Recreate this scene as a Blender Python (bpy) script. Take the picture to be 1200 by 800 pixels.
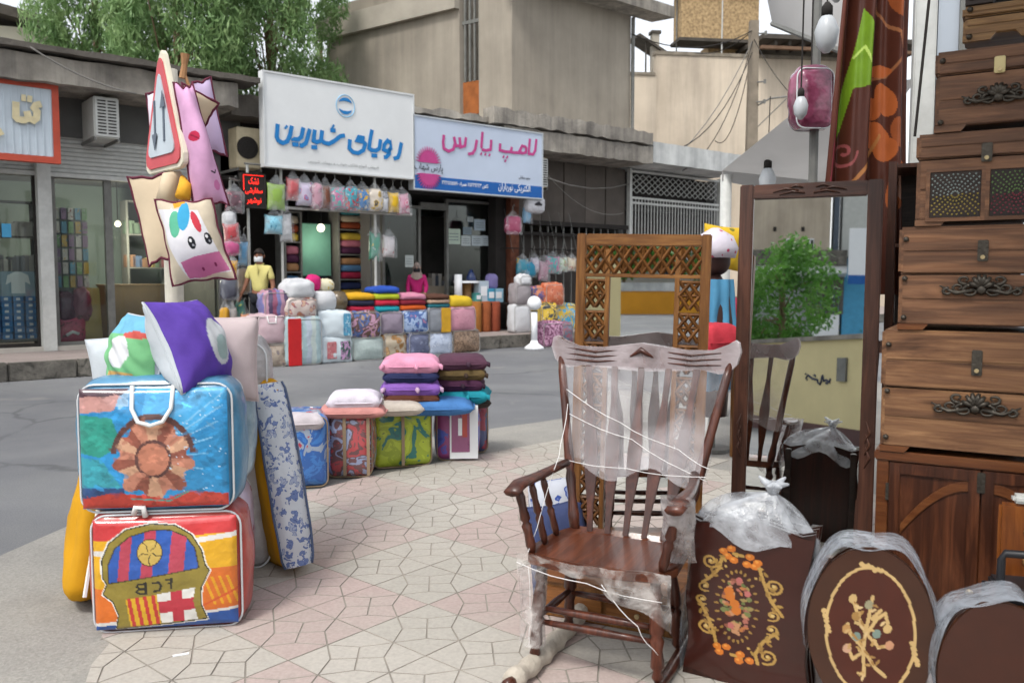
import bpy, bmesh, math, random
import numpy as np
from mathutils import Vector, Matrix
R = math.radians
for o in list(bpy.data.objects): bpy.data.objects.remove(o)
SC = bpy.context.scene; COL = SC.collection
random.seed(5); NPR = np.random.RandomState(5)
# ------------------------------------------------------------------ camera
FPX, HC = 1000.0, 1.5
PIT = math.atan(74 / 1000.0)
cam = bpy.data.cameras.new('camera'); camo = bpy.data.objects.new('camera', cam); COL.objects.link(camo)
cam.sensor_width = 36.0; cam.lens = 36.0 * FPX / 1200.0
cam.clip_start = 0.05; cam.clip_end = 2000
camo.location = (0, 0, HC); camo.rotation_euler = (math.pi / 2 - PIT, 0, 0)
cam.dof.use_dof = True; cam.dof.focus_distance = 4.6; cam.dof.aperture_fstop = 3.6
SC.camera = camo
# ------------------------------------------------------------------ sky, sun, exposure
SUN_EL, SUN_AZ = R(56), R(208)          # azimuth clockwise from +Y
W = bpy.data.worlds.new('World'); SC.world = W; W.use_nodes = True
wn = W.node_tree; wn.nodes.clear()
sky = wn.nodes.new('ShaderNodeTexSky'); sky.sky_type = 'NISHITA'; sky.sun_disc = False
sky.sun_elevation = SUN_EL; sky.sun_rotation = SUN_AZ
sky.air_density = 1.0; sky.dust_density = 2.0; sky.ozone_density = 0.6
hs = wn.nodes.new('ShaderNodeHueSaturation'); hs.inputs['Saturation'].default_value = 0.22
bg = wn.nodes.new('ShaderNodeBackground'); bg.inputs['Strength'].default_value = 0.15
wo = wn.nodes.new('ShaderNodeOutputWorld')
wn.links.new(sky.outputs[0], hs.inputs['Color']); wn.links.new(hs.outputs[0], bg.inputs['Color']); wn.links.new(bg.outputs[0], wo.inputs[0])
sl = bpy.data.lights.new('sun', 'SUN'); sl.energy = 1.25; sl.angle = R(12); sl.color = (1, .965, .91)
so = bpy.data.objects.new('sun', sl); COL.objects.link(so)
sd = Vector((math.sin(SUN_AZ) * math.cos(SUN_EL), math.cos(SUN_AZ) * math.cos(SUN_EL), math.sin(SUN_EL)))
so.rotation_euler = sd.to_track_quat('Z', 'Y').to_euler(); so.location = (0, -5, 20)
SC.view_settings.view_transform = 'Standard'; SC.view_settings.look = 'None'
SC.view_settings.exposure = 0.88; SC.view_settings.gamma = 1.0; SC.view_settings.use_curve_mapping = False
SC.render.engine = 'CYCLES'
try:
    SC.cycles.use_denoising = True; SC.cycles.max_bounces = 6; SC.cycles.use_adaptive_sampling = True; SC.cycles.adaptive_threshold = .03; SC.cycles.transparent_max_bounces = 16
    SC.cycles.sample_clamp_indirect = 6.0
except Exception: pass
# ------------------------------------------------------------------ pixel -> place
cP, sP = math.cos(PIT), math.sin(PIT)
def ray(px, py):
    x = (px - 600) / FPX; y = (400 - py) / FPX
    return Vector((x, cP + y * sP, -sP + y * cP))
def gp(px, py, z=0.0):
    r = ray(px, py); t = (z - HC) / r.z
    return Vector((r.x * t, r.y * t, z))
def at(px, py, Y):
    r = ray(px, py); t = Y / r.y
    return Vector((r.x * t, Y, HC + r.z * t))
FA = R(40); fd = Vector((math.cos(FA), math.sin(FA), 0)); fn = Vector((-math.sin(FA), math.cos(FA), 0))
K0 = gp(0, 448)
def fp(px, py, n):                       # facade plane at distance n behind the far kerb -> (along, height)
    r = ray(px, py); t = (n + K0.dot(fn)) / r.dot(fn)
    q = Vector((0, 0, HC)) + r * t
    return (q - K0).dot(fd), q.z
def fw(s, n, z): return K0 + fd * s + fn * n + Vector((0, 0, z))
# ------------------------------------------------------------------ colours, materials
def lin(h):
    if isinstance(h, (tuple, list)): return tuple(h)[:3]
    h = h.lstrip('#'); o = []
    for i in (0, 2, 4):
        c = int(h[i:i + 2], 16) / 255
        o.append(c / 12.92 if c <= .04045 else ((c + .055) / 1.055) ** 2.4)
    return tuple(o)
def l4(h): return (*lin(h), 1)
def sc4(c, k): return (min(1, c[0] * k), min(1, c[1] * k), min(1, c[2] * k), 1)
_M = {}
def newmat(name):
    m = bpy.data.materials.new(name); m.use_nodes = True
    nt = m.node_tree; b = nt.nodes['Principled BSDF']
    return m, nt, b
def N(nt, typ, **kw):
    n = nt.nodes.new('ShaderNode' + typ)
    for k, v in kw.items():
        if hasattr(n, k) and k not in n.inputs: setattr(n, k, v)
        else: n.inputs[k].default_value = v
    return n
def L(nt, a, b): nt.links.new(a, b)
def coords(nt, scale=(1, 1, 1), world=False, rnd=True):
    if world:
        g = N(nt, 'NewGeometry'); src = g.outputs['Position']
    else:
        t = N(nt, 'TexCoord'); src = t.outputs['Object']
    if rnd and not world:
        oi = N(nt, 'ObjectInfo'); mu = N(nt, 'Math', operation='MULTIPLY'); L(nt, oi.outputs['Random'], mu.inputs[0]); mu.inputs[1].default_value = 37.0
        va = N(nt, 'VectorMath', operation='ADD'); L(nt, src, va.inputs[0]); L(nt, mu.outputs[0], va.inputs[1]); src = va.outputs[0]
    mp = N(nt, 'Mapping'); mp.inputs['Scale'].default_value = scale
    L(nt, src, mp.inputs['Vector'])
    return mp.outputs[0]
def ramp(nt, stops, interp='LINEAR'):
    r = N(nt, 'ValToRGB'); cr = r.color_ramp; cr.interpolation = interp
    while len(cr.elements) < len(stops): cr.elements.new(0.5)
    for e, (p, c) in zip(cr.elements, stops): e.position = p; e.color = c
    return r
def bumpit(nt, b, vec, scale, strength, dist=.01, detail=4):
    n = N(nt, 'TexNoise', Scale=scale, Detail=detail); L(nt, vec, n.inputs['Vector'])
    bp = N(nt, 'Bump', Strength=strength, Distance=dist); L(nt, n.outputs[0], bp.inputs['Height'])
    L(nt, bp.outputs[0], b.inputs['Normal'])
def M(name, col, rough=.6, var=.15, vs=5, bump=.0, bs=40, coat=0, metal=0, col2=None, spec=.3, world=False, emit=0, bd=.01, streak=0):
    if name in _M: return _M[name]
    m, nt, b = newmat(name); c = lin(col)
    vec = coords(nt, world=world)
    n = N(nt, 'TexNoise', Scale=vs, Detail=5, Roughness=.6); L(nt, vec, n.inputs['Vector'])
    c2 = lin(col2) if col2 else c
    r = ramp(nt, [(.3, sc4(c, 1 - var)), (.7, sc4(c2, 1 + var))]); L(nt, n.outputs[0], r.inputs[0])
    out = r.outputs[0]
    if streak:
        v2 = coords(nt, (2.2, 2.2, .16), world=True); n3 = N(nt, 'TexNoise', Scale=1.0, Detail=6, Roughness=.7); L(nt, v2, n3.inputs['Vector'])
        r3 = ramp(nt, [(.36, (1-streak, 1-streak, 1-streak*.95, 1)), (.58, (1, 1, 1, 1))]); L(nt, n3.outputs[0], r3.inputs[0])
        m3 = N(nt, 'MixRGB', blend_type='MULTIPLY', Fac=1); L(nt, out, m3.inputs['Color1']); L(nt, r3.outputs[0], m3.inputs['Color2']); out = m3.outputs[0]
    L(nt, out, b.inputs['Base Color'])
    b.inputs['Roughness'].default_value = rough; b.inputs['Metallic'].default_value = metal
    b.inputs['Coat Weight'].default_value = coat; b.inputs['Coat Roughness'].default_value = .12
    b.inputs['Specular IOR Level'].default_value = spec
    if bump: bumpit(nt, b, vec, bs, bump, bd)
    if emit:
        b.inputs['Emission Color'].default_value = (*c, 1); b.inputs['Emission Strength'].default_value = emit
    _M[name] = m; return m
def WOOD(name, c1, c2, axis=2, rough=.45, coat=.25, k=1.0, bump=.25, dark=None):
    if name in _M: return _M[name]
    m, nt, b = newmat(name)
    s = [9 * k, 9 * k, 9 * k]; s[axis] = .9 * k
    vec = coords(nt, tuple(s))
    n = N(nt, 'TexNoise', Scale=2.2, Detail=6, Roughness=.62, Distortion=.8); L(nt, vec, n.inputs['Vector'])
    st = [(.28, sc4(lin(dark or c1), .5)), (.45, sc4(lin(c1), .74)), (.68, sc4(lin(c2), .8))]
    r = ramp(nt, st); L(nt, n.outputs[0], r.inputs[0])
    s2 = [60 * k, 60 * k, 60 * k]; s2[axis] = 2.5 * k
    v2 = coords(nt, tuple(s2)); n2 = N(nt, 'TexNoise', Scale=2, Detail=3); L(nt, v2, n2.inputs['Vector'])
    mx = N(nt, 'MixRGB', blend_type='MULTIPLY', Fac=.55); L(nt, r.outputs[0], mx.inputs['Color1'])
    r2 = ramp(nt, [(.35, (.6, .5, .43, 1)), (.6, (1, 1, 1, 1))]); L(nt, n2.outputs[0], r2.inputs[0]); L(nt, r2.outputs[0], mx.inputs['Color2'])
    L(nt, mx.outputs[0], b.inputs['Base Color'])
    b.inputs['Roughness'].default_value = rough; b.inputs['Specular IOR Level'].default_value = .3; b.inputs['Coat Weight'].default_value = coat*.55; b.inputs['Coat Roughness'].default_value = .2
    bp = N(nt, 'Bump', Strength=bump, Distance=.004); L(nt, n2.outputs[0], bp.inputs['Height']); L(nt, bp.outputs[0], b.inputs['Normal'])
    _M[name] = m; return m
def PRINT(name, base, cols, scale=6, style='flower', rough=.45, coat=.6, bump=.35):
    """printed cloth under clear plastic"""
    if name in _M: return _M[name]
    m, nt, b = newmat(name)
    vec = coords(nt)
    cs = [l4(c) for c in cols]; bs = l4(base)
    nz = N(nt, 'TexNoise', Scale=scale * 1.3, Detail=2); L(nt, vec, nz.inputs['Vector'])
    mxv = N(nt, 'MixRGB', Fac=.10); L(nt, vec, mxv.inputs['Color1']); L(nt, nz.outputs['Color'], mxv.inputs['Color2'])
    if style == 'flower':
        vo = N(nt, 'TexVoronoi', Scale=scale); L(nt, mxv.outputs[0], vo.inputs['Vector'])
        st = [(0, cs[0]), (.14, cs[1 % len(cs)]), (.34, cs[2 % len(cs)]), (.42, bs)]
        r = ramp(nt, st, 'CONSTANT'); L(nt, vo.outputs['Distance'], r.inputs[0])
        se = N(nt, 'SeparateColor'); L(nt, vo.outputs['Color'], se.inputs[0])
        r2 = ramp(nt, [(0, cs[-1]), (.4, bs), (.75, cs[0])], 'CONSTANT'); L(nt, se.outputs[0], r2.inputs[0])
        gt = N(nt, 'Math', operation='LESS_THAN'); L(nt, vo.outputs['Distance'], gt.inputs[0]); gt.inputs[1].default_value = .34
        mu = N(nt, 'Math', operation='MULTIPLY'); L(nt, gt.outputs[0], mu.inputs[0]); mu.inputs[1].default_value = .45
        mx = N(nt, 'MixRGB'); L(nt, mu.outputs[0], mx.inputs['Fac']); L(nt, r.outputs[0], mx.inputs['Color1']); L(nt, r2.outputs[0], mx.inputs['Color2']); out = mx.outputs[0]
    elif style == 'camo':
        n2 = N(nt, 'TexNoise', Scale=scale, Detail=3, Distortion=1.2); L(nt, vec, n2.inputs['Vector'])
        al = [bs] + cs; st = [(0, al[0])] + [(.34 + .32 * i / max(1, len(cs) - 1) if len(cs) > 1 else .5, c) for i, c in enumerate(cs)]
        r = ramp(nt, st, 'CONSTANT'); L(nt, n2.outputs[0], r.inputs[0]); out = r.outputs[0]
    elif style == 'stripe':
        sx = N(nt, 'SeparateXYZ'); L(nt, mxv.outputs[0], sx.inputs[0])
        mu = N(nt, 'Math', operation='MULTIPLY'); L(nt, sx.outputs[0], mu.inputs[0]); mu.inputs[1].default_value = scale
        fr = N(nt, 'Math', operation='FRACT'); L(nt, mu.outputs[0], fr.inputs[0])
        al = [bs] + cs; r = ramp(nt, [(i / len(al), c) for i, c in enumerate(al)], 'CONSTANT'); L(nt, fr.outputs[0], r.inputs[0]); out = r.outputs[0]
    else:  # dots
        vo = N(nt, 'TexVoronoi', Scale=scale); L(nt, vec, vo.inputs['Vector'])
        r = ramp(nt, [(0, cs[0]), (.22, bs)], 'CONSTANT'); L(nt, vo.outputs['Distance'], r.inputs[0]); out = r.outputs[0]
    L(nt, out, b.inputs['Base Color'])
    b.inputs['Roughness'].default_value = rough; b.inputs['Coat Weight'].default_value = coat; b.inputs['Coat Roughness'].default_value = .1
    bumpit(nt, b, vec, 9, bump, .03)
    _M[name] = m; return m
def PAINTMAT(name, rough=.5, coat=0, bump=.2, bs=12, bd=.02):
    if name in _M: return _M[name]
    m, nt, b = newmat(name)
    a = N(nt, 'Attribute', attribute_name='Col'); vec = coords(nt)
    n = N(nt, 'TexNoise', Scale=14, Detail=4); L(nt, vec, n.inputs['Vector'])
    r = ramp(nt, [(.3, (.82, .82, .82, 1)), (.7, (1, 1, 1, 1))]); L(nt, n.outputs[0], r.inputs[0])
    mx = N(nt, 'MixRGB', blend_type='MULTIPLY', Fac=1); L(nt, a.outputs['Color'], mx.inputs['Color1']); L(nt, r.outputs[0], mx.inputs['Color2'])
    L(nt, mx.outputs[0], b.inputs['Base Color'])
    b.inputs['Roughness'].default_value = rough; b.inputs['Specular IOR Level'].default_value = .25; b.inputs['Coat Weight'].default_value = coat; b.inputs['Coat Roughness'].default_value = .09
    if bump: bumpit(nt, b, vec, bs, bump, bd)
    _M[name] = m; return m
def SHEET(name, col, lo, hi, scale=6, rough=.25, thresh=(.35, .7), detail=5):
    """thin clear or milky plastic sheet"""
    if name in _M: return _M[name]
    m, nt, b = newmat(name)
    vec = coords(nt); n = N(nt, 'TexNoise', Scale=scale, Detail=detail, Distortion=.7); L(nt, vec, n.inputs['Vector'])
    r = ramp(nt, [(thresh[0], (lo, lo, lo, 1)), (thresh[1], (hi, hi, hi, 1))]); L(nt, n.outputs[0], r.inputs[0])
    b.inputs['Base Color'].default_value = l4(col); b.inputs['Roughness'].default_value = rough
    tr = N(nt, 'BsdfTransparent'); mx = N(nt, 'MixShader'); L(nt, r.outputs[0], mx.inputs[0]); L(nt, tr.outputs[0], mx.inputs[1]); L(nt, b.outputs[0], mx.inputs[2])
    bumpit(nt, b, vec, scale * 3, .6, .02)
    L(nt, mx.outputs[0], nt.nodes['Material Output'].inputs['Surface'])
    _M[name] = m; return m
def GLASS(name, tint='#eef3f1', refl=.0, rough=.03):
    if name in _M: return _M[name]
    m, nt, b = newmat(name)
    tr = N(nt, 'BsdfTransparent'); tr.inputs[0].default_value = l4(tint)
    gl = N(nt, 'BsdfGlossy', Roughness=rough); fr = N(nt, 'Fresnel', IOR=1.5)
    ad = N(nt, 'Math', operation='ADD'); L(nt, fr.outputs[0], ad.inputs[0]); ad.inputs[1].default_value = refl
    mx = N(nt, 'MixShader'); L(nt, ad.outputs[0], mx.inputs[0]); L(nt, tr.outputs[0], mx.inputs[1]); L(nt, gl.outputs[0], mx.inputs[2])
    L(nt, mx.outputs[0], nt.nodes['Material Output'].inputs['Surface'])
    _M[name] = m; return m
# ------------------------------------------------------------------ mesh building
class MB:
    def __init__(s): s.v = []; s.f = []; s.m = []; s.X = None
    def add(s, vs, fs, m=0):
        o = len(s.v)
        for p in vs:
            p = Vector(p); s.v.append(tuple(s.X @ p) if s.X is not None else tuple(p))
        for f in fs: s.f.append(tuple(o + i for i in f)); s.m.append(m)
        return s
    def box(s, x0, x1, y0, y1, z0, z1, m=0):
        return s.add([(x0,y0,z0),(x1,y0,z0),(x1,y1,z0),(x0,y1,z0),(x0,y0,z1),(x1,y0,z1),(x1,y1,z1),(x0,y1,z1)],
              [(0,3,2,1),(4,5,6,7),(0,1,5,4),(1,2,6,5),(2,3,7,6),(3,0,4,7)], m)
    def tube(s, pts, r, seg=8, m=0, cap=True, closed=False):
        pts = [Vector(p) for p in pts]; n = len(pts)
        rs = r if isinstance(r, (list, tuple)) else [r] * n
        vs = []; t0 = None; nrm = None
        for i, p in enumerate(pts):
            if closed: t = pts[(i + 1) % n] - pts[i - 1]
            else: t = pts[min(i + 1, n - 1)] - pts[max(i - 1, 0)]
            t = t.normalized() if t.length > 1e-9 else Vector((0, 0, 1))
            if nrm is None:
                nrm = t.cross(Vector((0, 0, 1)))
                if nrm.length < .1: nrm = t.cross(Vector((0, 1, 0)))
                nrm.normalize()
            else:
                nrm = (nrm - t * nrm.dot(t)); nrm = nrm.normalized() if nrm.length > 1e-6 else t.orthogonal().normalized()
            bn = t.cross(nrm)
            for k in range(seg):
                a = 2 * math.pi * k / seg
                vs.append(p + (nrm * math.cos(a) + bn * math.sin(a)) * rs[i])
        fs = []
        for i in range(n if closed else n - 1):
            j = (i + 1) % n
            for k in range(seg):
                fs.append((i*seg+k, i*seg+(k+1)%seg, j*seg+(k+1)%seg, j*seg+k))
        if cap and not closed:
            fs.append(tuple(range(seg))[::-1]); fs.append(tuple((n-1)*seg+k for k in range(seg)))
        return s.add(vs, fs, m)
    def turn(s, a, b, prof, seg=10, m=0):    # turned piece from a to b, prof [(t,r)]
        a = Vector(a); b = Vector(b)
        return s.tube([a.lerp(b, t) for t, _ in prof], [r for _, r in prof], seg, m)
    def prism(s, poly, y0, y1, m=0):         # polygon in xz, thick in y
        n = len(poly)
        vs = [(x, y0, z) for x, z in poly] + [(x, y1, z) for x, z in poly]
        fs = [tuple(range(n)), tuple(range(2*n-1, n-1, -1))] + [(i, i+n, (i+1) % n + n, (i+1) % n) for i in range(n)]
        return s.add(vs, fs, m)
    def grid(s, P, m=0):
        P = np.asarray(P); a, b = P.shape[:2]
        fs = [(i*b+j, i*b+j+1, (i+1)*b+j+1, (i+1)*b+j) for i in range(a-1) for j in range(b-1)]
        return s.add(P.reshape(-1, 3), fs, m)
    def ribbon(s, pts, w, y=0.0, m=0, th=.002):   # flat stroke in xz plane
        P = [Vector((p[0], p[1])) for p in pts]; n = len(P); A = []; B = []
        for i in range(n):
            d1 = (P[i] - P[i-1]).normalized() if i else None
            d2 = (P[i+1] - P[i]).normalized() if i < n - 1 else None
            d = ((d1 or d2) + (d2 or d1)); d = d.normalized() if d.length > 1e-5 else (d1 or d2)
            nn = Vector((-d.y, d.x)); k = 1 / max(.45, nn.dot(Vector((-(d1 or d2).y, (d1 or d2).x))))
            A.append(P[i] + nn * w / 2 * k); B.append(P[i] - nn * w / 2 * k)
        vs = [(p.x, y, p.y) for p in A] + [(p.x, y, p.y) for p in B]
        vs += [(p.x, y + th, p.y) for p in A] + [(p.x, y + th, p.y) for p in B]
        fs = [(i, i+1, n+i+1, n+i) for i in range(n-1)]
        fs += [(i, 2*n+i, 2*n+i+1, i+1) for i in range(n-1)] + [(n+i, n+i+1, 3*n+i+1, 3*n+i) for i in range(n-1)]
        return s.add(vs, fs, m)
    def build(s, name, mat, parent=None, loc=(0, 0, 0), rz=0.0, rot=None, smooth=False, bev=0, bseg=2, merge=False, norm=True):
        me = bpy.data.meshes.new(name); me.from_pydata(s.v, [], s.f)
        mats = mat if isinstance(mat, (list, tuple)) else [mat]
        for q in mats: me.materials.append(q)
        if any(s.m): me.polygons.foreach_set('material_index', s.m)
        if bev or merge or norm:
            bm = bmesh.new(); bm.from_mesh(me)
            if merge: bmesh.ops.remove_doubles(bm, verts=bm.verts, dist=1e-5)
            if norm: bmesh.ops.recalc_face_normals(bm, faces=bm.faces)
            if bev: bmesh.ops.bevel(bm, geom=[e for e in bm.edges if e.is_manifold and e.calc_face_angle(0) > .5], offset=bev, segments=bseg, affect='EDGES', clamp_overlap=True)
            bm.to_mesh(me); bm.free()
        if smooth: me.polygons.foreach_set('use_smooth', [True] * len(me.polygons))
        me.update()
        o = bpy.data.objects.new(name, me); COL.objects.link(o)
        o.parent = parent; o.location = loc; o.rotation_euler = rot if rot is not None else (0, 0, rz)
        return o
def tag(o, label, cat, group=None):
    o['label'] = label; o['category'] = cat
    if group: o['group'] = group
    return o
def struct(o, kind='structure'): o['kind'] = kind; return o
def T(name, label, cat, loc=(0, 0, 0), rz=0.0, group=None, rot=None):
    o = bpy.data.objects.new(name, None); COL.objects.link(o); o.empty_display_size = .05
    o.location = loc; o.rotation_euler = rot if rot is not None else (0, 0, rz)
    return tag(o, label, cat, group)
def dup(root, loc, rot=None, label=None, group=None, parent=None):
    def cp(o, p):
        c = o.copy(); COL.objects.link(c); c.parent = p
        for ch in [x for x in kids.get(o, [])]: cp(ch, c)
        return c
    kids = {}
    def scan(o):
        kids[o] = [x for x in bpy.data.objects if x.parent == o]
        for k in kids[o]: scan(k)
    scan(root)
    r = cp(root, parent); r.location = loc
    if rot is not None: r.rotation_euler = rot
    if label: r['label'] = label
    if group: r['group'] = group
    return r
def child(name, mesh_obj, parent, loc=(0, 0, 0), rot=(0, 0, 0), scale=(1, 1, 1), mat=None):
    """another object sharing a mesh"""
    o = bpy.data.objects.new(name, mesh_obj.data); COL.objects.link(o); o.parent = parent
    o.location = loc; o.rotation_euler = rot; o.scale = scale
    if mat:
        o.material_slots[0].link = 'OBJECT'; o.material_slots[0].material = mat
    return o
def setmat(o, mat, i=0):
    o.material_slots[i].link = 'OBJECT'; o.material_slots[i].material = mat; return o
# ---- soft shapes
def _noise(P, k, seed):
    r = np.random.RandomState(seed); o = np.zeros(P.shape[:-1])
    for i in range(5):
        d = r.normal(size=3); d /= np.linalg.norm(d); fq = k * r.uniform(.6, 1.8)
        o += np.sin(P @ d * fq + r.uniform(0, 6.28)) * r.uniform(.4, 1)
    return o / 3
def softbag(w, d, h, r=.05, bulge=.03, n=12, wr=.006, seed=0, top=1.0):
    """rounded, slightly bulging bag standing on z=0, centred on x,y"""
    m = MB(); hw = np.array([w/2, d/2, h/2]); r = min(r, .49*w, .49*d, .49*h)
    g = np.linspace(-1, 1, n + 1); g = np.sign(g) * np.abs(g) ** .8
    A, B = np.meshgrid(g, g, indexing='ij')
    for ax in range(3):
        for sg in (-1, 1):
            q = np.zeros(A.shape + (3,)); i, j = (ax + 1) % 3, (ax + 2) % 3
            q[..., ax] = sg; q[..., i] = A; q[..., j] = B
            bl = (1 - A**2) * (1 - B**2) * bulge
            p = q * hw; inn = np.clip(p, -(hw - r), hw - r); dv = p - inn
            ln = np.linalg.norm(dv, axis=-1, keepdims=True); p = inn + dv / np.maximum(ln, 1e-9) * r
            p[..., ax] += sg * bl * (0.25 if (ax == 2 and sg < 0) else 1)
            if wr:
                nz = _noise(p, 22 / max(.3, max(w, h)), seed)[..., None]; p = p + q / np.linalg.norm(q, axis=-1, keepdims=True) * nz * wr
            if top != 1: k = 1 + (top - 1) * (p[..., 2:3] / h + .5); p[..., :2] *= k
            p[..., 2] += h/2
            if ax == 2 and sg < 0: p[..., 2] = np.maximum(p[..., 2], 0)
            P = p if sg > 0 else p[::-1]
            m.grid(P)
    return m
def pillow(w, h, t, n=14, pinch=.07, wr=.006, seed=0, p=2.4):
    """pillow in the xz plane centred on the origin, thick in y"""
    g = np.linspace(-1, 1, n + 1); g = np.sign(g) * np.abs(g) ** .75
    A, B = np.meshgrid(g, g, indexing='ij'); m = MB()
    kx = 1 - pinch * (1 - B**2); kz = 1 - pinch * (1 - A**2)
    T_ = ((1 - np.abs(A)**p) * (1 - np.abs(B)**p)) ** .55 * t / 2
    for sg in (-1, 1):
        X = A * w/2 * np.where(True, 1 - pinch * (1 - B**2) * 1.0 * np.abs(A), 1); Z = B * h/2 * (1 - pinch * (1 - A**2) * np.abs(B))
        Q = np.stack([X, np.zeros_like(X), Z], -1)
        nz = _noise(Q, 26 / max(.2, max(w, h)), seed + (sg > 0)) * wr * (T_ > 1e-6)
        P = np.stack([X, sg * (T_ + nz * np.minimum(1, T_ / (t * .2 + 1e-6))), Z], -1)
        m.grid(P if sg > 0 else P[::-1])
    return m
# ---- painted panels
class Paint:
    """flat print laid out in photo-crop coordinates (x right, y down)"""
    def __init__(s, x0, y0, x1, y1, nu, base):
        s.b = (x0, y0, x1, y1); nv = int(nu * (y1 - y0) / (x1 - x0)); s.nu, s.nv = nu, nv
        s.Y, s.X = np.meshgrid(np.linspace(y0, y1, nv + 1), np.linspace(x0, x1, nu + 1), indexing='ij')
        s.C = np.zeros(s.X.shape + (3,)); s.C[:] = lin(base)
    def put(s, mask, c, a=1.0):
        c = np.array(lin(c)); s.C[mask] = s.C[mask] * (1 - a) + c * a; return s
    def rect(s, x0, y0, x1, y1, c, a=1): return s.put((s.X >= x0) & (s.X < x1) & (s.Y >= y0) & (s.Y < y1), c, a)
    def ell(s, x, y, rx, ry, c, rot=0, a=1):
        ca, sa = math.cos(rot), math.sin(rot); dx, dy = s.X - x, s.Y - y
        return s.put(((dx*ca + dy*sa) / rx)**2 + ((-dx*sa + dy*ca) / ry)**2 < 1, c, a)
    def inpoly(s, pts):
        ins = np.zeros(s.X.shape, bool); n = len(pts)
        for i in range(n):
            (x1, y1), (x2, y2) = pts[i], pts[(i + 1) % n]
            if y1 == y2: continue
            c = ((s.Y < y1) != (s.Y < y2)) & (s.X < (x2 - x1) * (s.Y - y1) / (y2 - y1) + x1)
            ins ^= c
        return ins
    def poly(s, pts, c, a=1): return s.put(s.inpoly(pts), c, a)
    def line(s, pts, w, c, mask=None, a=1):
        D = np.full(s.X.shape, 1e9)
        for (x1, y1), (x2, y2) in zip(pts[:-1], pts[1:]):
            dx, dy = x2 - x1, y2 - y1; l2 = dx*dx + dy*dy + 1e-9
            t = np.clip(((s.X - x1) * dx + (s.Y - y1) * dy) / l2, 0, 1)
            D = np.minimum(D, np.hypot(s.X - x1 - t*dx, s.Y - y1 - t*dy))
        k = D < w / 2
        if mask is not None: k &= mask
        return s.put(k, c, a)
    def spiral(s, x, y, r, turns, w, c, a0=0, sg=1):
        return s.line([(x + r*(1-t)*math.cos(a0 + sg*t*turns*6.283), y + r*(1-t)*math.sin(a0 + sg*t*turns*6.283)) for t in np.linspace(0, .92, 26)], w, c)
    def uv(s):
        if hasattr(s, 'UV'): return s.UV
        x0, y0, x1, y1 = s.b; return (s.X - x0) / (x1 - x0) * 2 - 1, 1 - (s.Y - y0) / (y1 - y0) * 2
    def build(s, name, geom, mat, parent=None, loc=(0,0,0), rot=(0,0,0), smooth=True):
        U, V = s.uv(); P = geom(U, V); P = np.stack([np.broadcast_to(c, U.shape) for c in P], -1)
        a, b = U.shape; idx = np.arange(a*b).reshape(a, b)
        q = np.stack([idx[:-1, :-1], idx[1:, :-1], idx[1:, 1:], idx[:-1, 1:]], -1).reshape(-1, 4)
        me = bpy.data.meshes.new(name); me.vertices.add(a*b); me.vertices.foreach_set('co', P.reshape(-1).astype(np.float32))
        me.loops.add(q.size); me.loops.foreach_set('vertex_index', q.reshape(-1).astype(np.int32))
        me.polygons.add(len(q)); me.polygons.foreach_set('loop_start', np.arange(0, q.size, 4, dtype=np.int32))
        me.update(calc_edges=True)
        if smooth: me.polygons.foreach_set('use_smooth', [True] * len(q))
        ca = me.color_attributes.new('Col', 'FLOAT_COLOR', 'POINT')
        ca.data.foreach_set('color', np.concatenate([s.C, np.ones(U.shape + (1,))], -1).reshape(-1).astype(np.float32))
        me.materials.append(mat); me.validate()
        o = bpy.data.objects.new(name, me); COL.objects.link(o); o.parent = parent; o.location = loc; o.rotation_euler = rot
        return o
def quads_mesh(name, P, mat, parent=None, loc=(0, 0, 0), smooth=False):
    """P: (n,4,3) loose quads"""
    n = len(P); me = bpy.data.meshes.new(name); me.vertices.add(n*4); me.vertices.foreach_set('co', P.reshape(-1).astype(np.float32))
    me.loops.add(n*4); me.loops.foreach_set('vertex_index', np.arange(n*4, dtype=np.int32))
    me.polygons.add(n); me.polygons.foreach_set('loop_start', np.arange(0, n*4, 4, dtype=np.int32)); me.update(calc_edges=True)
    me.materials.append(mat); o = bpy.data.objects.new(name, me); COL.objects.link(o); o.parent = parent; o.location = loc
    return o
# ---- Persian lettering (presentation forms, visual order)
_AR = {'ا': 'ﺍﺎ', 'ب': 'ﺏﺐﺑﺒ', 'پ': 'ﭖﭗﭘﭙ', 'ت': 'ﺕﺖﺗﺘ', 'د': 'ﺩﺪ', 'ر': 'ﺭﺮ', 'س': 'ﺱﺲﺳﺴ', 'ش': 'ﺵﺶﺷﺸ', 'ف': 'ﻑﻒﻓﻔ', 'ک': 'ﮎﮏﮐﮑ',
       'ل': 'ﻝﻞﻟﻠ', 'م': 'ﻡﻢﻣﻤ', 'ن': 'ﻥﻦﻧﻨ', 'و': 'ﻭﻮ', 'ه': 'ﻩﻪﻫﻬ', 'ی': 'ﯼﯽﯾﯿ', 'ع': 'ﻉﻊﻋﻌ', 'ج': 'ﺝﺞﺟﺠ', 'خ': 'ﺥﺦﺧﺨ', 'ق': 'ﻕﻖﻗﻘ', 'ز': 'ﺯﺰ', 'ص': 'ﺹﺺﺻﺼ'}
def shape_fa(t):
    o = []
    for i, c in enumerate(t):
        f = _AR.get(c)
        if not f: o.append(c); continue
        pj = i > 0 and len(_AR.get(t[i-1], '')) == 4
        nj = len(f) == 4 and i < len(t) - 1 and t[i+1] in _AR
        o.append(f[3] if pj and nj else f[1] if pj else f[2] if nj else f[0])
    return ''.join(reversed(o))
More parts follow.
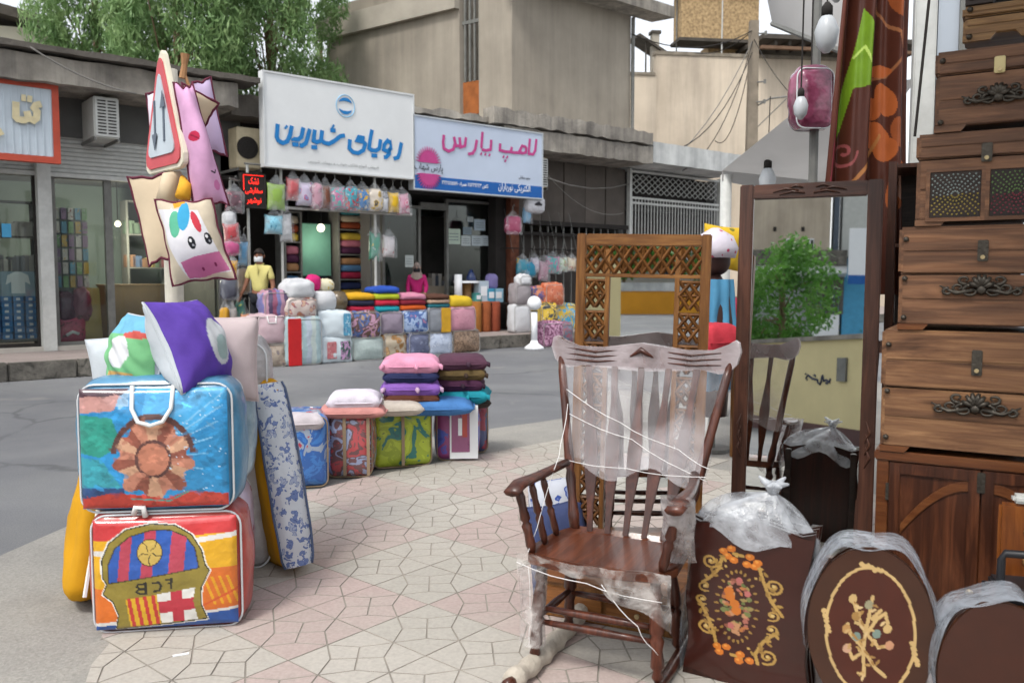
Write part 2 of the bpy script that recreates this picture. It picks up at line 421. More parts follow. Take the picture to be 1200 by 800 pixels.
def text_mesh(name, txt, mat, parent, w=None, h=None, loc=(0, 0, 0), ext=.002, fa=True):
    cu = bpy.data.curves.new(name, 'FONT'); cu.body = shape_fa(txt) if fa else txt
    cu.align_x = 'CENTER'; cu.align_y = 'CENTER'; cu.size = 1; cu.extrude = ext; cu.resolution_u = 3
    tmp = bpy.data.objects.new(name, cu); COL.objects.link(tmp)
    dg = bpy.context.evaluated_depsgraph_get(); me = bpy.data.meshes.new_from_object(tmp.evaluated_get(dg))
    bpy.data.objects.remove(tmp)
    co = np.zeros(len(me.vertices) * 3); me.vertices.foreach_get('co', co); co = co.reshape(-1, 3)
    if len(co):
        mn, mxx = co.min(0), co.max(0); sz = mxx - mn; c = (mn + mxx) / 2
        k = min((w / sz[0]) if w else 9e9, (h / sz[1]) if h else 9e9)
        kx, kz = ((w / sz[0]), (h / sz[1])) if (w and h) else (k, k)
        co2 = np.stack([(co[:, 0] - c[0]) * kx, -(co[:, 2] - mn[2]), (co[:, 1] - c[1]) * kz], -1)
        me.vertices.foreach_set('co', co2.reshape(-1))
    me.materials.clear(); me.materials.append(mat); me.update()
    o = bpy.data.objects.new(name, me); COL.objects.link(o); o.parent = parent; o.location = loc
    return o
def skin(name, J, E, mat, parent=None, sub=2, root=None):
    bm = bmesh.new(); ly = bm.verts.layers.skin.verify(); V = {}
    for k, (p, r) in J.items():
        v = bm.verts.new(p); rr = r if isinstance(r, tuple) else (r, r); v[ly].radius = rr; V[k] = v
    V[root or next(iter(J))][ly].use_root = True
    for a, b in E: bm.edges.new((V[a], V[b]))
    me = bpy.data.meshes.new(name); bm.to_mesh(me); bm.free()
    o = bpy.data.objects.new(name, me); COL.objects.link(o)
    md = o.modifiers.new('skin', 'SKIN'); md.use_smooth_shade = True
    sb = o.modifiers.new('sub', 'SUBSURF'); sb.levels = sub; sb.render_levels = sub
    dg = bpy.context.evaluated_depsgraph_get(); dg.update(); m2 = bpy.data.meshes.new_from_object(o.evaluated_get(dg))
    bpy.data.objects.remove(o); m2.materials.clear(); m2.materials.append(mat); m2.polygons.foreach_set('use_smooth', [True] * len(m2.polygons))
    o = bpy.data.objects.new(name, m2); COL.objects.link(o); o.parent = parent
    return o
# ================================================================== ground
def sheet(name, poly, z, mat):
    me = bpy.data.meshes.new(name); bm = bmesh.new()
    f = bm.faces.new([bm.verts.new((x, y, z)) for x, y in poly]); bmesh.ops.triangulate(bm, faces=[f]); bm.normal_update()
    for g in bm.faces:
        if g.normal.z < 0: g.normal_flip()
    bm.to_mesh(me); bm.free()
    me.materials.append(mat); o = bpy.data.objects.new(name, me); COL.objects.link(o); return struct(o)
def groundmat(name, c1, c2, c3, s1, s2, bump, rough=.9, stain=None, crack=0):
    m, nt, b = newmat(name); vec = coords(nt, world=True)
    n1 = N(nt, 'TexNoise', Scale=s1, Detail=8, Roughness=.65); L(nt, vec, n1.inputs['Vector'])
    r1 = ramp(nt, [(.3, l4(c1)), (.5, l4(c2)), (.72, l4(c3))]); L(nt, n1.outputs[0], r1.inputs[0])
    n2 = N(nt, 'TexNoise', Scale=s2, Detail=3, Roughness=.7); L(nt, vec, n2.inputs['Vector'])
    r2 = ramp(nt, [(.3, (.62, .62, .62, 1)), (.7, (1.0, 1.0, 1.0, 1))]); L(nt, n2.outputs[0], r2.inputs[0])
    mx = N(nt, 'MixRGB', blend_type='MULTIPLY', Fac=.8); L(nt, r1.outputs[0], mx.inputs['Color1']); L(nt, r2.outputs[0], mx.inputs['Color2'])
    out = mx.outputs[0]
    if stain:
        n3 = N(nt, 'TexNoise', Scale=stain[1], Detail=5, Distortion=1.5); L(nt, vec, n3.inputs['Vector'])
        r3 = ramp(nt, [(stain[2], (0, 0, 0, 1)), (stain[2] + .1, (1, 1, 1, 1))]); L(nt, n3.outputs[0], r3.inputs[0])
        mu = N(nt, 'Math', operation='MULTIPLY'); L(nt, r3.outputs[0], mu.inputs[0]); mu.inputs[1].default_value = stain[3]
        m2 = N(nt, 'MixRGB'); L(nt, mu.outputs[0], m2.inputs['Fac']); L(nt, out, m2.inputs['Color1']); m2.inputs['Color2'].default_value = l4(stain[0]); out = m2.outputs[0]
    if crack:
        nz = N(nt, 'TexNoise', Scale=1.6, Detail=5); L(nt, vec, nz.inputs['Vector']); mv = N(nt, 'MixRGB', Fac=.35); L(nt, vec, mv.inputs['Color1']); L(nt, nz.outputs['Color'], mv.inputs['Color2'])
        vo = N(nt, 'TexVoronoi', feature='DISTANCE_TO_EDGE', Scale=.55); L(nt, mv.outputs[0], vo.inputs['Vector'])
        rc = ramp(nt, [(.004, (1, 1, 1, 1)), (.016, (0, 0, 0, 1))]); L(nt, vo.outputs['Distance'], rc.inputs[0])
        nm = N(nt, 'TexNoise', Scale=.35, Detail=2); L(nt, vec, nm.inputs['Vector']); rm_ = ramp(nt, [(.5, (0, 0, 0, 1)), (.6, (crack, crack, crack, 1))]); L(nt, nm.outputs[0], rm_.inputs[0])
        mk = N(nt, 'Math', operation='MULTIPLY'); L(nt, rc.outputs[0], mk.inputs[0]); L(nt, rm_.outputs[0], mk.inputs[1])
        m3 = N(nt, 'MixRGB'); L(nt, mk.outputs[0], m3.inputs['Fac']); L(nt, out, m3.inputs['Color1']); m3.inputs['Color2'].default_value = l4('#3a3a3c'); out = m3.outputs[0]
        n5 = N(nt, 'TexNoise', Scale=.22, Detail=4, Distortion=1.0); L(nt, vec, n5.inputs['Vector']); r5 = ramp(nt, [(.4, (.80, .80, .80, 1)), (.62, (1.08, 1.08, 1.06, 1))]); L(nt, n5.outputs[0], r5.inputs[0])
        m5 = N(nt, 'MixRGB', blend_type='MULTIPLY', Fac=1); L(nt, out, m5.inputs['Color1']); L(nt, r5.outputs[0], m5.inputs['Color2']); out = m5.outputs[0]
    L(nt, out, b.inputs['Base Color']); b.inputs['Roughness'].default_value = rough; b.inputs['Specular IOR Level'].default_value = .25
    bp = N(nt, 'Bump', Strength=bump, Distance=.01); L(nt, n2.outputs[0], bp.inputs['Height']); L(nt, bp.outputs[0], b.inputs['Normal'])
    return m
m_asph = groundmat('asphalt', '#727377', '#7d7e81', '#878888', .55, 90, .6, .85, ('#98958f', .8, .62, .4), .4)
m_conc = groundmat('cement', '#97948f', '#a29f99', '#aca8a0', 1.3, 60, .45, .9, ('#86837f', 2.2, .6, .5), .4)
m_dirt = groundmat('dirt', '#77736c', '#858078', '#918c82', .2, 8, .3)
m_grout = m_conc if True else groundmat('grout', '#9a958d', '#a39e95', '#ada79d', 3, 60, .4)
sheet('ground', [(-400, -400), (400, -400), (400, 400), (-400, 400)], -.02, m_dirt)
far = [fw(-40, 0, 0), fw(60, 0, 0)]
sheet('road', [(far[0].x, far[0].y), (-60, -60), (60, -60), (far[1].x + 20, -40), (far[1].x, far[1].y)], 0, m_asph)
APR = [(-2.2, -3), (-2.45, 1.2), (-2.68, 3.2), (-2.74, 4.5), (-2.66, 5.05), (-2.42, 5.9), (-1.9, 6.8), (-1.0, 7.7), (.3, 8.75), (1.9, 10.2), (4.2, 12.2), (9, 12.4), (9, -3)]
ap = MB()
def _flat(poly, z0, z1, mb):
    n = len(poly); mb.add([(x, y, z1) for x, y in poly] + [(x, y, z0) for x, y in poly], [tuple(range(n))] + [(i, n+i, n+(i+1) % n, (i+1) % n) for i in range(n)])
_flat(APR, -.01, .02, ap); struct(ap.build('pavement_apron', m_conc))
PAV = [(-1.42, -2.5), (-1.5, 2.2), (-1.60, 3.15), (-1.80, 3.75), (-1.78, 4.7), (-1.62, 5.5), (-1.1, 6.2), (-.45, 6.85), (.5, 7.75), (2.0, 9.2), (3.4, 10.4), (6, 10.4), (6, -2.5)]
pv = MB(); _flat(PAV, .0, .032, pv); pave = struct(pv.build('pavement', m_grout))
def inpoly(x, y, P):
    c = False
    for (x1, y1), (x2, y2) in zip(P, P[1:] + P[:1]):
        if (y1 > y) != (y2 > y) and x < (x2 - x1) * (y - y1) / (y2 - y1) + x1: c = not c
    return c
def tilemat(name, c1, c2):
    m, nt, b = newmat(name); vec = coords(nt, world=True)
    oi = N(nt, 'ObjectInfo'); r0 = ramp(nt, [(0, l4(c1)), (1, l4(c2))]); L(nt, oi.outputs['Random'], r0.inputs[0])
    n = N(nt, 'TexNoise', Scale=1.1, Detail=7, Roughness=.7); L(nt, vec, n.inputs['Vector'])
    r = ramp(nt, [(.42, (0, 0, 0, 1)), (.64, (1, 1, 1, 1))]); L(nt, n.outputs[0], r.inputs[0])
    sx = N(nt, 'SeparateXYZ'); L(nt, vec, sx.inputs[0])       # trodden dust thickens towards the road edge
    mr = N(nt, 'MapRange'); L(nt, sx.outputs[1], mr.inputs[0]); mr.inputs[1].default_value = 3.6; mr.inputs[2].default_value = 6.8; mr.inputs[3].default_value = .4; mr.inputs[4].default_value = .9
    mu = N(nt, 'Math', operation='MULTIPLY'); L(nt, r.outputs[0], mu.inputs[0]); L(nt, mr.outputs[0], mu.inputs[1])
    mx = N(nt, 'MixRGB'); L(nt, mu.outputs[0], mx.inputs['Fac']); L(nt, r0.outputs[0], mx.inputs['Color1']); mx.inputs['Color2'].default_value = l4('#aaa59b')
    n2 = N(nt, 'TexNoise', Scale=70, Detail=3); L(nt, vec, n2.inputs['Vector'])
    r2 = ramp(nt, [(.3, (.78, .78, .78, 1)), (.65, (1, 1, 1, 1))]); L(nt, n2.outputs[0], r2.inputs[0])
    m2 = N(nt, 'MixRGB', blend_type='MULTIPLY', Fac=.7); L(nt, mx.outputs[0], m2.inputs['Color1']); L(nt, r2.outputs[0], m2.inputs['Color2'])
    L(nt, m2.outputs[0], b.inputs['Base Color']); b.inputs['Roughness'].default_value = .8; b.inputs['Specular IOR Level'].default_value = .3
    bp = N(nt, 'Bump', Strength=.25, Distance=.005); L(nt, n2.outputs[0], bp.inputs['Height']); L(nt, bp.outputs[0], b.inputs['Normal'])
    return m
m_tw = tilemat('tile_cream', '#aaa59c', '#b3ada4'); m_tp = tilemat('tile_pink', '#aa9993', '#b2a09a')
TA = .372; HD = TA * math.sqrt(2) / 2; V_ = .39
mids = [(.5, .5), (-.5, .5), (-.5, -.5), (.5, -.5)]
pieces = []
for (cx, cy), (ax, ay), (bx, by), (vx, vy) in (((0, 1), (.5, .5), (-.5, .5), (0, V_)), ((-1, 0), (-.5, .5), (-.5, -.5), (-V_, 0)), ((0, -1), (-.5, -.5), (.5, -.5), (0, -V_)), ((1, 0), (.5, -.5), (.5, .5), (V_, 0))):
    pieces.append([(cx, cy), (bx, by), (vx, vy), (ax, ay)])
for sx_, sy_ in ((1, 1), (-1, 1), (-1, -1), (1, -1)):
    pieces.append([(0, 0), (sx_*V_, 0), (sx_*.5, sy_*.5), (0, sy_*V_)])
tm = MB()
for pc in pieces:
    P = [Vector((x*HD, y*HD)) for x, y in pc]
    ar = sum(P[i].x*P[(i+1) % 4].y - P[(i+1) % 4].x*P[i].y for i in range(4))
    if ar < 0: P.reverse()
    Q = []
    for i in range(4):
        d1 = (P[i] - P[i-1]).normalized(); d2 = (P[(i+1) % 4] - P[i]).normalized()
        n1 = Vector((-d1.y, d1.x)); n2 = Vector((-d2.y, d2.x)); nn = (n1 + n2); nn = nn.normalized() / max(.35, nn.normalized().dot(n1))
        Q.append((P[i] + nn * .0024, P[i] + nn * .0036))
    tm.add([(a.x, a.y, 0) for a, _ in Q] + [(a.x, a.y, .0026) for a, _ in Q] + [(b.x, b.y, .0042) for _, b in Q],
           [(8, 9, 10, 11)], 0)
    o_ = len(tm.v) - 12
    for i in range(4):
        tm.f.append((o_+i, o_+(i+1) % 4, o_+4+(i+1) % 4, o_+4+i)); tm.m.append(1); tm.f.append((o_+4+i, o_+4+(i+1) % 4, o_+8+(i+1) % 4, o_+8+i)); tm.m.append(1)
tm.add([(HD, 0, .0006), (0, HD, .0006), (-HD, 0, .0006), (0, -HD, .0006)], [(0, 1, 2, 3)], 1)
m_joint = M('joint_dirt', '#918b82', .95, .25, 3, world=True)
tile0 = None; N0 = Vector((-.377, 3.747)); e1 = Vector((math.cos(R(49.5)), math.sin(R(49.5)))); e2 = Vector((e1.y, -e1.x))
cells = []
for i in range(-12, 18):
    for j in range(-14, 16):
        c = N0 + e1*((i+.5)*TA) + e2*((j+.5)*TA)
        if not (inpoly(c.x, c.y, PAV) or inpoly(c.x + .26, c.y, PAV) or inpoly(c.x + .18, c.y - .18, PAV)) or c.y < 1.7 or c.x < -.62*c.y - .5 or c.x > 2.9 or c.y > 8.8 or (c.y > 5.6 and c.x > 1.6): continue
        cells.append((c.length, i, j, c))
cells.sort(key=lambda q: q[0])
def cutdata(c):                              # tiles that cross the edge of the paving are cut along it
    segs = []
    for (x1, y1), (x2, y2) in zip(PAV[1:10], PAV[2:11]):
        a = Vector((x1, y1)); b = Vector((x2, y2)); t = max(0, min(1, (c - a).dot(b - a)/(b - a).length_squared)); 
        if (a.lerp(b, t) - c).length < HD: segs.append((a, (b - a).normalized()))
    if not segs: return None
    bm = bmesh.new(); bm.from_mesh(tile0.data); rot = Matrix.Rotation(-R(4.5), 2)
    for a, d in segs:
        n_ = Vector((-d.y, d.x)); p_ = rot @ (a - c); n2 = rot @ n_      # left of the walking direction lies outside
        bmesh.ops.bisect_plane(bm, geom=bm.verts[:] + bm.edges[:] + bm.faces[:], plane_co=(p_.x, p_.y, 0), plane_no=(n2.x, n2.y, 0), clear_outer=True)
    if not bm.faces: bm.free(); return None
    me = bpy.data.meshes.new('paving_tile'); bm.to_mesh(me); bm.free()
    for mm in tile0.data.materials: me.materials.append(mm)
    return me
for q, (_, i, j, c) in enumerate(cells[:300]):
    mt = m_tw if (i//2 + j//2) % 2 else m_tp
    if tile0 is None: tile0 = o = tm.build('paving_tile', [mt, m_joint], pave)
    else: o = bpy.data.objects.new('paving_tile', cutdata(c) or tile0.data); COL.objects.link(o); o.parent = pave
    o.location = (c.x, c.y, .0325 + random.uniform(-.0004, .0004)); o.rotation_euler = (R(random.uniform(-.06, .06)), R(random.uniform(-.06, .06)), R(4.5 + random.uniform(-.3, .3)))
    setmat(o, mt)
GZ = .036                                    # top of the near paving
# far pavement with its old kerb
m_kerb = groundmat('old_kerb', '#4f4c48', '#6f6b64', '#8a857c', 2.4, 25, 1.0, .95, ('#3d3c38', 4, .55, .8))
m_fpav = groundmat('far_paving', '#8f8480', '#9c908b', '#a79b95', .8, 30, .3)
fpv = MB(); s = -30.0
struct(MB().box(-30, 40, .16, 9, 0, .265).build('far_pavement', m_fpav, loc=K0, rz=FA))
while s < 30:
    ln = .95 + random.uniform(-.1, .15); dz = random.uniform(-.012, .012)
    kb = MB().box(s, s + ln - .012, random.uniform(-.012, .008), .16, -.01, .268 + dz).build('kerb_stone', m_kerb, bev=.02, loc=K0, rz=FA); struct(kb); s += ln
# ================================================================== shop row
m_slab = M('old_concrete', '#857f76', .95, .28, 1.4, .7, 18, col2='#9a948a', bd=.02, streak=.45)
m_slabd = M('dark_concrete', '#5d5852', .95, .3, 1.4, .7, 18, bd=.02)
m_slabw = M('whitewashed_concrete', '#b0b2b0', .9, .2, 1.2, .5, 20, col2='#c6c7c4', streak=.25)
m_wallg = M('grey_panel', '#6f6f6d', .8, .12, 1.5, .2, 12)
m_dark = M('dull_dark', '#2b2826', .9, .3, 2)  # one dark tone for metalwork, cables, panes and recesses
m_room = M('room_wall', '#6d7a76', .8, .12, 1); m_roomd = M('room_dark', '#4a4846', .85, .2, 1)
m_steelw = M('white_steel', '#b9bab6', .5, .12, 8, .1, 30); m_steelg = M('grey_steel', '#6d6d69', .5, .2, 6, .15, 30)
m_rust = M('rusty_paint', '#6a3f2e', .8, .35, 6, .4, 40); m_glass = GLASS('shop_glass')
def fB(name, mat, parts, parent, bev=0, smooth=False):
    mb = MB()
    for p in parts: mb.box(*p)
    return mb.build(name, mat, parent, bev=bev, smooth=smooth)
row = T('shop_building', 'low row of shops with weathered concrete roof slab', 'building', K0, FA)
sA0, sA1, sB1, sC1, sD1, sE1 = -6.0, fp(258, 300, 2.2)[0], fp(441, 300, 2.2)[0], fp(592, 300, 2.2)[0], fp(731, 240, 2.2)[0], fp(842, 240, 2.2)[0]
def roughslab(s0, s1, n0, n1, z0, z1, mat, name='roof_slab', rag=.03):
    ns = max(4, int((s1 - s0) / .18)); S = np.linspace(s0, s1, ns); rr = np.random.RandomState(int(s0*10) % 999)
    zt = z1 + rr.uniform(-rag, rag*.4, ns); zb = z0 + rr.uniform(-rag*.5, rag*.7, ns); yf = n0 + rr.uniform(-.012, .012, ns)
    mb = MB(); vs = []
    for i in range(ns): vs += [(S[i], yf[i], zb[i]), (S[i], yf[i], zt[i]), (S[i], n1, zt[i]), (S[i], n1, zb[i])]
    fs = [(0, 1, 2, 3), (4*(ns-1)+3, 4*(ns-1)+2, 4*(ns-1)+1, 4*(ns-1))]
    for i in range(ns-1):
        for k in range(4): fs.append((4*i+k, 4*i+(k+1) % 4, 4*i+4+(k+1) % 4, 4*i+4+k))
    mb.add(vs, fs); return mb.build(name, mat, row)
roughslab(-12, 4.05, .95, 5.6, 4.55, 4.97, m_slab); roughslab(-12, 4.4, .80, 1.5, 5.0, 5.1, m_slabd, 'roof_edge', .02)
roughslab(4.08, 10.2, 1.35, 5.6, 4.5, 4.9, m_slabd); roughslab(7.6, 10.5, 1.1, 2.2, 4.95, 5.12, m_slab, 'parapet', .06)
roughslab(10.23, 15.3, .95, 5.6, 4.5, 4.95, m_slab); roughslab(9.9, 15.25, .9, 1.3, 4.98, 5.32, m_slab, 'parapet', .05)
roughslab(15.33, 19.5, .95, 5.6, 4.55, 5.1, m_slabw, rag=.01)
# rooms: floor, back wall, partitions, ceiling
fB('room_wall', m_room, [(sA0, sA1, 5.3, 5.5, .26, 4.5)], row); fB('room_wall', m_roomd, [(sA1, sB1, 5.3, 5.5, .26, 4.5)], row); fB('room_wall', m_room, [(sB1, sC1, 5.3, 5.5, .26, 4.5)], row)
for sp in (sA0, sA1, sB1, sC1, sD1, sE1): fB('partition_wall', m_wallg, [(sp - .09, sp + .09, 2.3, 5.3, .26, 4.5)], row)
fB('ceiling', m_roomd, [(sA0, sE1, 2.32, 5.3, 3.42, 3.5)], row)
fB('fascia_wall', M('grey_panel_dark', '#5f5f5d', .8, .15, 1.5), [(sA0, sA1 + .4, 2.05, 2.25, 3.9, 4.56)], row)
fB('fascia_wall', m_dark, [(sA1 + .4, sC1, 2.05, 2.25, 3.45, 4.56)], row)
# roller shutter above the stationer's windows
sh = fB('roller_shutter', m_steelw, [(-6, 3.55, 2.16, 2.22, 3.28, 3.95)], row)
for k in range(9): fB('slat', m_steelw, [(-6, 3.55, 2.10 + .012*(k % 2), 2.16, 3.30 + k*.072, 3.365 + k*.072)], sh, bev=.012)
fB('shutter_rail', m_steelw, [(-6, 3.6, 2.06, 2.2, 3.22, 3.29)], row)
fB('threshold', M('worn_step', '#a9a49c', .8, .12, 3), [(-6, sA1, 1.98, 2.3, .26, .34)], row)
# windows
def shopwin(x0, x1, ytop, zb=.34, fr=.06, mat=m_steelg, n=2.2, ref=None):
    a = fp(x0, 300, n)[0]; b = fp(x1, 300, n)[0]; zt = fp((x0+x1)/2, ytop, n)[1]
    w = fB('window', mat, [(a, a+fr, n-.05, n+.05, zb, zt), (b-fr, b, n-.05, n+.05, zb, zt), (a+fr, b-fr, n-.05, n+.05, zt-fr, zt), (a+fr, b-fr, n-.05, n+.05, zb, zb+fr)], row)
    fB('pane', m_glass, [(a+fr, b-fr, n-.006, n+.006, zb+fr, zt-fr)], w); return a, b, zt
shopwin(-120, 45, 186, mat=m_dark); shopwin(62, 128, 207); shopwin(128, 199, 207); shopwin(200, 258, 207, mat=m_steelg)
a, b, zt = shopwin(447, 492, 240); shopwin(522, 590, 236, mat=m_steelg)
fB('window', m_steelg, [(fp(492, 300, 2.2)[0], fp(522, 300, 2.2)[0], 2.15, 2.25, fp(507, 246, 2.2)[1], fp(507, 238, 2.2)[1])], row)
a = fp(45, 300, 2.1)[0]; fB('pillar', m_steelw, [(a, fp(61, 300, 2.1)[0], 1.95, 2.2, .27, 3.9)], row)
a = fp(594, 300, 1.9)[0]; fB('pillar', m_rust, [(a, a+.26, 1.75, 2.0, .26, 4.5)], row); fB('pillar', m_dark, [(a-.35, a-.03, 1.9, 2.2, .26, 4.5)], row)
a = fp(440, 300, 1.9)[0]; fB('pillar', m_steelg, [(a, a+.12, 1.9, 2.05, .26, 3.5)], row)
# dark metal front of the closed unit
m_met = M('dark_sheet_metal', '#3b3531', .6, .3, 1.5, .2, 10, metal=.2); m_met2 = M('brown_grey_sheet', '#544d47', .7, .25, 1.2, .2, 8)
s0 = fp(606, 300, 2.2)[0]
for k in range(5):
    u = s0 + (sD1 - s0) * k / 5; v = s0 + (sD1 - s0) * (k+1) / 5
    fB('metal_panel', m_met2, [(u+.008, v-.008, 2.15 + .012*(k % 2), 2.22, 2.95, 4.5)], row, bev=.01)
fB('metal_rail', m_dark, [(s0, sD1, 2.02, 2.14, 2.84, 2.95), (s0, sD1, 2.02, 2.14, 2.58, 2.66)], row)
fB('metal_front', m_met, [(s0, sD1, 2.25, 2.3, .27, 2.6)], row)
for k in range(14):
    u = s0 + .15 + (sD1 - s0 - .3) * k / 13; fB('gate_bar', m_steelg, [(u-.014, u+.014, 2.12, 2.15, .3, 2.84)], row)
# folding lattice gate and barred screen
gt = T('lattice_gate', 'pale folding lattice screen with vertical bars over closed shop front', 'gate', K0, FA)
g0, g1 = sD1 + .12, fp(838, 240, 2.2)[0]; zt, zm, zb = 4.46, fp(785, 237, 2.2)[1], .3
for q in (g0 - .07, g1): fB('post', m_steelw, [(q, q+.09, 2.02, 2.14, .27, 4.53)], gt)
for z in (zt, zm + .02, zm - .12, 2.2, .35): fB('rail', m_steelw, [(g0+.03, g1, 2.05, 2.10, z-.03, z+.03)], gt)
nb = 30
for k in range(nb):
    u = g0 + .1 + (g1 - g0 - .15) * k / (nb-1)
    fB('bar', m_steelw, [(u-.012, u+.012, 2.07, 2.095, zb, zm)], gt)
ncr = 15; cw = (g1 - g0 - .1) / ncr
for k in range(ncr):
    u = g0 + .06 + k*cw
    for r_ in range(3):
        z0_ = zm + .16 + r_*(zt - zm - .22)/3; hh = (zt - zm - .22)/3
        mb = MB().tube([(u, 2.115, z0_), (u+cw, 2.115, z0_+hh)], .012, 4).tube([(u+cw, 2.135, z0_), (u, 2.135, z0_+hh)], .012, 4)
        mb.build('lattice_cross', m_steelw, gt)
fB('backing', m_dark, [(sD1 + .1, sE1, 2.6, 2.65, .27, 4.5)], row)
# ================================================================== signs
def signbox(name, label, rect, n, th, mat, framemat, fr=.05, group=None):
    x0, y0, x1, y1 = rect; a = fp(x0, (y0+y1)/2, n)[0]; b = fp(x1, (y0+y1)/2, n)[0]
    zt = fp(x0, y0, n)[1]; zb = fp(x0, y1, n)[1]
    e = T(name, label, 'sign', fw((a+b)/2, n, zb), FA, group); w = b - a; h = zt - zb
    fB('panel', mat, [(-w/2 + fr, w/2 - fr, .0, th, fr, h - fr)], e)
    fB('frame', framemat, [(-w/2, -w/2+fr, -.02, th+.02, 0, h), (w/2-fr, w/2, -.02, th+.02, 0, h), (-w/2+fr, w/2-fr, -.02, th+.02, 0, fr), (-w/2+fr, w/2-fr, -.02, th+.02, h-fr, h)], e)
    return e, w, h, a, zb
def bracket(e, w, h, d=.6):
    for u in (-w*.35, w*.35): fB('bracket', m_steelg, [(u-.025, u+.025, .1, d, h*.45, h*.5)], e)
m_ban = M('vinyl_white', '#d4d6d6', .55, .05, 1.2, .15, 5); m_blue = M('print_blue', '#1b74b4', .5, .06); m_mag = M('print_magenta', '#b3417f', .5, .08)
m_lb = M('vinyl_pale_blue', '#b6c1d2', .5, .05, 1); m_db = M('print_deep_blue', '#17589f', .5, .06); m_wht = M('print_white', '#e6e8ea', .5, .03); m_blk = M('print_black', '#26262c', .5, .05)
m_lblue = M('print_light_blue', '#7fb9dc', .5, .05)
e, w, h, sa, zb = signbox('shop_sign', 'large white shop sign with blue Persian lettering and round emblem', (308, 82, 485, 195), .9, .14, m_ban, M('white_frame', '#c9cbcb', .5, .06), .035)
bracket(e, w, h)
def sgn(px, py, n=.9):            # photo crop point on the sign -> local x,z
    q = fp(px, py, n); return q[0] - (sa + w/2), q[1] - zb
def strokes(e, name, mat, lines, wd, conv, y=-.012):
    mb = MB()
    for k, l in enumerate(lines): mb.ribbon([conv(*p) for p in l], wd, y - .0009*k, th=.01)
    return mb.build(name, mat, e, norm=False)
C1 = lambda x, y: sgn(310 + x*180/1200, 90 + y*120/800)
txt = [ [(1068,515),(1052,600),(1040,632),(1005,640)],                                  # re
  [(985,520),(960,500),(935,530),(930,570),(960,585),(985,560),(985,520),(975,600),(950,628),(930,630)],   # vav
  [(905,490),(895,560),(870,578),(835,575),(828,560)], [(838,415),(822,500),(815,560),(835,575)], [(832,615),(878,618)],  # ya alef
  [(780,480),(735,472),(722,498),(770,510),(785,525),(770,575),(730,598),(690,590),(660,560),(665,490)],  # ye
  [(625,460),(590,465),(540,505),(500,525),(460,515),(440,490),(448,420)], [(510,418),(552,422)], [(526,385),(540,395)],    # shin
  [(440,500),(405,512),(380,500),(390,415)], [(362,550),(408,553)], [(350,410),(335,470),(320,520),(290,540),(270,538)],    # ye re
  [(300,398),(285,470),(260,492),(220,488),(215,480)], [(212,528),(262,532)], [(210,385),(195,460),(175,505),(140,520),(105,500),(92,470),(100,370)], [(158,388),(172,402)]]
strokes(e, 'lettering', m_blue, txt, .078, C1)
em = MB()
cx, cz = C1(630, 230); rr_ = .20
em.tube([(cx + rr_*math.cos(a), -.012, cz + rr_*1.05*math.sin(a)) for a in np.linspace(0, 6.283, 33)[:-1]], .008, 4, closed=True); em.build('emblem', m_lblue, e)
for sg in (1, -1):
    em = MB()
    P = [(cx + .15*math.cos(a), cz + sg*(.02 + .14*math.sin(a))) for a in np.linspace(.35, 2.79, 12)]; P += [(cx + .14*math.cos(a), cz + sg*(.045 + .05*math.sin(a))) for a in np.linspace(2.6, .54, 10)]
    em.prism(P, -.016, -.004); em.build('emblem', m_blue, e)
q = C1(640, 690); text_mesh('lettering', 'فروش انواع کالای خواب و رویای شیرین', M('faded_grey', '#a9abab', .6), e, w=1.55, h=.075, loc=(q[0] - .05, -.006, q[1]))
e, w, h, sa, zb = signbox('shop_sign', 'pale blue and white shop sign with magenta Persian lettering and sunburst', (484, 134, 636, 222), .9, .16, m_lb, M('alu_frame', '#b7bcc0', .4, .06, metal=.5), .03)
bracket(e, w, h)
C2 = lambda x, y: sgn(470 + x*170/1200, 130 + y*110/776)
zb_band = (C2(600, 575)[1]); fB('band', m_db, [(-w/2+.032, w/2-.032, -.012, .0, .032, zb_band)], e)
txt = [ [(1118,235),(1108,330),(1090,360),(1055,355),(1058,300),(1065,232)],
  [(1035,300),(1000,290),(980,330),(1000,352),(1030,345),(1035,300)], [(985,348),(930,345),(905,340),(915,300)], [(915,340),(860,338),(815,325),(818,270)], [(840,375),(850,385)], [(870,378),(880,388)], [(855,408),(865,418)],
  [(745,240),(740,320),(700,328),(665,320)], [(672,175),(662,310)], [(655,350),(665,360)], [(690,355),(700,365)], [(724,360),(734,370)],
  [(625,240),(610,320),(590,352),(550,358)],
  [(535,220),(525,290),(490,300),(482,220)], [(485,290),(450,290),(435,215)], [(440,280),(430,318),(390,335),(350,310),(345,260),(352,200)]]
strokes(e, 'lettering', m_mag, txt[:7], .062, C2); strokes(e, 'lettering', m_mag, txt[7:], .062, C2)
em = MB(); cx, cz = C2(225, 430); cz2 = C2(225, 520)[1]
P = []
for k in range(33):
    a = math.pi * k / 32; r_ = .33 if k % 2 else .21
    P.append((cx + r_*math.cos(a), cz + r_*math.sin(a)*1.05))
em.prism(P, -.018, -.004)
P = []
for k in range(33):
    a = math.pi * (1 + k / 32); r_ = .33 if k % 2 else .21
    P.append((cx + r_*math.cos(a), cz2 + r_*math.sin(a)*1.05))
em.prism(P, -.026, -.004); em.build('sunburst', m_mag, e)
text_mesh('lettering', 'پارس شهاب', m_blk, e, w=.72, h=.19, loc=(cx, -.02, (cz+cz2)/2))
q = C2(935, 640); text_mesh('lettering', 'الکتریکی نورباران', m_wht, e, w=.95, h=.20, loc=(q[0], -.014, q[1]))
q = C2(530, 612); text_mesh('lettering', 'تلفن ۳۲۲۲۳۲۵۲ همراه ۰۹۱۱۱۵۲۵۳۲۳', m_wht, e, w=1.25, h=.11, loc=(q[0], -.014, q[1]))
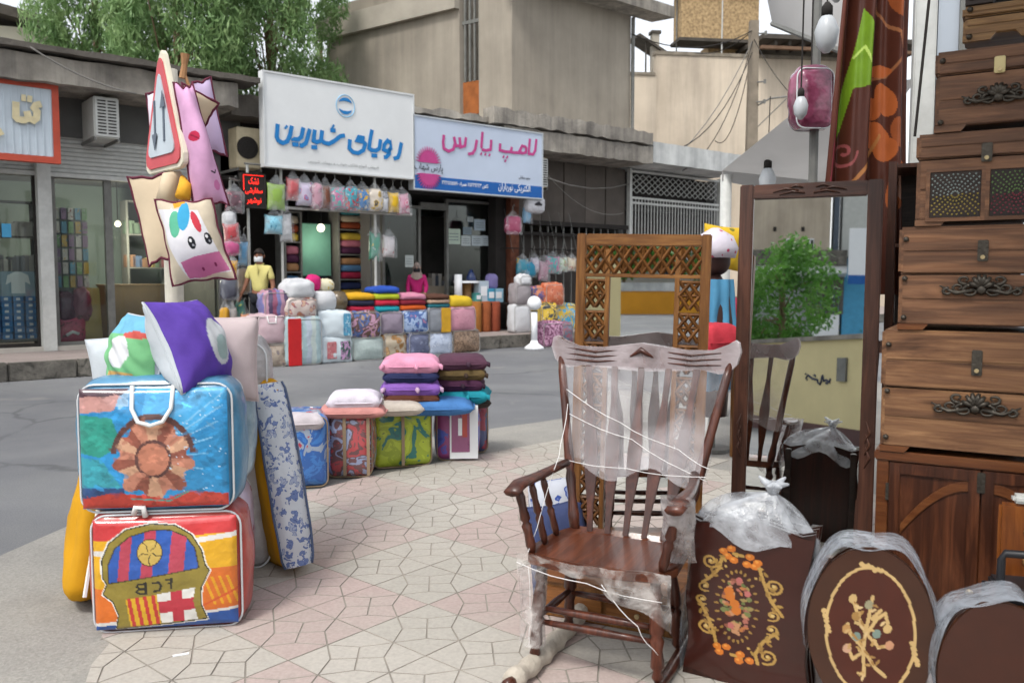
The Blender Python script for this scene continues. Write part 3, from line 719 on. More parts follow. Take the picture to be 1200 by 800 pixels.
q = C2(1020, 555); text_mesh('lettering', 'سعید صادقی', m_blk, e, w=.34, h=.085, loc=(q[0], -.004, q[1]))
e, w, h, sa, zb = signbox('shop_sign', 'white corrugated sign board in red frame with cream raised letters', (-75, 80, 69, 181), 1.15, .1, M('corrugated_white', '#b9c3cb', .5, .08, 3), M('red_frame', '#b04a36', .55, .15, 4), .1)
for k in range(14):
    u = -w/2 + .13 + k*(w-.26)/13; fB('rib', M('corrugated_white', '#b9c3cb'), [(u-.012, u+.012, -.012, .0, .11, h-.11)], e)
C3 = lambda x, y: (lambda q: (q[0] - (sa + w/2), q[1] - zb))(fp(x*70/509, 80 + y*110/800, 1.15))
lt = strokes(e, 'lettering', M('cream_letter', '#c9bd98', .6, .15, 8), [[(345,310),(300,320),(285,345),(310,375),(305,430),(280,450),(240,430),(222,370)], [(235,430),(200,448),(150,440),(130,420),(130,290)], [(175,255),(215,262)], [(225,262),(268,272)], [(-60,600),(-30,560),(15,540)]], .10, C3, -.055)
bracket(e, w, h, .9)
# LED sign
e, w, h, sa, zb = signbox('led_sign', 'small black sign board with glowing red Persian letters', (283, 202, 311, 243), 1.0, .1, m_dark, m_dark, .02)
m_led = M('led_red', '#ff2a1e', .5, 0, emit=1.3)
for k, t_ in enumerate(('تشک', 'سفارشی', 'نوشهر')): text_mesh('lettering', t_, m_led, e, w=w*(.42, .72, .6)[k], h=h*.2, loc=(0, -.012, h*(.78, .49, .2)[k]))
fB('led_border', m_led, [(-w*.42, w*.42, -.012, 0, h*.93, h*.945), (-w*.42, -w*.40, -.012, 0, h*.5, h*.92)], e)
fB('bracket', m_steelg, [(-.02, .02, .1, 1.05, h*.5, h*.55)], e)
# air-conditioner boxes
def acunit(rect, n, d, label, mat, fan, face=0):
    x0, y0, x1, y1 = rect; a = fp(x0, y0, n)[0]; b = fp(x1, y0, n)[0]; zt = fp(x0, y0, n)[1]; zb = fp(x0, y1, n)[1]; w = b-a; h = zt-zb
    e = T('air_conditioner', label, 'air conditioner', fw((a+b)/2, n, zb), FA)
    fB('case', mat, [(-w/2, w/2, 0, d, 0, h)], e, bev=.015)
    if fan:
        mb = MB(); rr_ = min(w, h)*.42
        for k in range(5): mb.tube([(-w*.08 + rr_*(k+1)/5*math.cos(a_), -.015, h/2 + rr_*(k+1)/5*math.sin(a_)) for a_ in np.linspace(0, 6.283, 21)[:-1]], .006, 4, closed=True)
        mb.build('fan_grille', m_dark, e); MB().prism([(-w*.08 + rr_*math.cos(a_), h/2 + rr_*math.sin(a_)) for a_ in np.linspace(0, 6.283, 25)[:-1]], -.008, .0).build('fan_opening', m_dark, e)
    else:
        fB('grille_frame', m_steelw, [(-w/2+.02, w/2-.02, -.02, -.001, .02, h-.02)], e)
        for k in range(11):
            z = .07 + k*(h-.14)/10; fB('louvre', m_dark, [(-w*.36, -.015, -.028, -.02, z-.011, z+.011), (.015, w*.36, -.028, -.02, z-.011, z+.011)], e)
    fB('support', m_steelg, [(-w/2, -w/2+.03, 0, 1.3, -.05, -.001), (w/2-.03, w/2, 0, 1.3, -.05, -.001)], e)
    return e
m_acw = M('ac_white', '#b9bab5', .5, .08); m_acc = M('ac_cream', '#b3a78c', .6, .15)
acunit((109, 112, 139, 160), 1.25, .75, 'white window air conditioner jutting out beside a corrugated sign', m_acw, False)
acunit((277, 148, 306, 196), 1.3, .4, 'cream outdoor air conditioner unit with round fan beside white sign', m_acc, True)
acunit((629, 184, 642, 219), 1.15, .6, 'narrow cream air conditioner grille at the end of pale blue sign', m_acc, False)
# ================================================================== buildings behind
m_cement = M('cement_render', '#8e867a', .95, .14, .35, .35, 8, col2='#9a9285', streak=.16); m_cementl = M('cement_band', '#a19a8e', .95, .15, 1, .4, 14)
cb = gp(600, 400); c0 = ray(600, 400); Yc = 24.5; cn = at(600, 130, Yc)
up = T('cement_building', 'bare grey cement building with barred slit window rising behind shops', 'building', (cn.x, cn.y, 0), 0)
def obox(mb, o, u, v, a0, a1, b0, b1, z0, z1):
    P = [o + u*a + v*b for a, b in ((a0, b0), (a1, b0), (a1, b1), (a0, b1))]
    mb.add([(p.x, p.y, z0) for p in P] + [(p.x, p.y, z1) for p in P], [(0,3,2,1),(4,5,6,7),(0,1,5,4),(1,2,6,5),(2,3,7,6),(3,0,4,7)]); return mb
ur = Vector((math.cos(R(40)), math.sin(R(40)), 0)); ul = Vector((-math.cos(R(36)), math.sin(R(36)), 0)); Z0 = Vector((0, 0, 0))
def solve_u(px, dirv):                      # length along dirv from the corner until it shows at column px
    k = (px - 600) / FPX; return (k*cn.y - cn.x) / (dirv.x - k*dirv.y)
lr = solve_u(736, ur); ll = solve_u(388, ul); wa = solve_u(562, ul); wb = solve_u(540, ul)
ztw = 10.4
obox(MB(), Z0, ur, ul, 0, lr, 0, wa, 0, ztw).build('wall', m_cement, up)
obox(MB(), Z0, ur, ul, 0, lr, wb, ll, 0, ztw).build('wall', m_cement, up)
wx0 = at(550, 120, Yc).z; obox(MB(), Z0, ur, ul, .3, lr, wa, wb, 0, 6.3).build('wall', m_cement, up)
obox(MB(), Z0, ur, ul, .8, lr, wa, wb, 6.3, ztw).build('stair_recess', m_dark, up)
wdw = obox(MB(), Z0, ur, ul, .12, .16, wa, wb, 6.3, 7.25).build('window_panel', M('rust_orange', '#94572c', .8, .3, 3, .3, 20), up)
for k in range(4):
    q = wa + (wb - wa) * (k + .5) / 4; obox(MB(), Z0, ur, ul, .10, .14, q-.03, q+.03, 7.25, ztw-.4).build('window_bar', m_steelg, up)
obox(MB(), Z0, ur, ul, .09, .15, wa, wb, 8.9, 9.0).build('window_rail', m_steelg, up)
obox(MB(), Z0, ur, ul, -.5, lr + 1.0, -.8, .0, 9.75, 10.1).build('roof_overhang', m_slab, up)
# top band of the left wall slopes down away from the corner
bd = MB(); t0_ = solve_u(530, ul); P0 = ul*(wb) ; P1 = ul*ll
zl0, zl1 = 9.72, 9.55
obox(bd, Z0, ur, ul, -.18, .0, wb, ll + .3, 9.35, 10.0); bd.build('roof_band', m_cementl, up)
obox(MB(), Z0, ur, ul, -.10, .0, lr, lr, 0, 0) if False else None
dp = MB(); p_ = ur*lr - ul*.08; dp.tube([(p_.x, p_.y, 4.8), (p_.x, p_.y, 9.7)], .06, 6); dp.build('drain_pipe', m_steelg, up)
# cream rendered house with brick upper storey
m_cream = M('cream_render', '#b9ab98', .95, .13, .3, .3, 8, col2='#c6b9a6', streak=.2); m_brick = M('tan_brick', '#8d7657', .9, .3, 9, .6, 30, col2='#a58d69')
m_tar = M('tar_edge', '#4b4640', .9, .3, 3)
Yh = 36.0; A1 = at(742, 300, Yh); 
hs_ = T('rendered_house', 'cream rendered house with tan brick upper storey and water chimney', 'building', (A1.x, Yh, 0), R(8))
def hx(px, py): q = at(px, py, Yh); return q.x - A1.x, q.z
x0, _ = hx(742, 60); x1, zt = hx(965, 63); xs, zs = hx(760, 88)
fB('wall', m_cream, [(-1.2, .9, 0, .3, 0, zs)], hs_); fB('wall', m_cream, [(.9, x1 + 4, 0, .3, 0, zt)], hs_)
m_stain = M('stained_coping', '#7d7568', .95, .35, 3, .4, 20); fB('coping', m_stain, [(.85, x1 + 4, -.05, .38, zt, zt + .14)], hs_); fB('coping', m_stain, [(-1.25, .85, -.05, .38, zs, zs + .12)], hs_)
a, z_ = hx(806, 40); b, z2 = hx(899, 0); fB('upper_wall', m_brick, [(a+1.6, b+1.2, 1.6, 2.6, zt-.5, z_ + .1)], hs_)
fB('bay_wall', m_brick, [(a, b+.2, .6, 1.6, z_ + .1, z2 + .9)], hs_); fB('bay_sill', m_tar, [(a-.1, b+.3, .5, 1.7, z_-.03, z_ + .1)], hs_); fB('eaves', m_tar, [(a-.5, b+.8, .3, 1.9, z2+.9, z2+1.15)], hs_)
u, z3 = hx(857, 62); v, z4 = hx(875, 53); wdo = fB('window', m_wht, [(u, v, 1.48, 1.6, z3, z4)], hs_); fB('pane', m_dark, [(u+.06, v-.06, 1.46, 1.475, z3+.06, z4-.06)], wdo)
u, z3 = hx(774, 60); v, z4 = hx(783, 30); fB('chimney', m_cementl, [(u, v, 1, 1.35, zs-.5, z4)], hs_); fB('chimney_cap', m_tar, [(u-.06, v+.06, .94, 1.41, z4, z4+.12)], hs_)
u, z3 = hx(757, 32); v, z4 = hx(800, 58); MB().add([(u, .8, z3), (v, .8, z4), (v, 2.6, z4+.2), (u, 2.6, z3+.2), (u, .8, z3-.12), (v, .8, z4-.12), (v, 2.6, z4+.1), (u, 2.6, z3+.1)], [(0,1,2,3),(7,6,5,4),(0,4,5,1),(1,5,6,2),(2,6,7,3),(3,7,4,0)]).build('lean_roof', m_tar, hs_)
fB('lean_post', m_tar, [(u+.3, u+.36, 1, 1.06, zs-.4, z3-.15), (v-.3, v-.24, 1, 1.06, zs-.4, z4)], hs_)
u, z3 = hx(804, 60); MB().tube([(u, 1, z3-1), (u, 1, z3+3.5)], .03, 5).build('antenna_mast', m_steelg, hs_)
u, z3 = hx(857, 60); MB().tube([(u, .6, z3), (u, .6, z3+3.5)], .03, 5).build('antenna_mast', m_steelw, hs_)
# porch roof at its right end
u, z3 = hx(898, 48); v, z4 = hx(962, 62); fB('porch_roof', m_tar, [(u-.4, v+5, -1.2, 3, zt+.5, zt+.68)], hs_); fB('porch_beam', M('weathered_wood', '#6b5443', .9, .2), [(u-.4, v+5, -1.1, -.9, zt+.12, zt+.24)], hs_)
for k in range(7): fB('rafter', m_tar, [(u+.2+k*.6, u+.32+k*.6, -1.0, .2, zt+.3, zt+.48)], hs_)
# old white house corner top-left
q = at(0, 60, 27); hl = T('roofed_house', 'cream house corner with dark roof edge at the far left', 'building', (q.x, q.y, 0), R(20))
a_, z_ = at(-40, 28, 27), at(30, 60, 27)
fB('wall', M('pale_render', '#bdb8a8', .95, .12, 1), [(-5, 1.4, 0, 4, 0, at(20, 30, 27).z)], hl); MB().add([(-5, -.5, 10.6), (1.7, -.5, 9.2), (1.7, 4.4, 9.2), (-5, 4.4, 10.6), (-5, -.5, 10.9), (1.7, -.5, 9.5), (1.7, 4.4, 9.5), (-5, 4.4, 10.9)], [(0,3,2,1),(4,5,6,7),(0,1,5,4),(1,2,6,5),(2,3,7,6),(3,0,4,7)]).build('roof', m_tar, hl)
# ================================================================== trees
def leafmat(name, c1, c2, c3):
    m, nt, b = newmat(name); vec = coords(nt, world=True)
    n = N(nt, 'TexNoise', Scale=1.4, Detail=5); L(nt, vec, n.inputs['Vector'])
    r = ramp(nt, [(.3, l4(c1)), (.5, l4(c2)), (.72, l4(c3))]); L(nt, n.outputs[0], r.inputs[0]); L(nt, r.outputs[0], b.inputs['Base Color'])
    b.inputs['Roughness'].default_value = .55; b.inputs['Specular IOR Level'].default_value = .35
    tl = N(nt, 'BsdfTranslucent'); L(nt, r.outputs[0], tl.inputs[0]); mx = N(nt, 'MixShader', Fac=.35); L(nt, b.outputs[0], mx.inputs[1]); L(nt, tl.outputs[0], mx.inputs[2]); L(nt, mx.outputs[0], nt.nodes['Material Output'].inputs['Surface'])
    return m
m_euc = leafmat('leaf_eucalyptus', '#5a7a4c', '#7d9c64', '#a0b880'); m_broad = leafmat('leaf_broad', '#3a6428', '#558636', '#74a04c'); m_bark = M('bark', '#7d6a55', .9, .3, 6, .6, 20)
def leaves(cl, per, size, elong, droop, seed):
    rs = np.random.RandomState(seed); out = []
    for (c, r) in cl:
        k = max(8, int(per * r.prod() ** .5 if hasattr(r, 'prod') else per))
        u = rs.normal(size=(k, 3)); u /= np.linalg.norm(u, axis=1, keepdims=True); u *= rs.uniform(.25, 1, (k, 1)) ** .6
        out.append(c + u * r)
    C = np.concatenate(out); n = len(C)
    d = rs.normal(size=(n, 3)); d[:, 2] -= droop; d /= np.linalg.norm(d, axis=1, keepdims=True)
    w = np.cross(d, rs.normal(size=(n, 3))); w /= np.linalg.norm(w, axis=1, keepdims=True)
    s = size * rs.uniform(.6, 1.35, (n, 1)); a = d * s * elong / 2; b = w * s / 2
    return np.stack([C - a, C + b*.9, C + a, C - b*.9], 1)
def tree(name, label, base, h, crown, ncl, clr, per, size, elong, droop, mat, seed, trunk=.22, group=None, lean=(0, 0)):
    rs = np.random.RandomState(seed); e = T(name, label, 'tree', base, 0, group)
    (cx, cy, cz), (rx, ry, rz) = crown; cl = []; tb = MB()
    top = Vector((cx*.6, cy*.6, cz)); tb.tube([(0, 0, -.1), (cx*.2+.05, cy*.2, h*.3), (cx*.4, cy*.4, h*.55), tuple(top), (cx, cy, cz + rz*.6)], [trunk, trunk*.85, trunk*.7, trunk*.5, trunk*.12], 8)
    for k in range(ncl):
        u = rs.normal(size=3); u /= np.linalg.norm(u); u *= rs.uniform(.35, 1.0) ** .5
        c = np.array([cx, cy, cz]) + u * np.array([rx, ry, rz]); r = clr * rs.uniform(.55, 1.3) * np.array([1, 1, .8 + .35*droop])
        cl.append((c, r))
        if k % 3 == 0:
            s0 = Vector((cx*.4, cy*.4, h*.5)).lerp(top, rs.uniform(0, 1)); m_ = s0.lerp(Vector(c), .55) + Vector((0, 0, .25)); tb.tube([s0, m_, Vector(c)], [trunk*.2, trunk*.1, .01], 5)
    tb.build('trunk', m_bark, e, smooth=True); quads_mesh('crown', leaves(cl, per, size, elong, droop, seed), mat, e); return e
TG = 'tall trees behind the shop roofs'
for k, (px, Y, zc, rx, rz, ncl, lab) in enumerate(((122, 25.5, 9.3, 1.9, 3.4, 52, 'tall feathery tree behind roof above the window air conditioner'), (215, 24.0, 9.4, 2.2, 3.9, 62, 'tall feathery tree behind roof in line with the road sign'), (322, 26.5, 9.6, 2.2, 4.0, 60, 'tall feathery tree behind roof above the large white sign'), (380, 30.0, 8.2, 1.0, 3.4, 16, 'thin sparse tree between the white sign and cement building'))):
    p = at(px, 300, Y); tree('tall_tree', lab, (p.x, p.y, 0), zc, ((0, 0, zc), (rx, 1.8, rz)), ncl, .62, 900 if k < 3 else 500, .055, 4.2, 1.6, m_euc, 40 + k, .2, TG)
tree('green_tree', 'dense green tree in the lane beyond lattice gate', (at(905, 300, 42).x, 42, 0), 4, ((0, 0, 4.0), (4.5, 2.5, 2.3)), 50, .8, 260, .16, 1.6, .3, m_broad, 77)
# ================================================================== pole, lamp, wires
pl = at(880, 200, 31.5)
up_ = T('utility_pole', 'weathered concrete utility pole in front of cream house', 'pole', (pl.x, pl.y, 0), 0)
zt = at(885, 25, 31.5).z
MB().add([(-.24, -.2, 0), (.24, -.2, 0), (.24, .2, 0), (-.24, .2, 0), (-.15, -.13, zt), (.15, -.13, zt), (.15, .13, zt), (-.15, .13, zt)], [(0,3,2,1),(4,5,6,7),(0,1,5,4),(1,2,6,5),(2,3,7,6),(3,0,4,7)]).build('shaft', M('pole_concrete', '#83796b', .95, .2, 2, .4, 20), up_)
for z in (zt-.5, zt-2.2, zt-2.9): MB().tube([(.1, -.2, z), (.35, -.3, z)], .03, 5).tube([(.35, -.3, z-.07), (.35, -.3, z+.07)], .05, 6).build('insulator', m_steelg, up_)
za = at(905, 118, 31.5).z
MB().tube([(.15, 0, za-.2), (.6, -.1, za+.05), (1.2, -.2, za+.1), (1.7, -.3, za-.05), (1.95, -.3, za-.35)], .035, 6).tube([(.15, 0, za-1.0), (1.2, -.2, za+.05)], .02, 5).build('lamp_arm', m_steelg, up_)
MB().tube([(1.95, -.3, za-.3), (2.1, -.35, za-.6), (2.2, -.4, za-.75)], [.08, .26, .2], 10).build('lamp_head', m_acw, up_)
def cable(label, pts, r=.014, sag=.0, mat=None):
    a, b = Vector(pts[0]), Vector(pts[-1]); P = [a.lerp(b, t) - Vector((0, 0, sag*4*t*(1-t))) for t in np.linspace(0, 1, 14)]
    o = MB().tube(P, r, 5).build('overhead_cable', mat or m_dark, smooth=True); tag(o, label, 'cable'); return o
ptop = Vector((pl.x, pl.y, zt - .6))
q = fp(697, 205, 1.2); m_gc = M('grey_cable', '#77746f', .7)
cable('grey cable drooping from utility pole to the pale blue sign', (ptop, fw(*[fp(640, 208, 1.0)[0], 1.0, fp(640, 208, 1.0)[1]])), .016, 2.0, m_gc)
cable('dark cable falling from utility pole to the lattice gate top', (ptop, fw(fp(800, 200, 1.0)[0], 1.0, fp(800, 200, 1.0)[1])), .014, .9)
cable('dark cable dropping down the cream wall from utility pole', (ptop - Vector((0, 0, .2)), at(838, 165, 35.5)), .016, 1.2)
cable('thin wire from pole to the grey market awning', (ptop, at(935, 118, 25)), .014, .2)
cable('grey cable looping across the dark metal shop front', (fw(fp(642, 205, 1.6)[0], 1.6, fp(642, 205, 1.6)[1]), fw(fp(730, 245, 2.0)[0], 2.0, fp(730, 250, 2.0)[1])), .012, .35, m_gc)
cable('slack cable strung along the roof slab above window air conditioner', (fw(fp(35, 55, .7)[0], .7, fp(35, 55, .7)[1]), fw(fp(160, 110, .7)[0], .7, fp(160, 110, .7)[1])), .014, .1, m_gc)

cable('dark service wire running from pole to the cement building roof', (ptop + Vector((0, 0, .3)), at(740, 40, 25.5)), .018, .5)
cable('black cable running from pole to the brick storey', (ptop + Vector((0, 0, .3)), at(815, 62, 35.8)), .018, .3)
cable('long dark cable running from pole over the whitewashed slab', (ptop + Vector((0, 0, -.4)), fw(fp(745, 172, 1.0)[0], 1.0, fp(745, 172, 1.0)[1])), .016, 1.3)
# ================================================================== near left: pole with road sign and bedding
m_pole = M('pole_white', '#b9b4a8', .6, .2, 8, .2, 30)
m_pipe = M('clear_piping', '#c9ccce', .25, .05, 8, coat=.8); m_strap = M('white_strap', '#dcdcda', .6, .06)
m_pp = PAINTMAT('printed_bag', .45, .9, .7, 5, .05); m_pc = PAINTMAT('printed_cloth', .75, 0, .35, 10, .02); m_marq = PAINTMAT('marquetry', .3, .8, .05, 30, .002)
psn = at(206, 400, 4.32)
MB().tube([(0, 0, 0), (0, 0, 2.5)], .045, 14).tube([(0, 0, 0), (0, 0, .06)], .09, 14).build('sign_pole', m_pole, loc=(psn.x, psn.y, GZ - .005), smooth=True)
tag(bpy.data.objects['sign_pole'], 'white painted steel post holding the triangular road sign', 'post')
# triangular sign
L_ = at(172, 203, 4.25); Rr = at(221, 192, 3.87); L_.z = Rr.z = 2.0
dirx = (Rr - L_); dirx.z = 0; wd = dirx.length; yaw = math.atan2(dirx.y, dirx.x); mid = (L_ + Rr) / 2
sg = T('road_sign', 'red bordered triangular two-way traffic sign seen edge on above pillow covers', 'sign', (mid.x, mid.y, mid.z), yaw)
hh = .60
def rtri(k, r=.035, n=5):
    A = [(-wd/2*k, (1-k)*hh*.36), (wd/2*k, (1-k)*hh*.36), (0, (1-k)*hh*.36 + hh*k)]; out = []
    for i in range(3):
        p = Vector(A[i]); a = (Vector(A[i-1]) - p).normalized(); b = (Vector(A[(i+1) % 3]) - p).normalized()
        for t in np.linspace(0, 1, n): q = p + (a*(1-t) + b*t) * r * 2.0 * (1 - .35*math.sin(math.pi*t)); out.append((q.x, q.y))
    return out
MB().prism(rtri(1), -.012, .014).build('rim', M('sign_cream', '#d6d0bd', .5, .08, 6), sg, bev=.004)
MB().prism(rtri(.90), -.020, -.013).build('border', M('sign_red', '#c0545a', .5, .1, 5), sg)
MB().prism(rtri(.66, .02), -.026, -.0205).build('face', M('sign_grey', '#b5bfc6', .5, .06, 5), sg)
m_arr = M('arrow_grey', '#5d6672', .5, .1)
for sx, up in ((-.055, False), (.055, True)):
    z0_, z1_ = .13, .33
    MB().box(sx-.008, sx+.008, -.031, -.0265, z0_, z1_).prism([(sx-.03, z1_-.045), (sx+.03, z1_-.045), (sx, z1_+.03)] if up else [(sx-.03, z0_+.045), (sx, z0_-.03), (sx+.03, z0_+.045)], -.034, -.0312).build('arrow', m_arr, sg)
MB().box(-.03, .03, .014, .06, .2, .26).build('clamp', m_steelg, sg)
MB().tube([(.03, .05, .22), ((psn - mid).x*math.cos(-yaw) - (psn - mid).y*math.sin(-yaw), (psn - mid).x*math.sin(-yaw) + (psn - mid).y*math.cos(-yaw), .22)], .015, 6).build('bracket', m_steelg, sg)
# a bundle of straw on the post top
o = MB().tube([(0, 0, 0), (.01, 0, .06), (.015, 0, .11)], [.018, .014, .022], 8).tube([(.01, 0, .02), (.05, 0, -.1)], .008, 5).build('cardboard_tag', M('cardboard', '#9a7350', .8, .2, 8), loc=at(214, 92, 4.03)); tag(o, 'small cardboard scrap tied at the top of sign post', 'tag')
# hanging pillow covers
m_cov = M('cream_cover', '#c9b79c', .8, .08, 5, .25, 10); m_pinkc = M('lilac_plush', '#c58fb4', .85, .1, 6, .3, 14); m_trim = M('maroon_trim', '#5b1f33', .7, .1)
def cover(label, quad, Y0, Y1, mat, bul=.05, trim=True, paint=None, n=20, wr=.014, seed=1, pin=.09):
    """hanging flat case: quad of photo points tl,tr,br,bl"""
    P = [at(q[0], q[1], Y) for q, Y in zip(quad, (Y0, Y1, Y1, Y0))]; o0 = (P[0]+P[1]+P[2]+P[3]) / 4
    e = T('pillow_cover', label, 'pillow cover', (o0.x, o0.y, min(p.z for p in P)), 0); base = Vector(e.location)
    P = [np.array(p - base) for p in P]; nm = np.cross(P[1]-P[0], P[3]-P[0]); nm = nm/np.linalg.norm(nm)
    if nm[1] > 0: nm = -nm
    def geom(U, V, sg_=1):
        u = ((U+1)/2)[..., None]; v = ((1-V)/2)[..., None]
        Q = (P[0]*(1-u) + P[1]*u)*(1-v) + (P[3]*(1-u) + P[2]*u)*v
        cq = (P[0]+P[1]+P[2]+P[3])/4; pk = (pin*((1-U**2)*np.abs(V)**1.5 + (1-V**2)*np.abs(U)**1.5) + .025*np.sin(U*7+seed)*np.abs(V)**4 + .02*np.sin(V*9+seed)*np.abs(U)**4)[..., None]; Q = Q + (cq - Q)*pk
        b = ((1-U**2)*(1-V**2))**.6 * bul; w_ = _noise(Q, 20, seed)*wr*np.minimum(1, (1-U**2)*3)
        return Q + nm*(sg_*(b + .004) + w_)[..., None]
    if paint:
        paint.build('printed_front', lambda U, V: np.moveaxis(geom(U, V), -1, 0), m_pc, e)
    g = np.linspace(-1, 1, n); U, V = np.meshgrid(g, g); mb = MB()
    if not paint: mb.grid(geom(U, V))
    mb.grid(geom(U, V, -1)); mb.build('case', mat, e, smooth=True, norm=False)
    if trim:
        E_ = []
        for a_, b_ in (((-1, 1), (1, 1)), ((1, 1), (1, -1)), ((1, -1), (-1, -1)), ((-1, -1), (-1, 1))):
            for t in np.linspace(0, 1, 10)[:-1]:
                uu = np.array([a_[0]*(1-t) + b_[0]*t]); vv = np.array([a_[1]*(1-t) + b_[1]*t]); E_.append(tuple(geom(uu, vv)[0]))
        MB().tube(E_, .007, 5, closed=True).build('trim', m_trim, e, smooth=True)
    return e
cover('plain cream pillow cover with maroon trim hanging from sign post', [(150, 207), (202, 200), (204, 304), (176, 312)], 4.1, 4.06, m_cov, .02)
cover('folded cream pillow cover with dark edge draped over sign post top', [(212, 98), (256, 122), (240, 148), (222, 128)], 3.98, 4.1, m_cov, .015, seed=5)
cover('white pillow cover with purple corner peeking behind road sign', [(172, 110), (200, 100), (206, 158), (178, 165)], 4.22, 4.15, M('white_cover', '#cfc9d2', .8, .06), .02)
cover('pale lilac pillow cover hanging at the back of sign post', [(225, 96), (246, 90), (266, 184), (236, 180)], 4.2, 4.25, M('lilac_cover', '#b8a5c4', .8, .08), .03, seed=8)
pp = Paint(205, 150, 320, 525, 60, '#cf9fc2'); pp.ell(240, 320, 22, 16, '#b8264a').line([(228, 315), (256, 330)], 5, '#8d1636'); pp.line([(280, 428), (294, 434), (300, 424)], 5, '#2b2430'); pp.ell(293, 472, 12, 17, '#c2629a', a=.8)
cover('long pink plush face pillow with closed eye hanging beside road sign', [(203, 96), (225, 99), (268, 241), (227, 246)], 3.93, 3.97, m_pinkc, .10, paint=pp, seed=3)
pu = Paint(585, 150, 820, 470, 110, '#c9bca6')           # unicorn face case, drawn in crop pixels
pu.poly([(590, 185), (760, 190), (815, 440), (650, 470), (605, 330)], '#d8d6da'); pu.poly([(618, 210), (650, 175), (655, 215)], '#dfdce0')
pu.poly([(640, 395), (700, 375), (800, 362), (812, 435), (735, 458), (648, 465)], '#c06a94'); pu.ell(718, 427, 5, 8, '#7a2350'); pu.ell(770, 413, 5, 8, '#7a2350')
pu.ell(653, 245, 25, 55, '#58a98a', .2); pu.ell(697, 215, 25, 62, '#3a9cc6', .25); pu.ell(742, 240, 15, 45, '#c03a48', -.15); pu.poly([(650, 85), (680, 80), (712, 160), (668, 170)], '#d59a2e'); pu.poly([(652, 150), (700, 150), (690, 175), (660, 180)], '#d59a2e')
for x, y in ((707, 323), (772, 309)): pu.ell(x, y, 14, 24, '#1f2026'); pu.ell(x-3, y-9, 5, 7, '#e4e4e6'); pu.ell(x+3, y+9, 4, 5, '#9a9aa0')
cover('white unicorn face pillow cover with colourful mane and pink snout', [(182, 234), (248, 233), (277, 327), (203, 335)], 3.86, 3.9, m_cov, .09, paint=pu, seed=11)
o = MB().tube([at(196, 236, 3.98), at(200, 208, 4.0), at(212, 205, 4.03)], [.05, .04, .02], 8).build('gathered_cloth', m_cov, smooth=True); tag(o, 'bunched cream cloth tied above the unicorn cover', 'cloth')
o = MB().tube([at(214, 232, 3.9), at(217, 218, 3.92), at(214, 208, 3.98)], [.035, .03, .012], 8).build('yellow_horn', M('horn_yellow', '#cf9a2c', .8, .1), smooth=True); tag(o, 'yellow stuffed horn poking up from unicorn cover', 'toy horn')
# ---- stacked bedding bags
def rimtube(mb, w, h, y, r, rad=.006, bul=0):
    pts = []
    for cx, cz, a0 in ((w/2-r, h-r, 0), (-w/2+r, h-r, 90), (-w/2+r, r, 180), (w/2-r, r, 270)):
        for a in np.linspace(a0, a0+90, 6): pts.append((cx + r*math.cos(R(a)), y, cz + r*math.sin(R(a))))
    mb.tube(pts, rad, 6, closed=True)
def bagthing(name, label, loc, rz, w, d, h, body, paint=None, handle=True, group=None, r=.05, bulge=.03, seed=0, cat='bedding bag', rot=None, pipe=None, n=14, wr=.006):
    e = T(name, label, cat, loc, rz, group, rot)
    softbag(w, d, h, r, bulge, n, wr, seed).build('body', body, e, smooth=True, merge=True)
    pm = MB(); rimtube(pm, w*.985, h*.985, -d/2 + .018, r*1.1, .005); pm.build('piping', pipe or m_pipe, e, smooth=True)
    pm = MB(); rimtube(pm, w*.985, h*.985, d/2 - .018, r*1.1, .005); pm.build('piping', pipe or m_pipe, e, smooth=True)
    if paint:
        def g(U, V):
            x = U*w*.47; z = h/2 + V*h*.46; k = np.maximum(np.abs(U), np.abs(V))
            y = -d/2 - bulge*(1-(U*.94)**2)*(1-(V*.94)**2) - .014
            y = y + np.clip((k - .9)*10, 0, 1)**2*.012
            return x, y, z
        paint.build('printed_panel', g, m_pp, e)
    if handle:
        hw, top = w*.13, h*.98; hp = MB()
        P = [(-hw, -d/2-.012, top), (-hw*.95, -d/2-bulge*.6-.02, top-.09), (-hw*.6, -d/2-bulge-.028, top-.14), (0, -d/2-bulge-.03, top-.155), (hw*.6, -d/2-bulge-.028, top-.14), (hw*.95, -d/2-bulge*.6-.02, top-.09), (hw, -d/2-.012, top)]
        hp.tube(P, .009, 6); hp.build('handle', m_strap, e, smooth=True)
    return e
fc = Paint(175, 225, 775, 725, 150, '#d8a31f')
X_, Y_ = fc.X, fc.Y
fc.put(Y_ < 315 - (X_-175)*.03, '#c63a3c'); fc.put((Y_ > 362 - (X_-175)*.11) & (Y_ < 385 - (X_-175)*.11), '#d6d2cc'); fc.put((Y_ > 455) & (X_ > 600), '#cf6a24'); fc.put((Y_ > 530) & (X_ < 300), '#cf6a24')
for k in range(4): fc.line([(640+k*32, 500), (680+k*32, 620)], 12, '#d99a1c')
fc.line([(600, 640), (775, 560)], 10, '#c85324'); fc.put(Y_ > 690 - (X_-175)*.08, '#d6d2cc'); fc.put(Y_ > 705 - (X_-175)*.085, '#234f96')
cr = [(215,480),(213,400),(245,325),(315,268),(420,245),(520,255),(590,300),(630,370),(645,440),(662,465),(625,540),(622,620),(645,690),(262,722),(275,650),(255,590),(213,555),(232,510)]
fc.poly([((x-430)*1.035+430, (y-480)*1.03+480) for x, y in cr], '#e3e0d6'); fc.poly([((x-430)*1.012+430, (y-480)*1.012+480) for x, y in cr], '#26231c'); fc.poly(cr, '#8a7a32')
dome = [(240,505),(240,420),(268,350),(330,298),(420,272),(500,275),(565,305),(603,360),(618,450),(430,478)]
dm = fc.inpoly(dome); xs = X_ + (Y_-400)*.10
fc.put(dm, '#2d56a4')
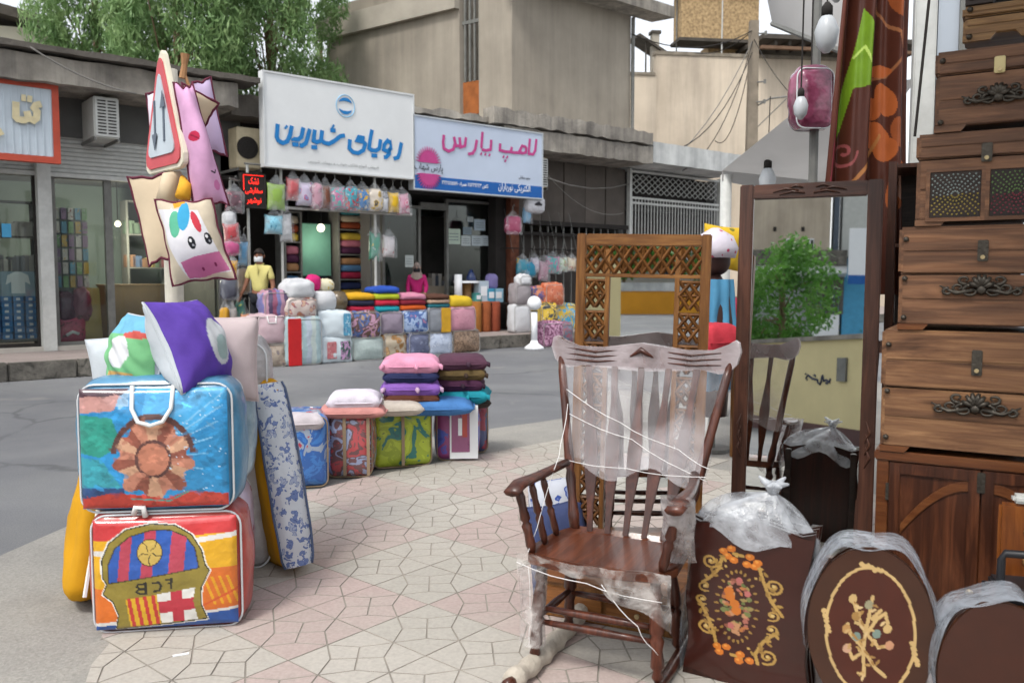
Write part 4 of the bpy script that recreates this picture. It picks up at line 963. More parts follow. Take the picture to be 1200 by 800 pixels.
for a_, b_ in ((287, 332), (382, 430), (497, 560)): fc.put(dm & (xs > a_) & (xs < b_), '#b04052')
fc.line(dome + dome[:1], 5, '#3a3420')
fc.ell(415, 370, 54, 60, '#2b2718'); fc.ell(415, 370, 50, 56, '#c0a352')
for a0 in range(5):
    t_ = a0*1.2566; fc.line([(415 + 10*math.cos(t_), 370 + 10*math.sin(t_)), (415 + 32*math.cos(t_+.5), 370 + 34*math.sin(t_+.5)), (415 + 50*math.cos(t_+.3), 370 + 56*math.sin(t_+.3))], 4, '#3a3420')
k_ = '#26241e'
fc.line([(395, 505), (395, 555)], 10, k_).line([(395, 508), (365, 512), (358, 522), (372, 531), (395, 530)], 9, k_).line([(395, 532), (365, 535), (355, 546), (370, 556), (395, 555)], 9, k_)
fc.line([(425, 508), (450, 505), (460, 522), (452, 542), (428, 546)], 10, k_); fc.line([(503, 490), (501, 535)], 10, k_).line([(503, 493), (482, 495)], 9, k_).line([(502, 512), (488, 513)], 8, k_)
lo = fc.inpoly([(308,578),(440,562),(450,702),(322,712)]); fc.put(lo, '#d0a224')
for k in range(4): fc.put(lo & (X_ - (Y_-560)*.12 > 312+k*34) & (X_ - (Y_-560)*.12 < 328+k*34), '#b8352f')
ro = [(440,560),(600,538),(590,600),(605,690),(452,700)]; rm = fc.inpoly(ro); fc.put(rm, '#dcdad4'); fc.put(rm & (np.abs(X_ - 522 - (Y_-600)*.05) < 24), '#b5303f'); fc.put(rm & (np.abs(Y_ - 618 + (X_-520)*.08) < 28), '#b5303f')
fc.line(cr + cr[:1], 5, '#26231c')
BY = 3.47; bc = at(193, 735, BY)
m_bred = M('bag_red', '#a8423a', .4, .2, 5, .4, 9, coat=.6, bd=.03)
fcb = bagthing('bedding_bag', 'clear bag of yellow, red and blue bedding with a football club crest', (bc.x, BY + .12, GZ), R(9), .60, .26, .50, m_bred, fc, False, r=.055, bulge=.03, seed=3)
MB().tube([(-.12, -.14, .5), (-.11, -.15, .53), (-.08, -.15, .53), (-.075, -.14, .49)], .012, 6).build('handle', m_strap, fcb, smooth=True)
ub = Paint(125, 440, 720, 1010, 130, '#2f8cc4')        # blue cartoon style cover; the figures are left out, plain shapes of the same colours stand in
X_, Y_ = ub.X, ub.Y
ub.put((X_ < 330) & (Y_ < 520), '#8fb4d2'); ub.poly([(400, 440), (720, 440), (720, 480), (540, 700), (480, 900), (350, 760)], '#4aa3d6'); ub.poly([(560, 690), (720, 620), (720, 930), (540, 960)], '#2b86ba')
for k in range(6): ub.line([(380, 760), (720-k*20, 450+k*75)], 7, '#8cc4e4', a=.7)
ub.poly([(125, 560), (260, 575), (300, 700), (210, 760), (125, 740)], '#2f8f7e'); ub.poly([(125, 760), (215, 770), (290, 900), (125, 905)], '#3b99a6'); ub.rect(125, 905, 300, 1010, '#2e4a78'); ub.poly([(125, 440), (300, 440), (270, 540), (125, 555)], '#c08f88'); ub.poly([(125, 440), (330, 440), (300, 470), (125, 478)], '#4a2f3a')
ang_ = np.arctan2(Y_-770, X_-425); rad_ = np.hypot(X_-425, (Y_-770)*.8); ry_ = np.floor(ang_/(2*math.pi)*18).astype(int) % 3
for q_, c_ in ((0, '#bd7f68'), (1, '#c79a7c'), (2, '#8a4f40')): ub.put((rad_ < 150 + 18*np.sin(ang_*9)) & (ry_ == q_), c_)
ub.put(rad_ < 62, '#b9785f'); ub.put((rad_ > 62) & (rad_ < 74), '#5a3a36'); ub.put((rad_ > 150) & (rad_ < 172) & (Y_ < 740), '#5a3a36')
ub.poly([(125, 960), (250, 930), (380, 945), (470, 965), (560, 925), (720, 950), (720, 1010), (125, 1010)], '#b23c30'); ub.line([(330, 960), (480, 975), (560, 930)], 8, '#4f8f86')
rsu = random.Random(4)
for k in range(420):
    x_, y_ = rsu.uniform(125, 720), rsu.uniform(440, 1005); i_ = int((y_-440)/570*ub.nv); j_ = int((x_-125)/595*ub.nu); c_ = ub.C[min(i_, ub.nv), min(j_, ub.nu)].copy(); f_ = rsu.choice((.6, .78, 1.2, 1.45))
    ub.ell(x_, y_, rsu.uniform(6, 26), rsu.uniform(3, 12), tuple(np.clip(c_*f_, 0, 1)), rsu.uniform(-1, 1), .55)
for k in range(40): ub.ell(rsu.uniform(480, 715), rsu.uniform(450, 930), 3, 3, '#c4dcea')
b2 = bagthing('bedding_bag', 'large clear bag of glossy blue printed bedding with white carrying straps', (bc.x - .025, BY + .12, GZ + .505), R(7), .615, .27, .535, M('bag_blue', '#4a7f9f', .4, .25, 5, .4, 9, coat=.6, bd=.03), ub, True, r=.06, bulge=.035, seed=6)
lb = at(275, 460, 3.95)
bagthing('bedding_bag', 'grey blue see-through bedding bag standing behind the blue printed bag', (lb.x - .22, 3.98, GZ + .50), R(8), .54, .27, .56, M('bag_greyblue', '#6f93a8', .3, .3, 4, .5, 8, coat=.8, col2='#a7b7bd', bd=.03), None, False, r=.08, seed=9)
m_heart = PRINT('hearts', '#c9b9cc', ['#a02a4c'], 16, 'dots', .45, .6)
bagthing('bedding_bag', 'pale lilac bedding bag dotted with small red hearts', (at(290, 690, 3.98).x - .25, 3.97, GZ), R(8), .50, .30, .52, m_heart, None, False, r=.07, seed=10)
bagthing('bedding_bag', 'crinkled silver grey plastic bag of bedding behind left pillows', (at(283, 450, 4.3).x - .02, 4.33, GZ), R(10), .3, .25, 1.16, SHEET('milky_wrap', '#b8b5b6', .7, .97, 9, .3), None, False, r=.07, seed=12)
# pillows standing on the bags
def standpillow(label, c, Y, w, h, t, rot, front, back, seed, paint=None):
    p = at(c[0], c[1], Y); e = T('pillow', label, 'pillow', p, 0, rot=rot)
    if paint is None:
        o = pillow(w, h, t, seed=seed).build('cushion', front, e, smooth=True, merge=True)
    else:
        pillow(w, h, t, seed=seed, n=22, wr=.011, p=2.0, pinch=.07).build('cushion', back, e, smooth=True, merge=True)
        def g(U, V):
            U2, V2 = U*.985, V*.985; tt = ((1-np.abs(U2)**2.0)*(1-np.abs(V2)**2.0))**.55*t/2
            X = U2*w/2*(1-.07*(1-V2**2)*np.abs(U2)); Z = V2*h/2*(1-.07*(1-U2**2)*np.abs(V2)); Q = np.stack([X, 0*X, Z], -1)
            nz = _noise(Q, 26/max(.2, max(w, h)), seed)*.011*(tt > 1e-6); return X, -(tt + nz*np.minimum(1, tt/(t*.2))) - .004, Z
        paint.build('printed_front', g, m_pc, e)
    sq = [(a*w/2*.985, 0, b*h/2*.985) for a, b in [(-1 + 2*i/8, 1 - (.07 if 0 < i < 8 else 0)*(1-(-1+2*i/8)**2)) for i in range(8)] + [(1 - .07*(1-(1-2*i/8)**2), 1-2*i/8) for i in range(8)] + [(1-2*i/8, -1 + .07*(1-(1-2*i/8)**2)) for i in range(8)] + [(-1 + .07*(1-(-1+2*i/8)**2), -1+2*i/8) for i in range(8)]]
    MB().tube(sq, .005, 5, closed=True).build('seam', back or front, e, smooth=True)
    return e
m_pw = M('pillow_white', '#b9bfc4', .8, .06, 5, .3, 12, bd=.02)
pg = Paint(0, 0, 100, 100, 60, '#6fae7a'); pg.rect(0, 0, 100, 28, '#6aa8c4'); pg.ell(60, 50, 17, 20, '#cfd0d2'); pg.ell(78, 28, 16, 5, '#b85048'); pg.rect(30, 74, 85, 88, '#c49a5c'); pg.rect(0, 90, 100, 100, '#7a4fa4')
standpillow('white pillow with green and blue printed side leaning on the blue bag', (166, 416), 3.66, .37, .36, .25, (R(-12), 0, R(-40)), m_pw, m_pw, 21, pg)
pz = Paint(0, 0, 100, 100, 60, '#5b3fa0'); pz.ell(58, 58, 22, 26, '#c9cccf'); pz.ell(60, 66, 14, 14, '#6f9a94', a=.6)
standpillow('white pillow with purple printed side standing on its corner', (222, 404), 3.63, .39, .41, .26, (R(-24), 0, R(78)), m_pw, m_pw, 23, pz)
standpillow('plain pale pink pillow with purple edge standing behind purple pillow', (256, 420), 3.9, .36, .40, .18, (R(-4), R(2), R(20)), M('pillow_pinkwhite', '#bfb0b0', .8, .06, 5, .3, 12), None, 25)
standpillow('small white pillow corner showing behind the green pillow', (143, 428), 3.9, .28, .28, .14, (R(-4), R(-8), R(10)), m_pw, None, 27)
# yellow mattress cushions leaning on the stack
m_yel = M('yellow_cotton', '#b8860f', .85, .12, 4, .3, 14, bd=.015); m_blfl = PRINT('blue_floral', '#bcc0c6', ['#3b4f86', '#6f82ae', '#4d5f92'], 22, 'flower', .6, .3)
def mattress(label, foot, head, Yf, Yh, w, t, side, yaw_side=0.0):
    a = at(foot[0], foot[1], Yf); a.z = GZ; b = at(head[0], head[1], Yh); ax = (b - a); ln = ax.length
    e = T('floor_cushion', label, 'floor cushion', a, 0)
    z = ax.normalized(); x = Vector((math.cos(yaw_side), math.sin(yaw_side), 0)); y = z.cross(x).normalized(); x = y.cross(z)
    e.rotation_euler = Matrix((x, y, z)).transposed().to_euler()
    softbag(w, t, ln, min(.07, w*.45), .035, 16, .010, 4).build('cushion', m_yel, e, smooth=True, merge=True)
    mb = MB(); n = 26
    for sgn_ in side:
        U, V = np.meshgrid(np.linspace(-1, 1, 8), np.linspace(0, 1, n), indexing='ij')
        Yp = -(t/2 - .03 + .085*(1-(U*.9)**2)**.6*np.sin(np.pi*np.clip(V, .02, .98))**.35) - .012*_noise(np.stack([U, V*0, V*6], -1), 5, 3); Xp = U*w*.5*.97*(.75 + .25*np.sin(np.pi*V)**.3); Zp = .01 + V*(ln-.02)
        mb.grid(np.stack([Xp, Yp, Zp], -1))
    if side:
        mb.build('gusset', m_blfl, e, smooth=True, norm=False)
        for k in (0, -1): MB().tube([(Xp[k, i] + (.004 if k else -.004), Yp[k, i] - .004, Zp[k, i]) for i in range(n)], .006, 5).build('piping', M('dark_piping', '#4a5670', .7), e, smooth=True)
    return e
e = mattress('yellow floor cushion with blue floral gusset leaning against the bag stack', (340, 664), (305, 452), 4.28, 4.42, .17, .46, (1,), R(27))
e = mattress('plain yellow floor cushion with white zip leaning beside the crest bag', (96, 716), (118, 545), 3.80, 4.0, .13, .40, (), R(22))
MB().tube([(.03, -.222, .02), (.035, -.228, .3), (.03, -.222, .55)], .009, 5).build('zip', m_strap, e)
# ================================================================== second group: bags and cushions by the road
def packbag(label, px0, px1, pyb, zt_px, body, d=.42, rz=0., pan=None, paint=None, seed=0, handle=False, extra=None):
    g = gp((px0+px1)/2, pyb, GZ); a = at(px0, pyb, g.y); b = at(px1, pyb, g.y); w = (b.x - a.x)/math.cos(rz); h = at(px0, zt_px, g.y).z - GZ
    e = bagthing('bedding_bag', label, (g.x - math.sin(rz)*d/2, g.y + d/2*math.cos(rz), GZ), rz, w, d, h, body, paint, handle, None, .05, .025, seed, pipe=M('tan_piping', '#8d7a63', .6, .1))
    return e, w, h, g, d
m_b1 = PRINT('print_blue_red', '#2a5ba0', ['#3a74b8', '#2a5ba0', '#8b97a8', '#a53346'], 8, 'camo'); m_b2 = PRINT('print_maroon', '#5a4448', ['#8d97b4', '#6b4a4c', '#b04a4e', '#6f4e50'], 9, 'camo')
m_b3 = PRINT('print_teal_lime', '#1f5a5a', ['#1f6862', '#8fa024', '#a4b42e', '#4d5a30'], 7, 'camo'); m_b4 = PRINT('print_violet', '#3a3f9a', ['#4450a8', '#8c3c74', '#5a4ea6'], 6, 'camo')
packbag('clear bag of bright blue and red bedding nearest the yellow cushion', 336, 384, 571, 488, m_b1, .5, R(14), seed=31)
r2, w2, h2, g2, d2 = packbag('clear bag of maroon and grey patterned bedding with tan piping', 384, 436, 559, 486, m_b2, .46, R(6), seed=32)
r3, w3, h3, g3, d3 = packbag('clear bag of lime green and teal bedding with tan piping', 440, 506, 547, 480, m_b3, .5, R(20), seed=33)
r4, w4, h4, g4, d4 = packbag('violet and plum bedding box with pale label panel', 512, 560, 539, 472, m_b4, .3, R(4), seed=34)
fB('label_panel', m_wht, [(-w4*.18, w4*.5, -d4/2-.042, -d4/2-.034, .02, h4*.97)], r4, bev=.002); fB('picture', PRINT('plum_picture', '#6f2f58', ['#8d4d74', '#7a3a66'], 9, 'camo'), [(-w4*.14, w4*.3, -d4/2-.046, -d4/2-.0425, h4*.16, h4*.84)], r4)
fB('print_strip', m_bred, [(w4*.12, w4*.24, -d4/2-.050, -d4/2-.0465, h4*.42, h4*.9)], r4); fB('print_strip', m_wht, [(w4*.02, w4*.115, -d4/2-.050, -d4/2-.0465, h4*.45, h4*.75)], r4)
packbag('narrow dark red patterned bedding bag beside the violet box', 552, 572, 530, 470, PRINT('print_darkred', '#6a2438', ['#8a2f44', '#44507a', '#7d2a3e'], 5, 'camo'), .35, R(10), seed=35)
for (r_, w_, h_, d_, x) in ((r2, w2, h2, d2, -.1), (r2, w2, h2, d2, .42), (r3, w3, h3, d3, -.02)): fB('edge_tape', M('tan_piping', '#8d7a63'), [(x*w_-.012, x*w_+.012, -d_/2-.034, -d_/2-.028, .02, h_-.01)], r_)
def laycushion(label, cx, cy, Y, w, t, col, seed, rz=0, d=None, group=None, ears=None, h=None, z=None):
    p = at(cx, cy, Y); mt = M('cush_' + col.strip('#'), col, .85, .16, 9, .6, 9, bd=.03)
    e = T('cushion', label, 'cushion', (p.x, p.y, z if z is not None else p.z), rz, group)
    o = pillow(w, d or w, t*1.45, seed=seed, pinch=.03, p=4.5).build('pad', mt, e, smooth=True, merge=True, rot=(R(90), 0, 0))
    sq = [(math.copysign(abs(math.cos(a))**.35, math.cos(a))*w/2*.985, math.copysign(abs(math.sin(a))**.35, math.sin(a))*(d or w)/2*.985, 0) for a in np.linspace(0, 6.2832, 33)[:-1]]
    MB().tube(sq, .006, 5, closed=True).build('seam', mt, e, smooth=True)
    if ears:
        for sx, sy in ((-.42, -.46), (.1, -.5), (.46, -.42)):
            MB().tube([(sx*w, sy*(d or w), .01), (sx*w*1.08, sy*(d or w)*1.1, .0), (sx*w*1.12, sy*(d or w)*1.16, -.02)], [.016, .02, .006], 6).build('tie', M('tie_' + ears.strip('#'), ears, .8), e, smooth=True)
    return e
Yc1, Yc2 = 6.75, 7.0
for k, (lab, cy, col, t, ears) in enumerate((('pink tie-on seat cushion on top of the roadside pile', 427, '#c98ba4', .115, '#c98ba4'), ('navy blue seat cushion in the roadside pile', 439.5, '#22294e', .09, None), ('violet tie-on seat cushion in the roadside pile', 453, '#7d56a4', .11, '#b79ab4'), ('brown seat cushion at the bottom of the roadside pile', 465, '#573122', .10, None))):
    laycushion(lab, 482, cy, Yc1, .48 if k % 2 == 0 else .44, t, col, 60+k, R(4+k), .42, 'cushions piled by the road', ears)
for k, (lab, cx, cy, col, t, ears) in enumerate((('plum seat cushion topping the second roadside pile', 541, 424.5, '#4e3040', .10, '#3a2433'), ('olive brown seat cushion in the second roadside pile', 540, 437, '#5a4a2c', .09, '#3a2c22'), ('dark aubergine seat cushion in the second roadside pile', 538, 449, '#43203a', .10, '#2c1828'), ('turquoise seat cushion at the bottom of second roadside pile', 545, 461.5, '#1a8594', .10, '#1a8594'))):
    laycushion(lab, cx, cy, Yc2, .42, t, col, 70+k, R(6-k*3), .40, 'cushions piled by the road', ears)
laycushion('flat blue quilt spread under the cushion pile', 508, 474.5, 6.75, .66, .09, '#3f6ea4', 81, R(3), .5)
laycushion('white pillow lying on the maroon bedding bag', 416, 469, 6.35, .40, .11, '#c9c2cc', 82, R(6), .34)
laycushion('folded peach quilt lying under the white pillow', 414, 480, 6.35, .52, .07, '#b8807a', 83, R(4), .42)
laycushion('crumpled cream cloth lying on the lime bedding bag', 462, 477, 6.55, .44, .08, '#b0a79c', 84, R(12), .4)
laycushion('bundle of white cloth on top of the blue bedding bag', 356, 492, 6.05, .3, .09, '#b6aeb2', 85, R(12), .4)
o = laycushion('dark bundle of cloth on top of the dark red bag', 556, 470, 7.05, .24, .07, '#3f3733', 86, R(12), .3)

o = MB().box(-.03, .03, -.006, .006, 0, .004).build('paper_scrap', m_wht, loc=gp(212, 767, GZ + .002), rz=R(25)); tag(o, 'tiny white paper scrap lying on the tiles', 'litter')
# ================================================================== near right: furniture
FY = R(-30)
w_chair = WOOD('chair_walnut', '#4a271c', '#6b3a28', 2, .35, .5); w_mir = WOOD('mirror_brown', '#4d3024', '#654030', 2, .45, .3); w_gold = WOOD('lattice_oak', '#7d5228', '#9c6c38', 2, .4, .3)
w_chest = WOOD('chest_pine', '#7d583d', '#a37a55', 0, .55, .1, dark='#5c3e29'); w_chest2 = WOOD('chest_brown', '#6f4e38', '#93694a', 0, .55, .15); w_cab = WOOD('cabinet_red', '#4a2818', '#6e4027', 2, .4, .4); w_cabe = WOOD('cabinet_edge', '#693c20', '#80502c', 0, .35, .5)
w_lite = WOOD('box_light', '#8d683f', '#a8824f', 0, .5, .2); w_dk = WOOD('box_dark', '#2e241f', '#3f312a', 0, .55, .2)
m_iron = M('antique_metal', '#4b463f', .45, .25, 30, .3, 60, metal=.7); m_brass = M('pale_brass', '#b5a27a', .4, .15, 20, metal=.6)
m_mirror = newmat('mirror_glass')[0]; _b = m_mirror.node_tree.nodes['Principled BSDF']; _b.inputs['Metallic'].default_value = 1; _b.inputs['Roughness'].default_value = .015; _b.inputs['Base Color'].default_value = (.86, .88, .87, 1)
m_wrap = SHEET('clear_wrap', '#e4e0e2', .06, .30, 3.2, .05, (.38, .72), 2); m_wrap2 = SHEET('milky_bag', '#c9cdd2', .22, .75, 9, .12, (.34, .68)); m_foam = M('foam_wrap', '#b3aa9c', .7, .15, 10, .7, 14, bd=.03); m_string = M('string_glare_white', '#e0dedc', .5, .05)
# ---- chest stack
ux = Vector((math.cos(FY), math.sin(FY), 0)); vx = Vector((-math.sin(FY), math.cos(FY), 0))
LF = at(1030, 530, 3.36); LF.z = 0
def stackpt(k, b): return LF + ux*k + vx*b
def ornament(mb, w, h):
    for sg in (-1, 1):
        for (x0, z0, r, tn, a0, s2) in ((.12, -.1, .12, 1.1, 90, -1), (.27, -.02, .10, 1.2, 200, 1), (.40, -.12, .07, 1.1, 100, -1), (.20, .18, .09, 1.0, 250, 1)):
            P = [(sg*w*(x0 + r*(1-t*.8)*math.cos(R(a0) + s2*t*tn*6.28)), -.006, h*1.6*(z0 + r*1.3*(1-t*.8)*math.sin(R(a0) + s2*t*tn*6.28))) for t in np.linspace(0, 1, 14)]
            mb.tube(P, [.0075*(1-.6*t) for t in np.linspace(0, 1, 14)], 5)
        mb.tube([(sg*w*.08, -.006, -.1*h), (sg*w*.3, -.008, -.25*h), (sg*w*.5, -.006, .05*h)], [.009, .008, .003], 5)
    for a in (-70, -40, -14, 14, 40, 70):
        x = math.sin(R(a))*w*.16; z = math.cos(R(a))*h*.5; mb.tube([(0, -.006, -.05*h), (x*.6, -.014, z*.6), (x, -.006, z)], [.006, .011, .006], 6)
    mb.tube([(0, -.004, -.1*h), (0, -.016, -.1*h)], [.022, .012], 8)
def chest(label, k0, w, z0, h, d, mat, lid=.45, orn=None, lock=True, studs=3, foot=True, name='wooden_chest', orn_z=.42, lockmat=None):
    c = stackpt(k0 + w/2, .02); e = T(name, label, 'chest', (c.x, c.y, z0), FY); ft = .022 if foot else 0
    fB('body', mat, [(-w/2, w/2, 0, d, ft, h*(1-lid) - .002)], e, bev=.006)
    fB('lid', mat, [(-w/2-.004, w/2+.004, -.006, d, h*(1-lid) + .002, h)], e, bev=.01)
    # boards of the front
    nb = 2
    for zz0, zz1, y in ((ft, h*(1-lid), -.005), (h*(1-lid)+.004, h-.012, -.011)):
        for q in range(nb):
            a_ = zz0 + (zz1-zz0)*q/nb; b_ = zz0 + (zz1-zz0)*(q+1)/nb
            fB('plank', mat, [(-w/2+.014, w/2-.014, y, y+.006, a_+.003, b_-.003)], e, bev=.002)
    if foot:
        for sx in (-1, 1): MB().prism([(sx*w/2, 0), (sx*(w/2-.09), 0), (sx*(w/2-.11), .024), (sx*w/2, .024)], -.008, .02).build('foot', w_cabe if lid > .4 else mat, e)
    if studs:
        st = MB().tube([(0, 0, 0), (0, -.008, 0), (0, -.012, 0)], [.011, .009, .003], 8).build('stud', m_iron, e, smooth=True); first = True
        for sx in (-1, 1):
            for q in range(studs):
                z = h*(.12 + .76*q/max(1, studs-1)); loc = (sx*(w/2-.022), -.012, z)
                if first: st.location = loc; first = False
                else: child('stud', st, e, loc)
    if lock:
        lm = lockmat or m_iron
        fB('lock_plate', lm, [(-.018, .018, -.02, -.011, h*.66, h*.86)], e, bev=.003); MB().tube([(0, -.02, h*.70), (0, -.028, h*.70)], .008, 8).build('keyhole', m_brass, e)
    if orn:
        mb = MB(); ornament(mb, orn, orn*.34); mb.build('handle_ornament', m_iron, e, loc=(0, -.014, h*orn_z), smooth=True)
    return e
cabz = .815
cb = stackpt(.36, .03); cab = T('cupboard', 'reddish wooden two-door cupboard under the stacked chests', 'cupboard', (cb.x, cb.y, 0), FY); cw = .74; cd = .42
fB('carcass', w_cab, [(-cw/2, cw/2, .02, cd, GZ, cabz-.04)], cab, bev=.004); fB('top', w_cabe, [(-cw/2-.01, cw/2+.01, -.012, cd+.01, cabz-.04, cabz)], cab, bev=.006)
fB('stile', w_cabe, [(-cw/2, -cw/2+.045, -.002, .019, GZ, cabz-.041)], cab, bev=.003); fB('stile', w_cabe, [(cw/2-.045, cw/2, -.002, .019, GZ, cabz-.041)], cab, bev=.003)
for sx in (-1, 1):
    x0, x1 = (-cw/2+.048, -.003) if sx < 0 else (.003, cw/2-.048)
    dr = fB('door', w_cab, [(x0, x1, 0, .018, GZ+.02, cabz-.045)], cab, bev=.003)
    fB('door_frame', w_cab, [(x0, x0+.04, -.012, -.001, GZ+.02, cabz-.045), (x1-.04, x1, -.012, -.001, GZ+.02, cabz-.045), (x0+.04, x1-.04, -.012, -.001, cabz-.09, cabz-.045), (x0+.04, x1-.04, -.012, -.001, GZ+.02, GZ+.08)], dr, bev=.003)
    xa, xb = (x0+.045, x1-.04) if sx < 0 else (x1-.045, x0+.04)
    up_ = [(xa + (xb-xa)*t, cabz-.09 - .20*(1-t)**1.8) for t in np.linspace(0, 1, 12)]; lo_ = [(x, z-.042) for x, z in up_]
    MB().prism(up_ + lo_[::-1], -.009, -.0005).build('moulding', w_cabe, dr, bev=.003)
    MB().tube([((x1 if sx < 0 else x0) - sx*-.02*0, -.012, .30), ((x1 if sx < 0 else x0), -.03, .30)], [.008, .014], 8).build('knob', m_brass, dr, smooth=True, loc=(.022*sx, 0, 0))
fB('latch', m_iron, [(-.014, .014, -.02, -.0125, cabz-.13, cabz-.05)], cab, bev=.003)
fB('hinge', m_iron, [(-cw/2+.036, -cw/2+.056, -.008, -.003, cabz-.2, cabz-.13)], cab)
z1, z2, z3, z4, z5 = cabz, 1.30, 1.70, 2.05, 2.37
chest('large pine chest with carved metal handle at the bottom of the stack', .0, .66, z1, z2-z1-.002, .42, w_chest, .47, .30)
chest('brown wooden chest with carved metal handle, second in the stack', .05, .57, z2, z3-z2-.002, .38, w_chest2, .46, .28)
c3 = chest('wooden chest with coloured pierced rosette panels in its front', .10, .47, z3, z4-z3-.002, .34, w_chest2, .28, None, True, 0)
for sx, c1_, c2_ in ((-1, '#7f8a86', '#8f7f3e'), (1, '#5f7a4a', '#7a3540')):
    cx, cz, hw_ = sx*.10, .115, .085
    fB('rosette_back', w_dk, [(cx-hw_, cx+hw_, -.010, -.0065, cz-.085, cz+.085)], c3)
    mb = MB(); mb2 = MB()
    for ring in range(1, 9):
        nk = 6 + 4*ring
        for k in range(nk):
            a = 2*math.pi*(k + .5*(ring % 2))/nk; r0 = ring*.0125; x_, z_ = r0*math.cos(a), r0*math.sin(a)
            if abs(x_) > .080 or abs(z_) > .080: continue
            t_ = mb if z_ > 0 else mb2; s_ = .0042
            t_.add([(cx+x_-s_, -.0125, cz+z_), (cx+x_, -.0125, cz+z_-s_), (cx+x_+s_, -.0125, cz+z_), (cx+x_, -.0125, cz+z_+s_), (cx+x_, -.0155, cz+z_)], [(0, 1, 4), (1, 2, 4), (2, 3, 4), (3, 0, 4)])
    mb.build('rosette', M('ros' + c1_, c1_, .6), c3); mb2.build('rosette', M('ros' + c2_, c2_, .6), c3)
    fB('rosette_frame', w_chest2, [(cx-.1, cx-.086, -.016, -.006, cz-.1, cz+.1), (cx+.086, cx+.1, -.016, -.006, cz-.1, cz+.1), (cx-.086, cx+.086, -.016, -.006, cz+.086, cz+.1), (cx-.086, cx+.086, -.016, -.006, cz-.1, cz-.086)], c3)
chest('small brown chest with metal handle and ivory lock plate', .155, .42, z4, .30, .3, w_chest2, .3, .24, True, 2, orn_z=.40, lockmat=M('ivory', '#c9b987', .5, .05))
chest('little light wood box with brass studs near the stack top', .24, .28, 2.375, .13, .22, w_lite, .35, None, False, 2, name='wooden_box')
chest('little dark wood box topping the chest stack', .245, .27, 2.508, .2, .22, w_dk, .35, None, False, 2, name='wooden_box')
# ---- tall mirror
MY = R(-25.5); lean = R(3.3); mc = Vector((1.40, 4.09, 0)); mw, mh, fwid = .66, 1.93, .068
big = T('tall_mirror', 'tall mirror in plain dark brown frame with carved crest leaning upright', 'mirror', (mc.x, mc.y, GZ), 0, rot=(-lean, 0, MY))
fB('frame_stile', w_mir, [(-mw/2, -mw/2+fwid, -.02, .02, 0, mh)], big, bev=.006); fB('frame_stile', w_mir, [(mw/2-fwid, mw/2, -.02, .02, 0, mh)], big, bev=.006)
w_mirx = WOOD('mirror_rail', '#4d3024', '#654030', 0, .45, .3)
fB('frame_rail', w_mirx, [(-mw/2+fwid, mw/2-fwid, -.019, .019, mh-.075, mh-.002)], big, bev=.005); fB('frame_rail', w_mirx, [(-mw/2+fwid, mw/2-fwid, -.019, .019, .03, .12)], big, bev=.005)
fB('glass', m_mirror, [(-mw/2+fwid-.005, mw/2-fwid+.005, -.004, .004, .1, mh-.06)], big); fB('backing', w_dk, [(-mw/2+.02, mw/2-.02, .02, .028, .05, mh-.02)], big)
cv = MB()
for sg_ in (-1, 1):
    for q, (a_, b_) in enumerate(((.02, .14), (.05, .17), (.03, .10))):
        zc = mh-.038 + (q-1)*.014; cv.tube([(sg_*a_, -.021, zc), (sg_*(a_+b_)/2, -.025, zc+.010), (sg_*b_, -.021, zc-.006)], [.004, .006, .002], 5)
cv.build('carved_crest', w_mirx, big, smooth=True)
cv = MB()
for sx in (-1, 1):
    for z in (.62, .68, .74): cv.tube([(sx*(mw/2-fwid*.65), -.021, z-.05), (sx*(mw/2-fwid*.35), -.026, z), (sx*(mw/2-fwid*.6), -.021, z+.05)], [.003, .006, .002], 5)
cv.build('carved_leaf', w_mir, big, smooth=True)
# narrow frame leaning just behind its right edge
lf = at(1012, 420, 3.95); fr2 = T('picture_stand', 'narrow brown wooden stand leaning beside the tall mirror', 'stand', (lf.x - .03, 3.97, GZ), 0, rot=(R(-5), R(2.5), MY))
fB('stile', w_mir, [(0, .05, 0, .03, 0, 1.18)], fr2, bev=.004); fB('stile', w_mir, [(.25, .30, 0, .03, 0, 1.18)], fr2, bev=.004); fB('rail', w_mirx, [(.05, .25, .002, .028, 1.12, 1.18), (.05, .25, .002, .028, 0, .06)], fr2)
# ---- console with lattice mirror
cy = R(-26); p = gp(782, 704, .19); bx = T('low_console', 'low oak drawer box standing under the rocking chair', 'console', (p.x - .27*math.cos(cy), p.y - .27*math.sin(cy), GZ), cy); bw, bdp, bh = .60, .46, .155
fB('carcass', w_gold, [(-bw/2, bw/2, 0, bdp, 0, bh)], bx, bev=.004); fB('top', WOOD('oak_top', '#86552c', '#a06a38', 0, .35, .4), [(-bw/2-.012, bw/2+.012, -.015, bdp+.01, bh, bh+.022)], bx, bev=.006)
for q in (-1, 1):
    d_ = fB('drawer', WOOD('oak_top', '#86552c', '#a06a38'), [(-bw/2+.03 if q < 0 else .01, -.01 if q < 0 else bw/2-.03, -.010, -.001, .03, bh-.02)], bx, bev=.003); MB().tube([(q*bw/4, -.011, bh/2), (q*bw/4, -.03, bh/2)], [.006, .011], 8).build('knob', m_brass, d_)
LY = R(-14); lc = Vector((.567, 3.90, GZ + bh + .022)); lw, lh = .605, 1.70 - (GZ + bh + .022); fwd = .045
lm = T('lattice_mirror', 'mirror in golden oak frame with pierced geometric lattice border', 'mirror', lc, 0, rot=(0, R(1.2), LY))
fB('frame_stile', w_gold, [(-lw/2, -lw/2+fwd, -.02, .02, 0, lh)], lm, bev=.005); fB('frame_stile', w_gold, [(lw/2-fwd, lw/2, -.02, .02, 0, lh)], lm, bev=.005)
w_goldx = WOOD('lattice_oak_x', '#7d5228', '#9c6c38', 0, .4, .3)
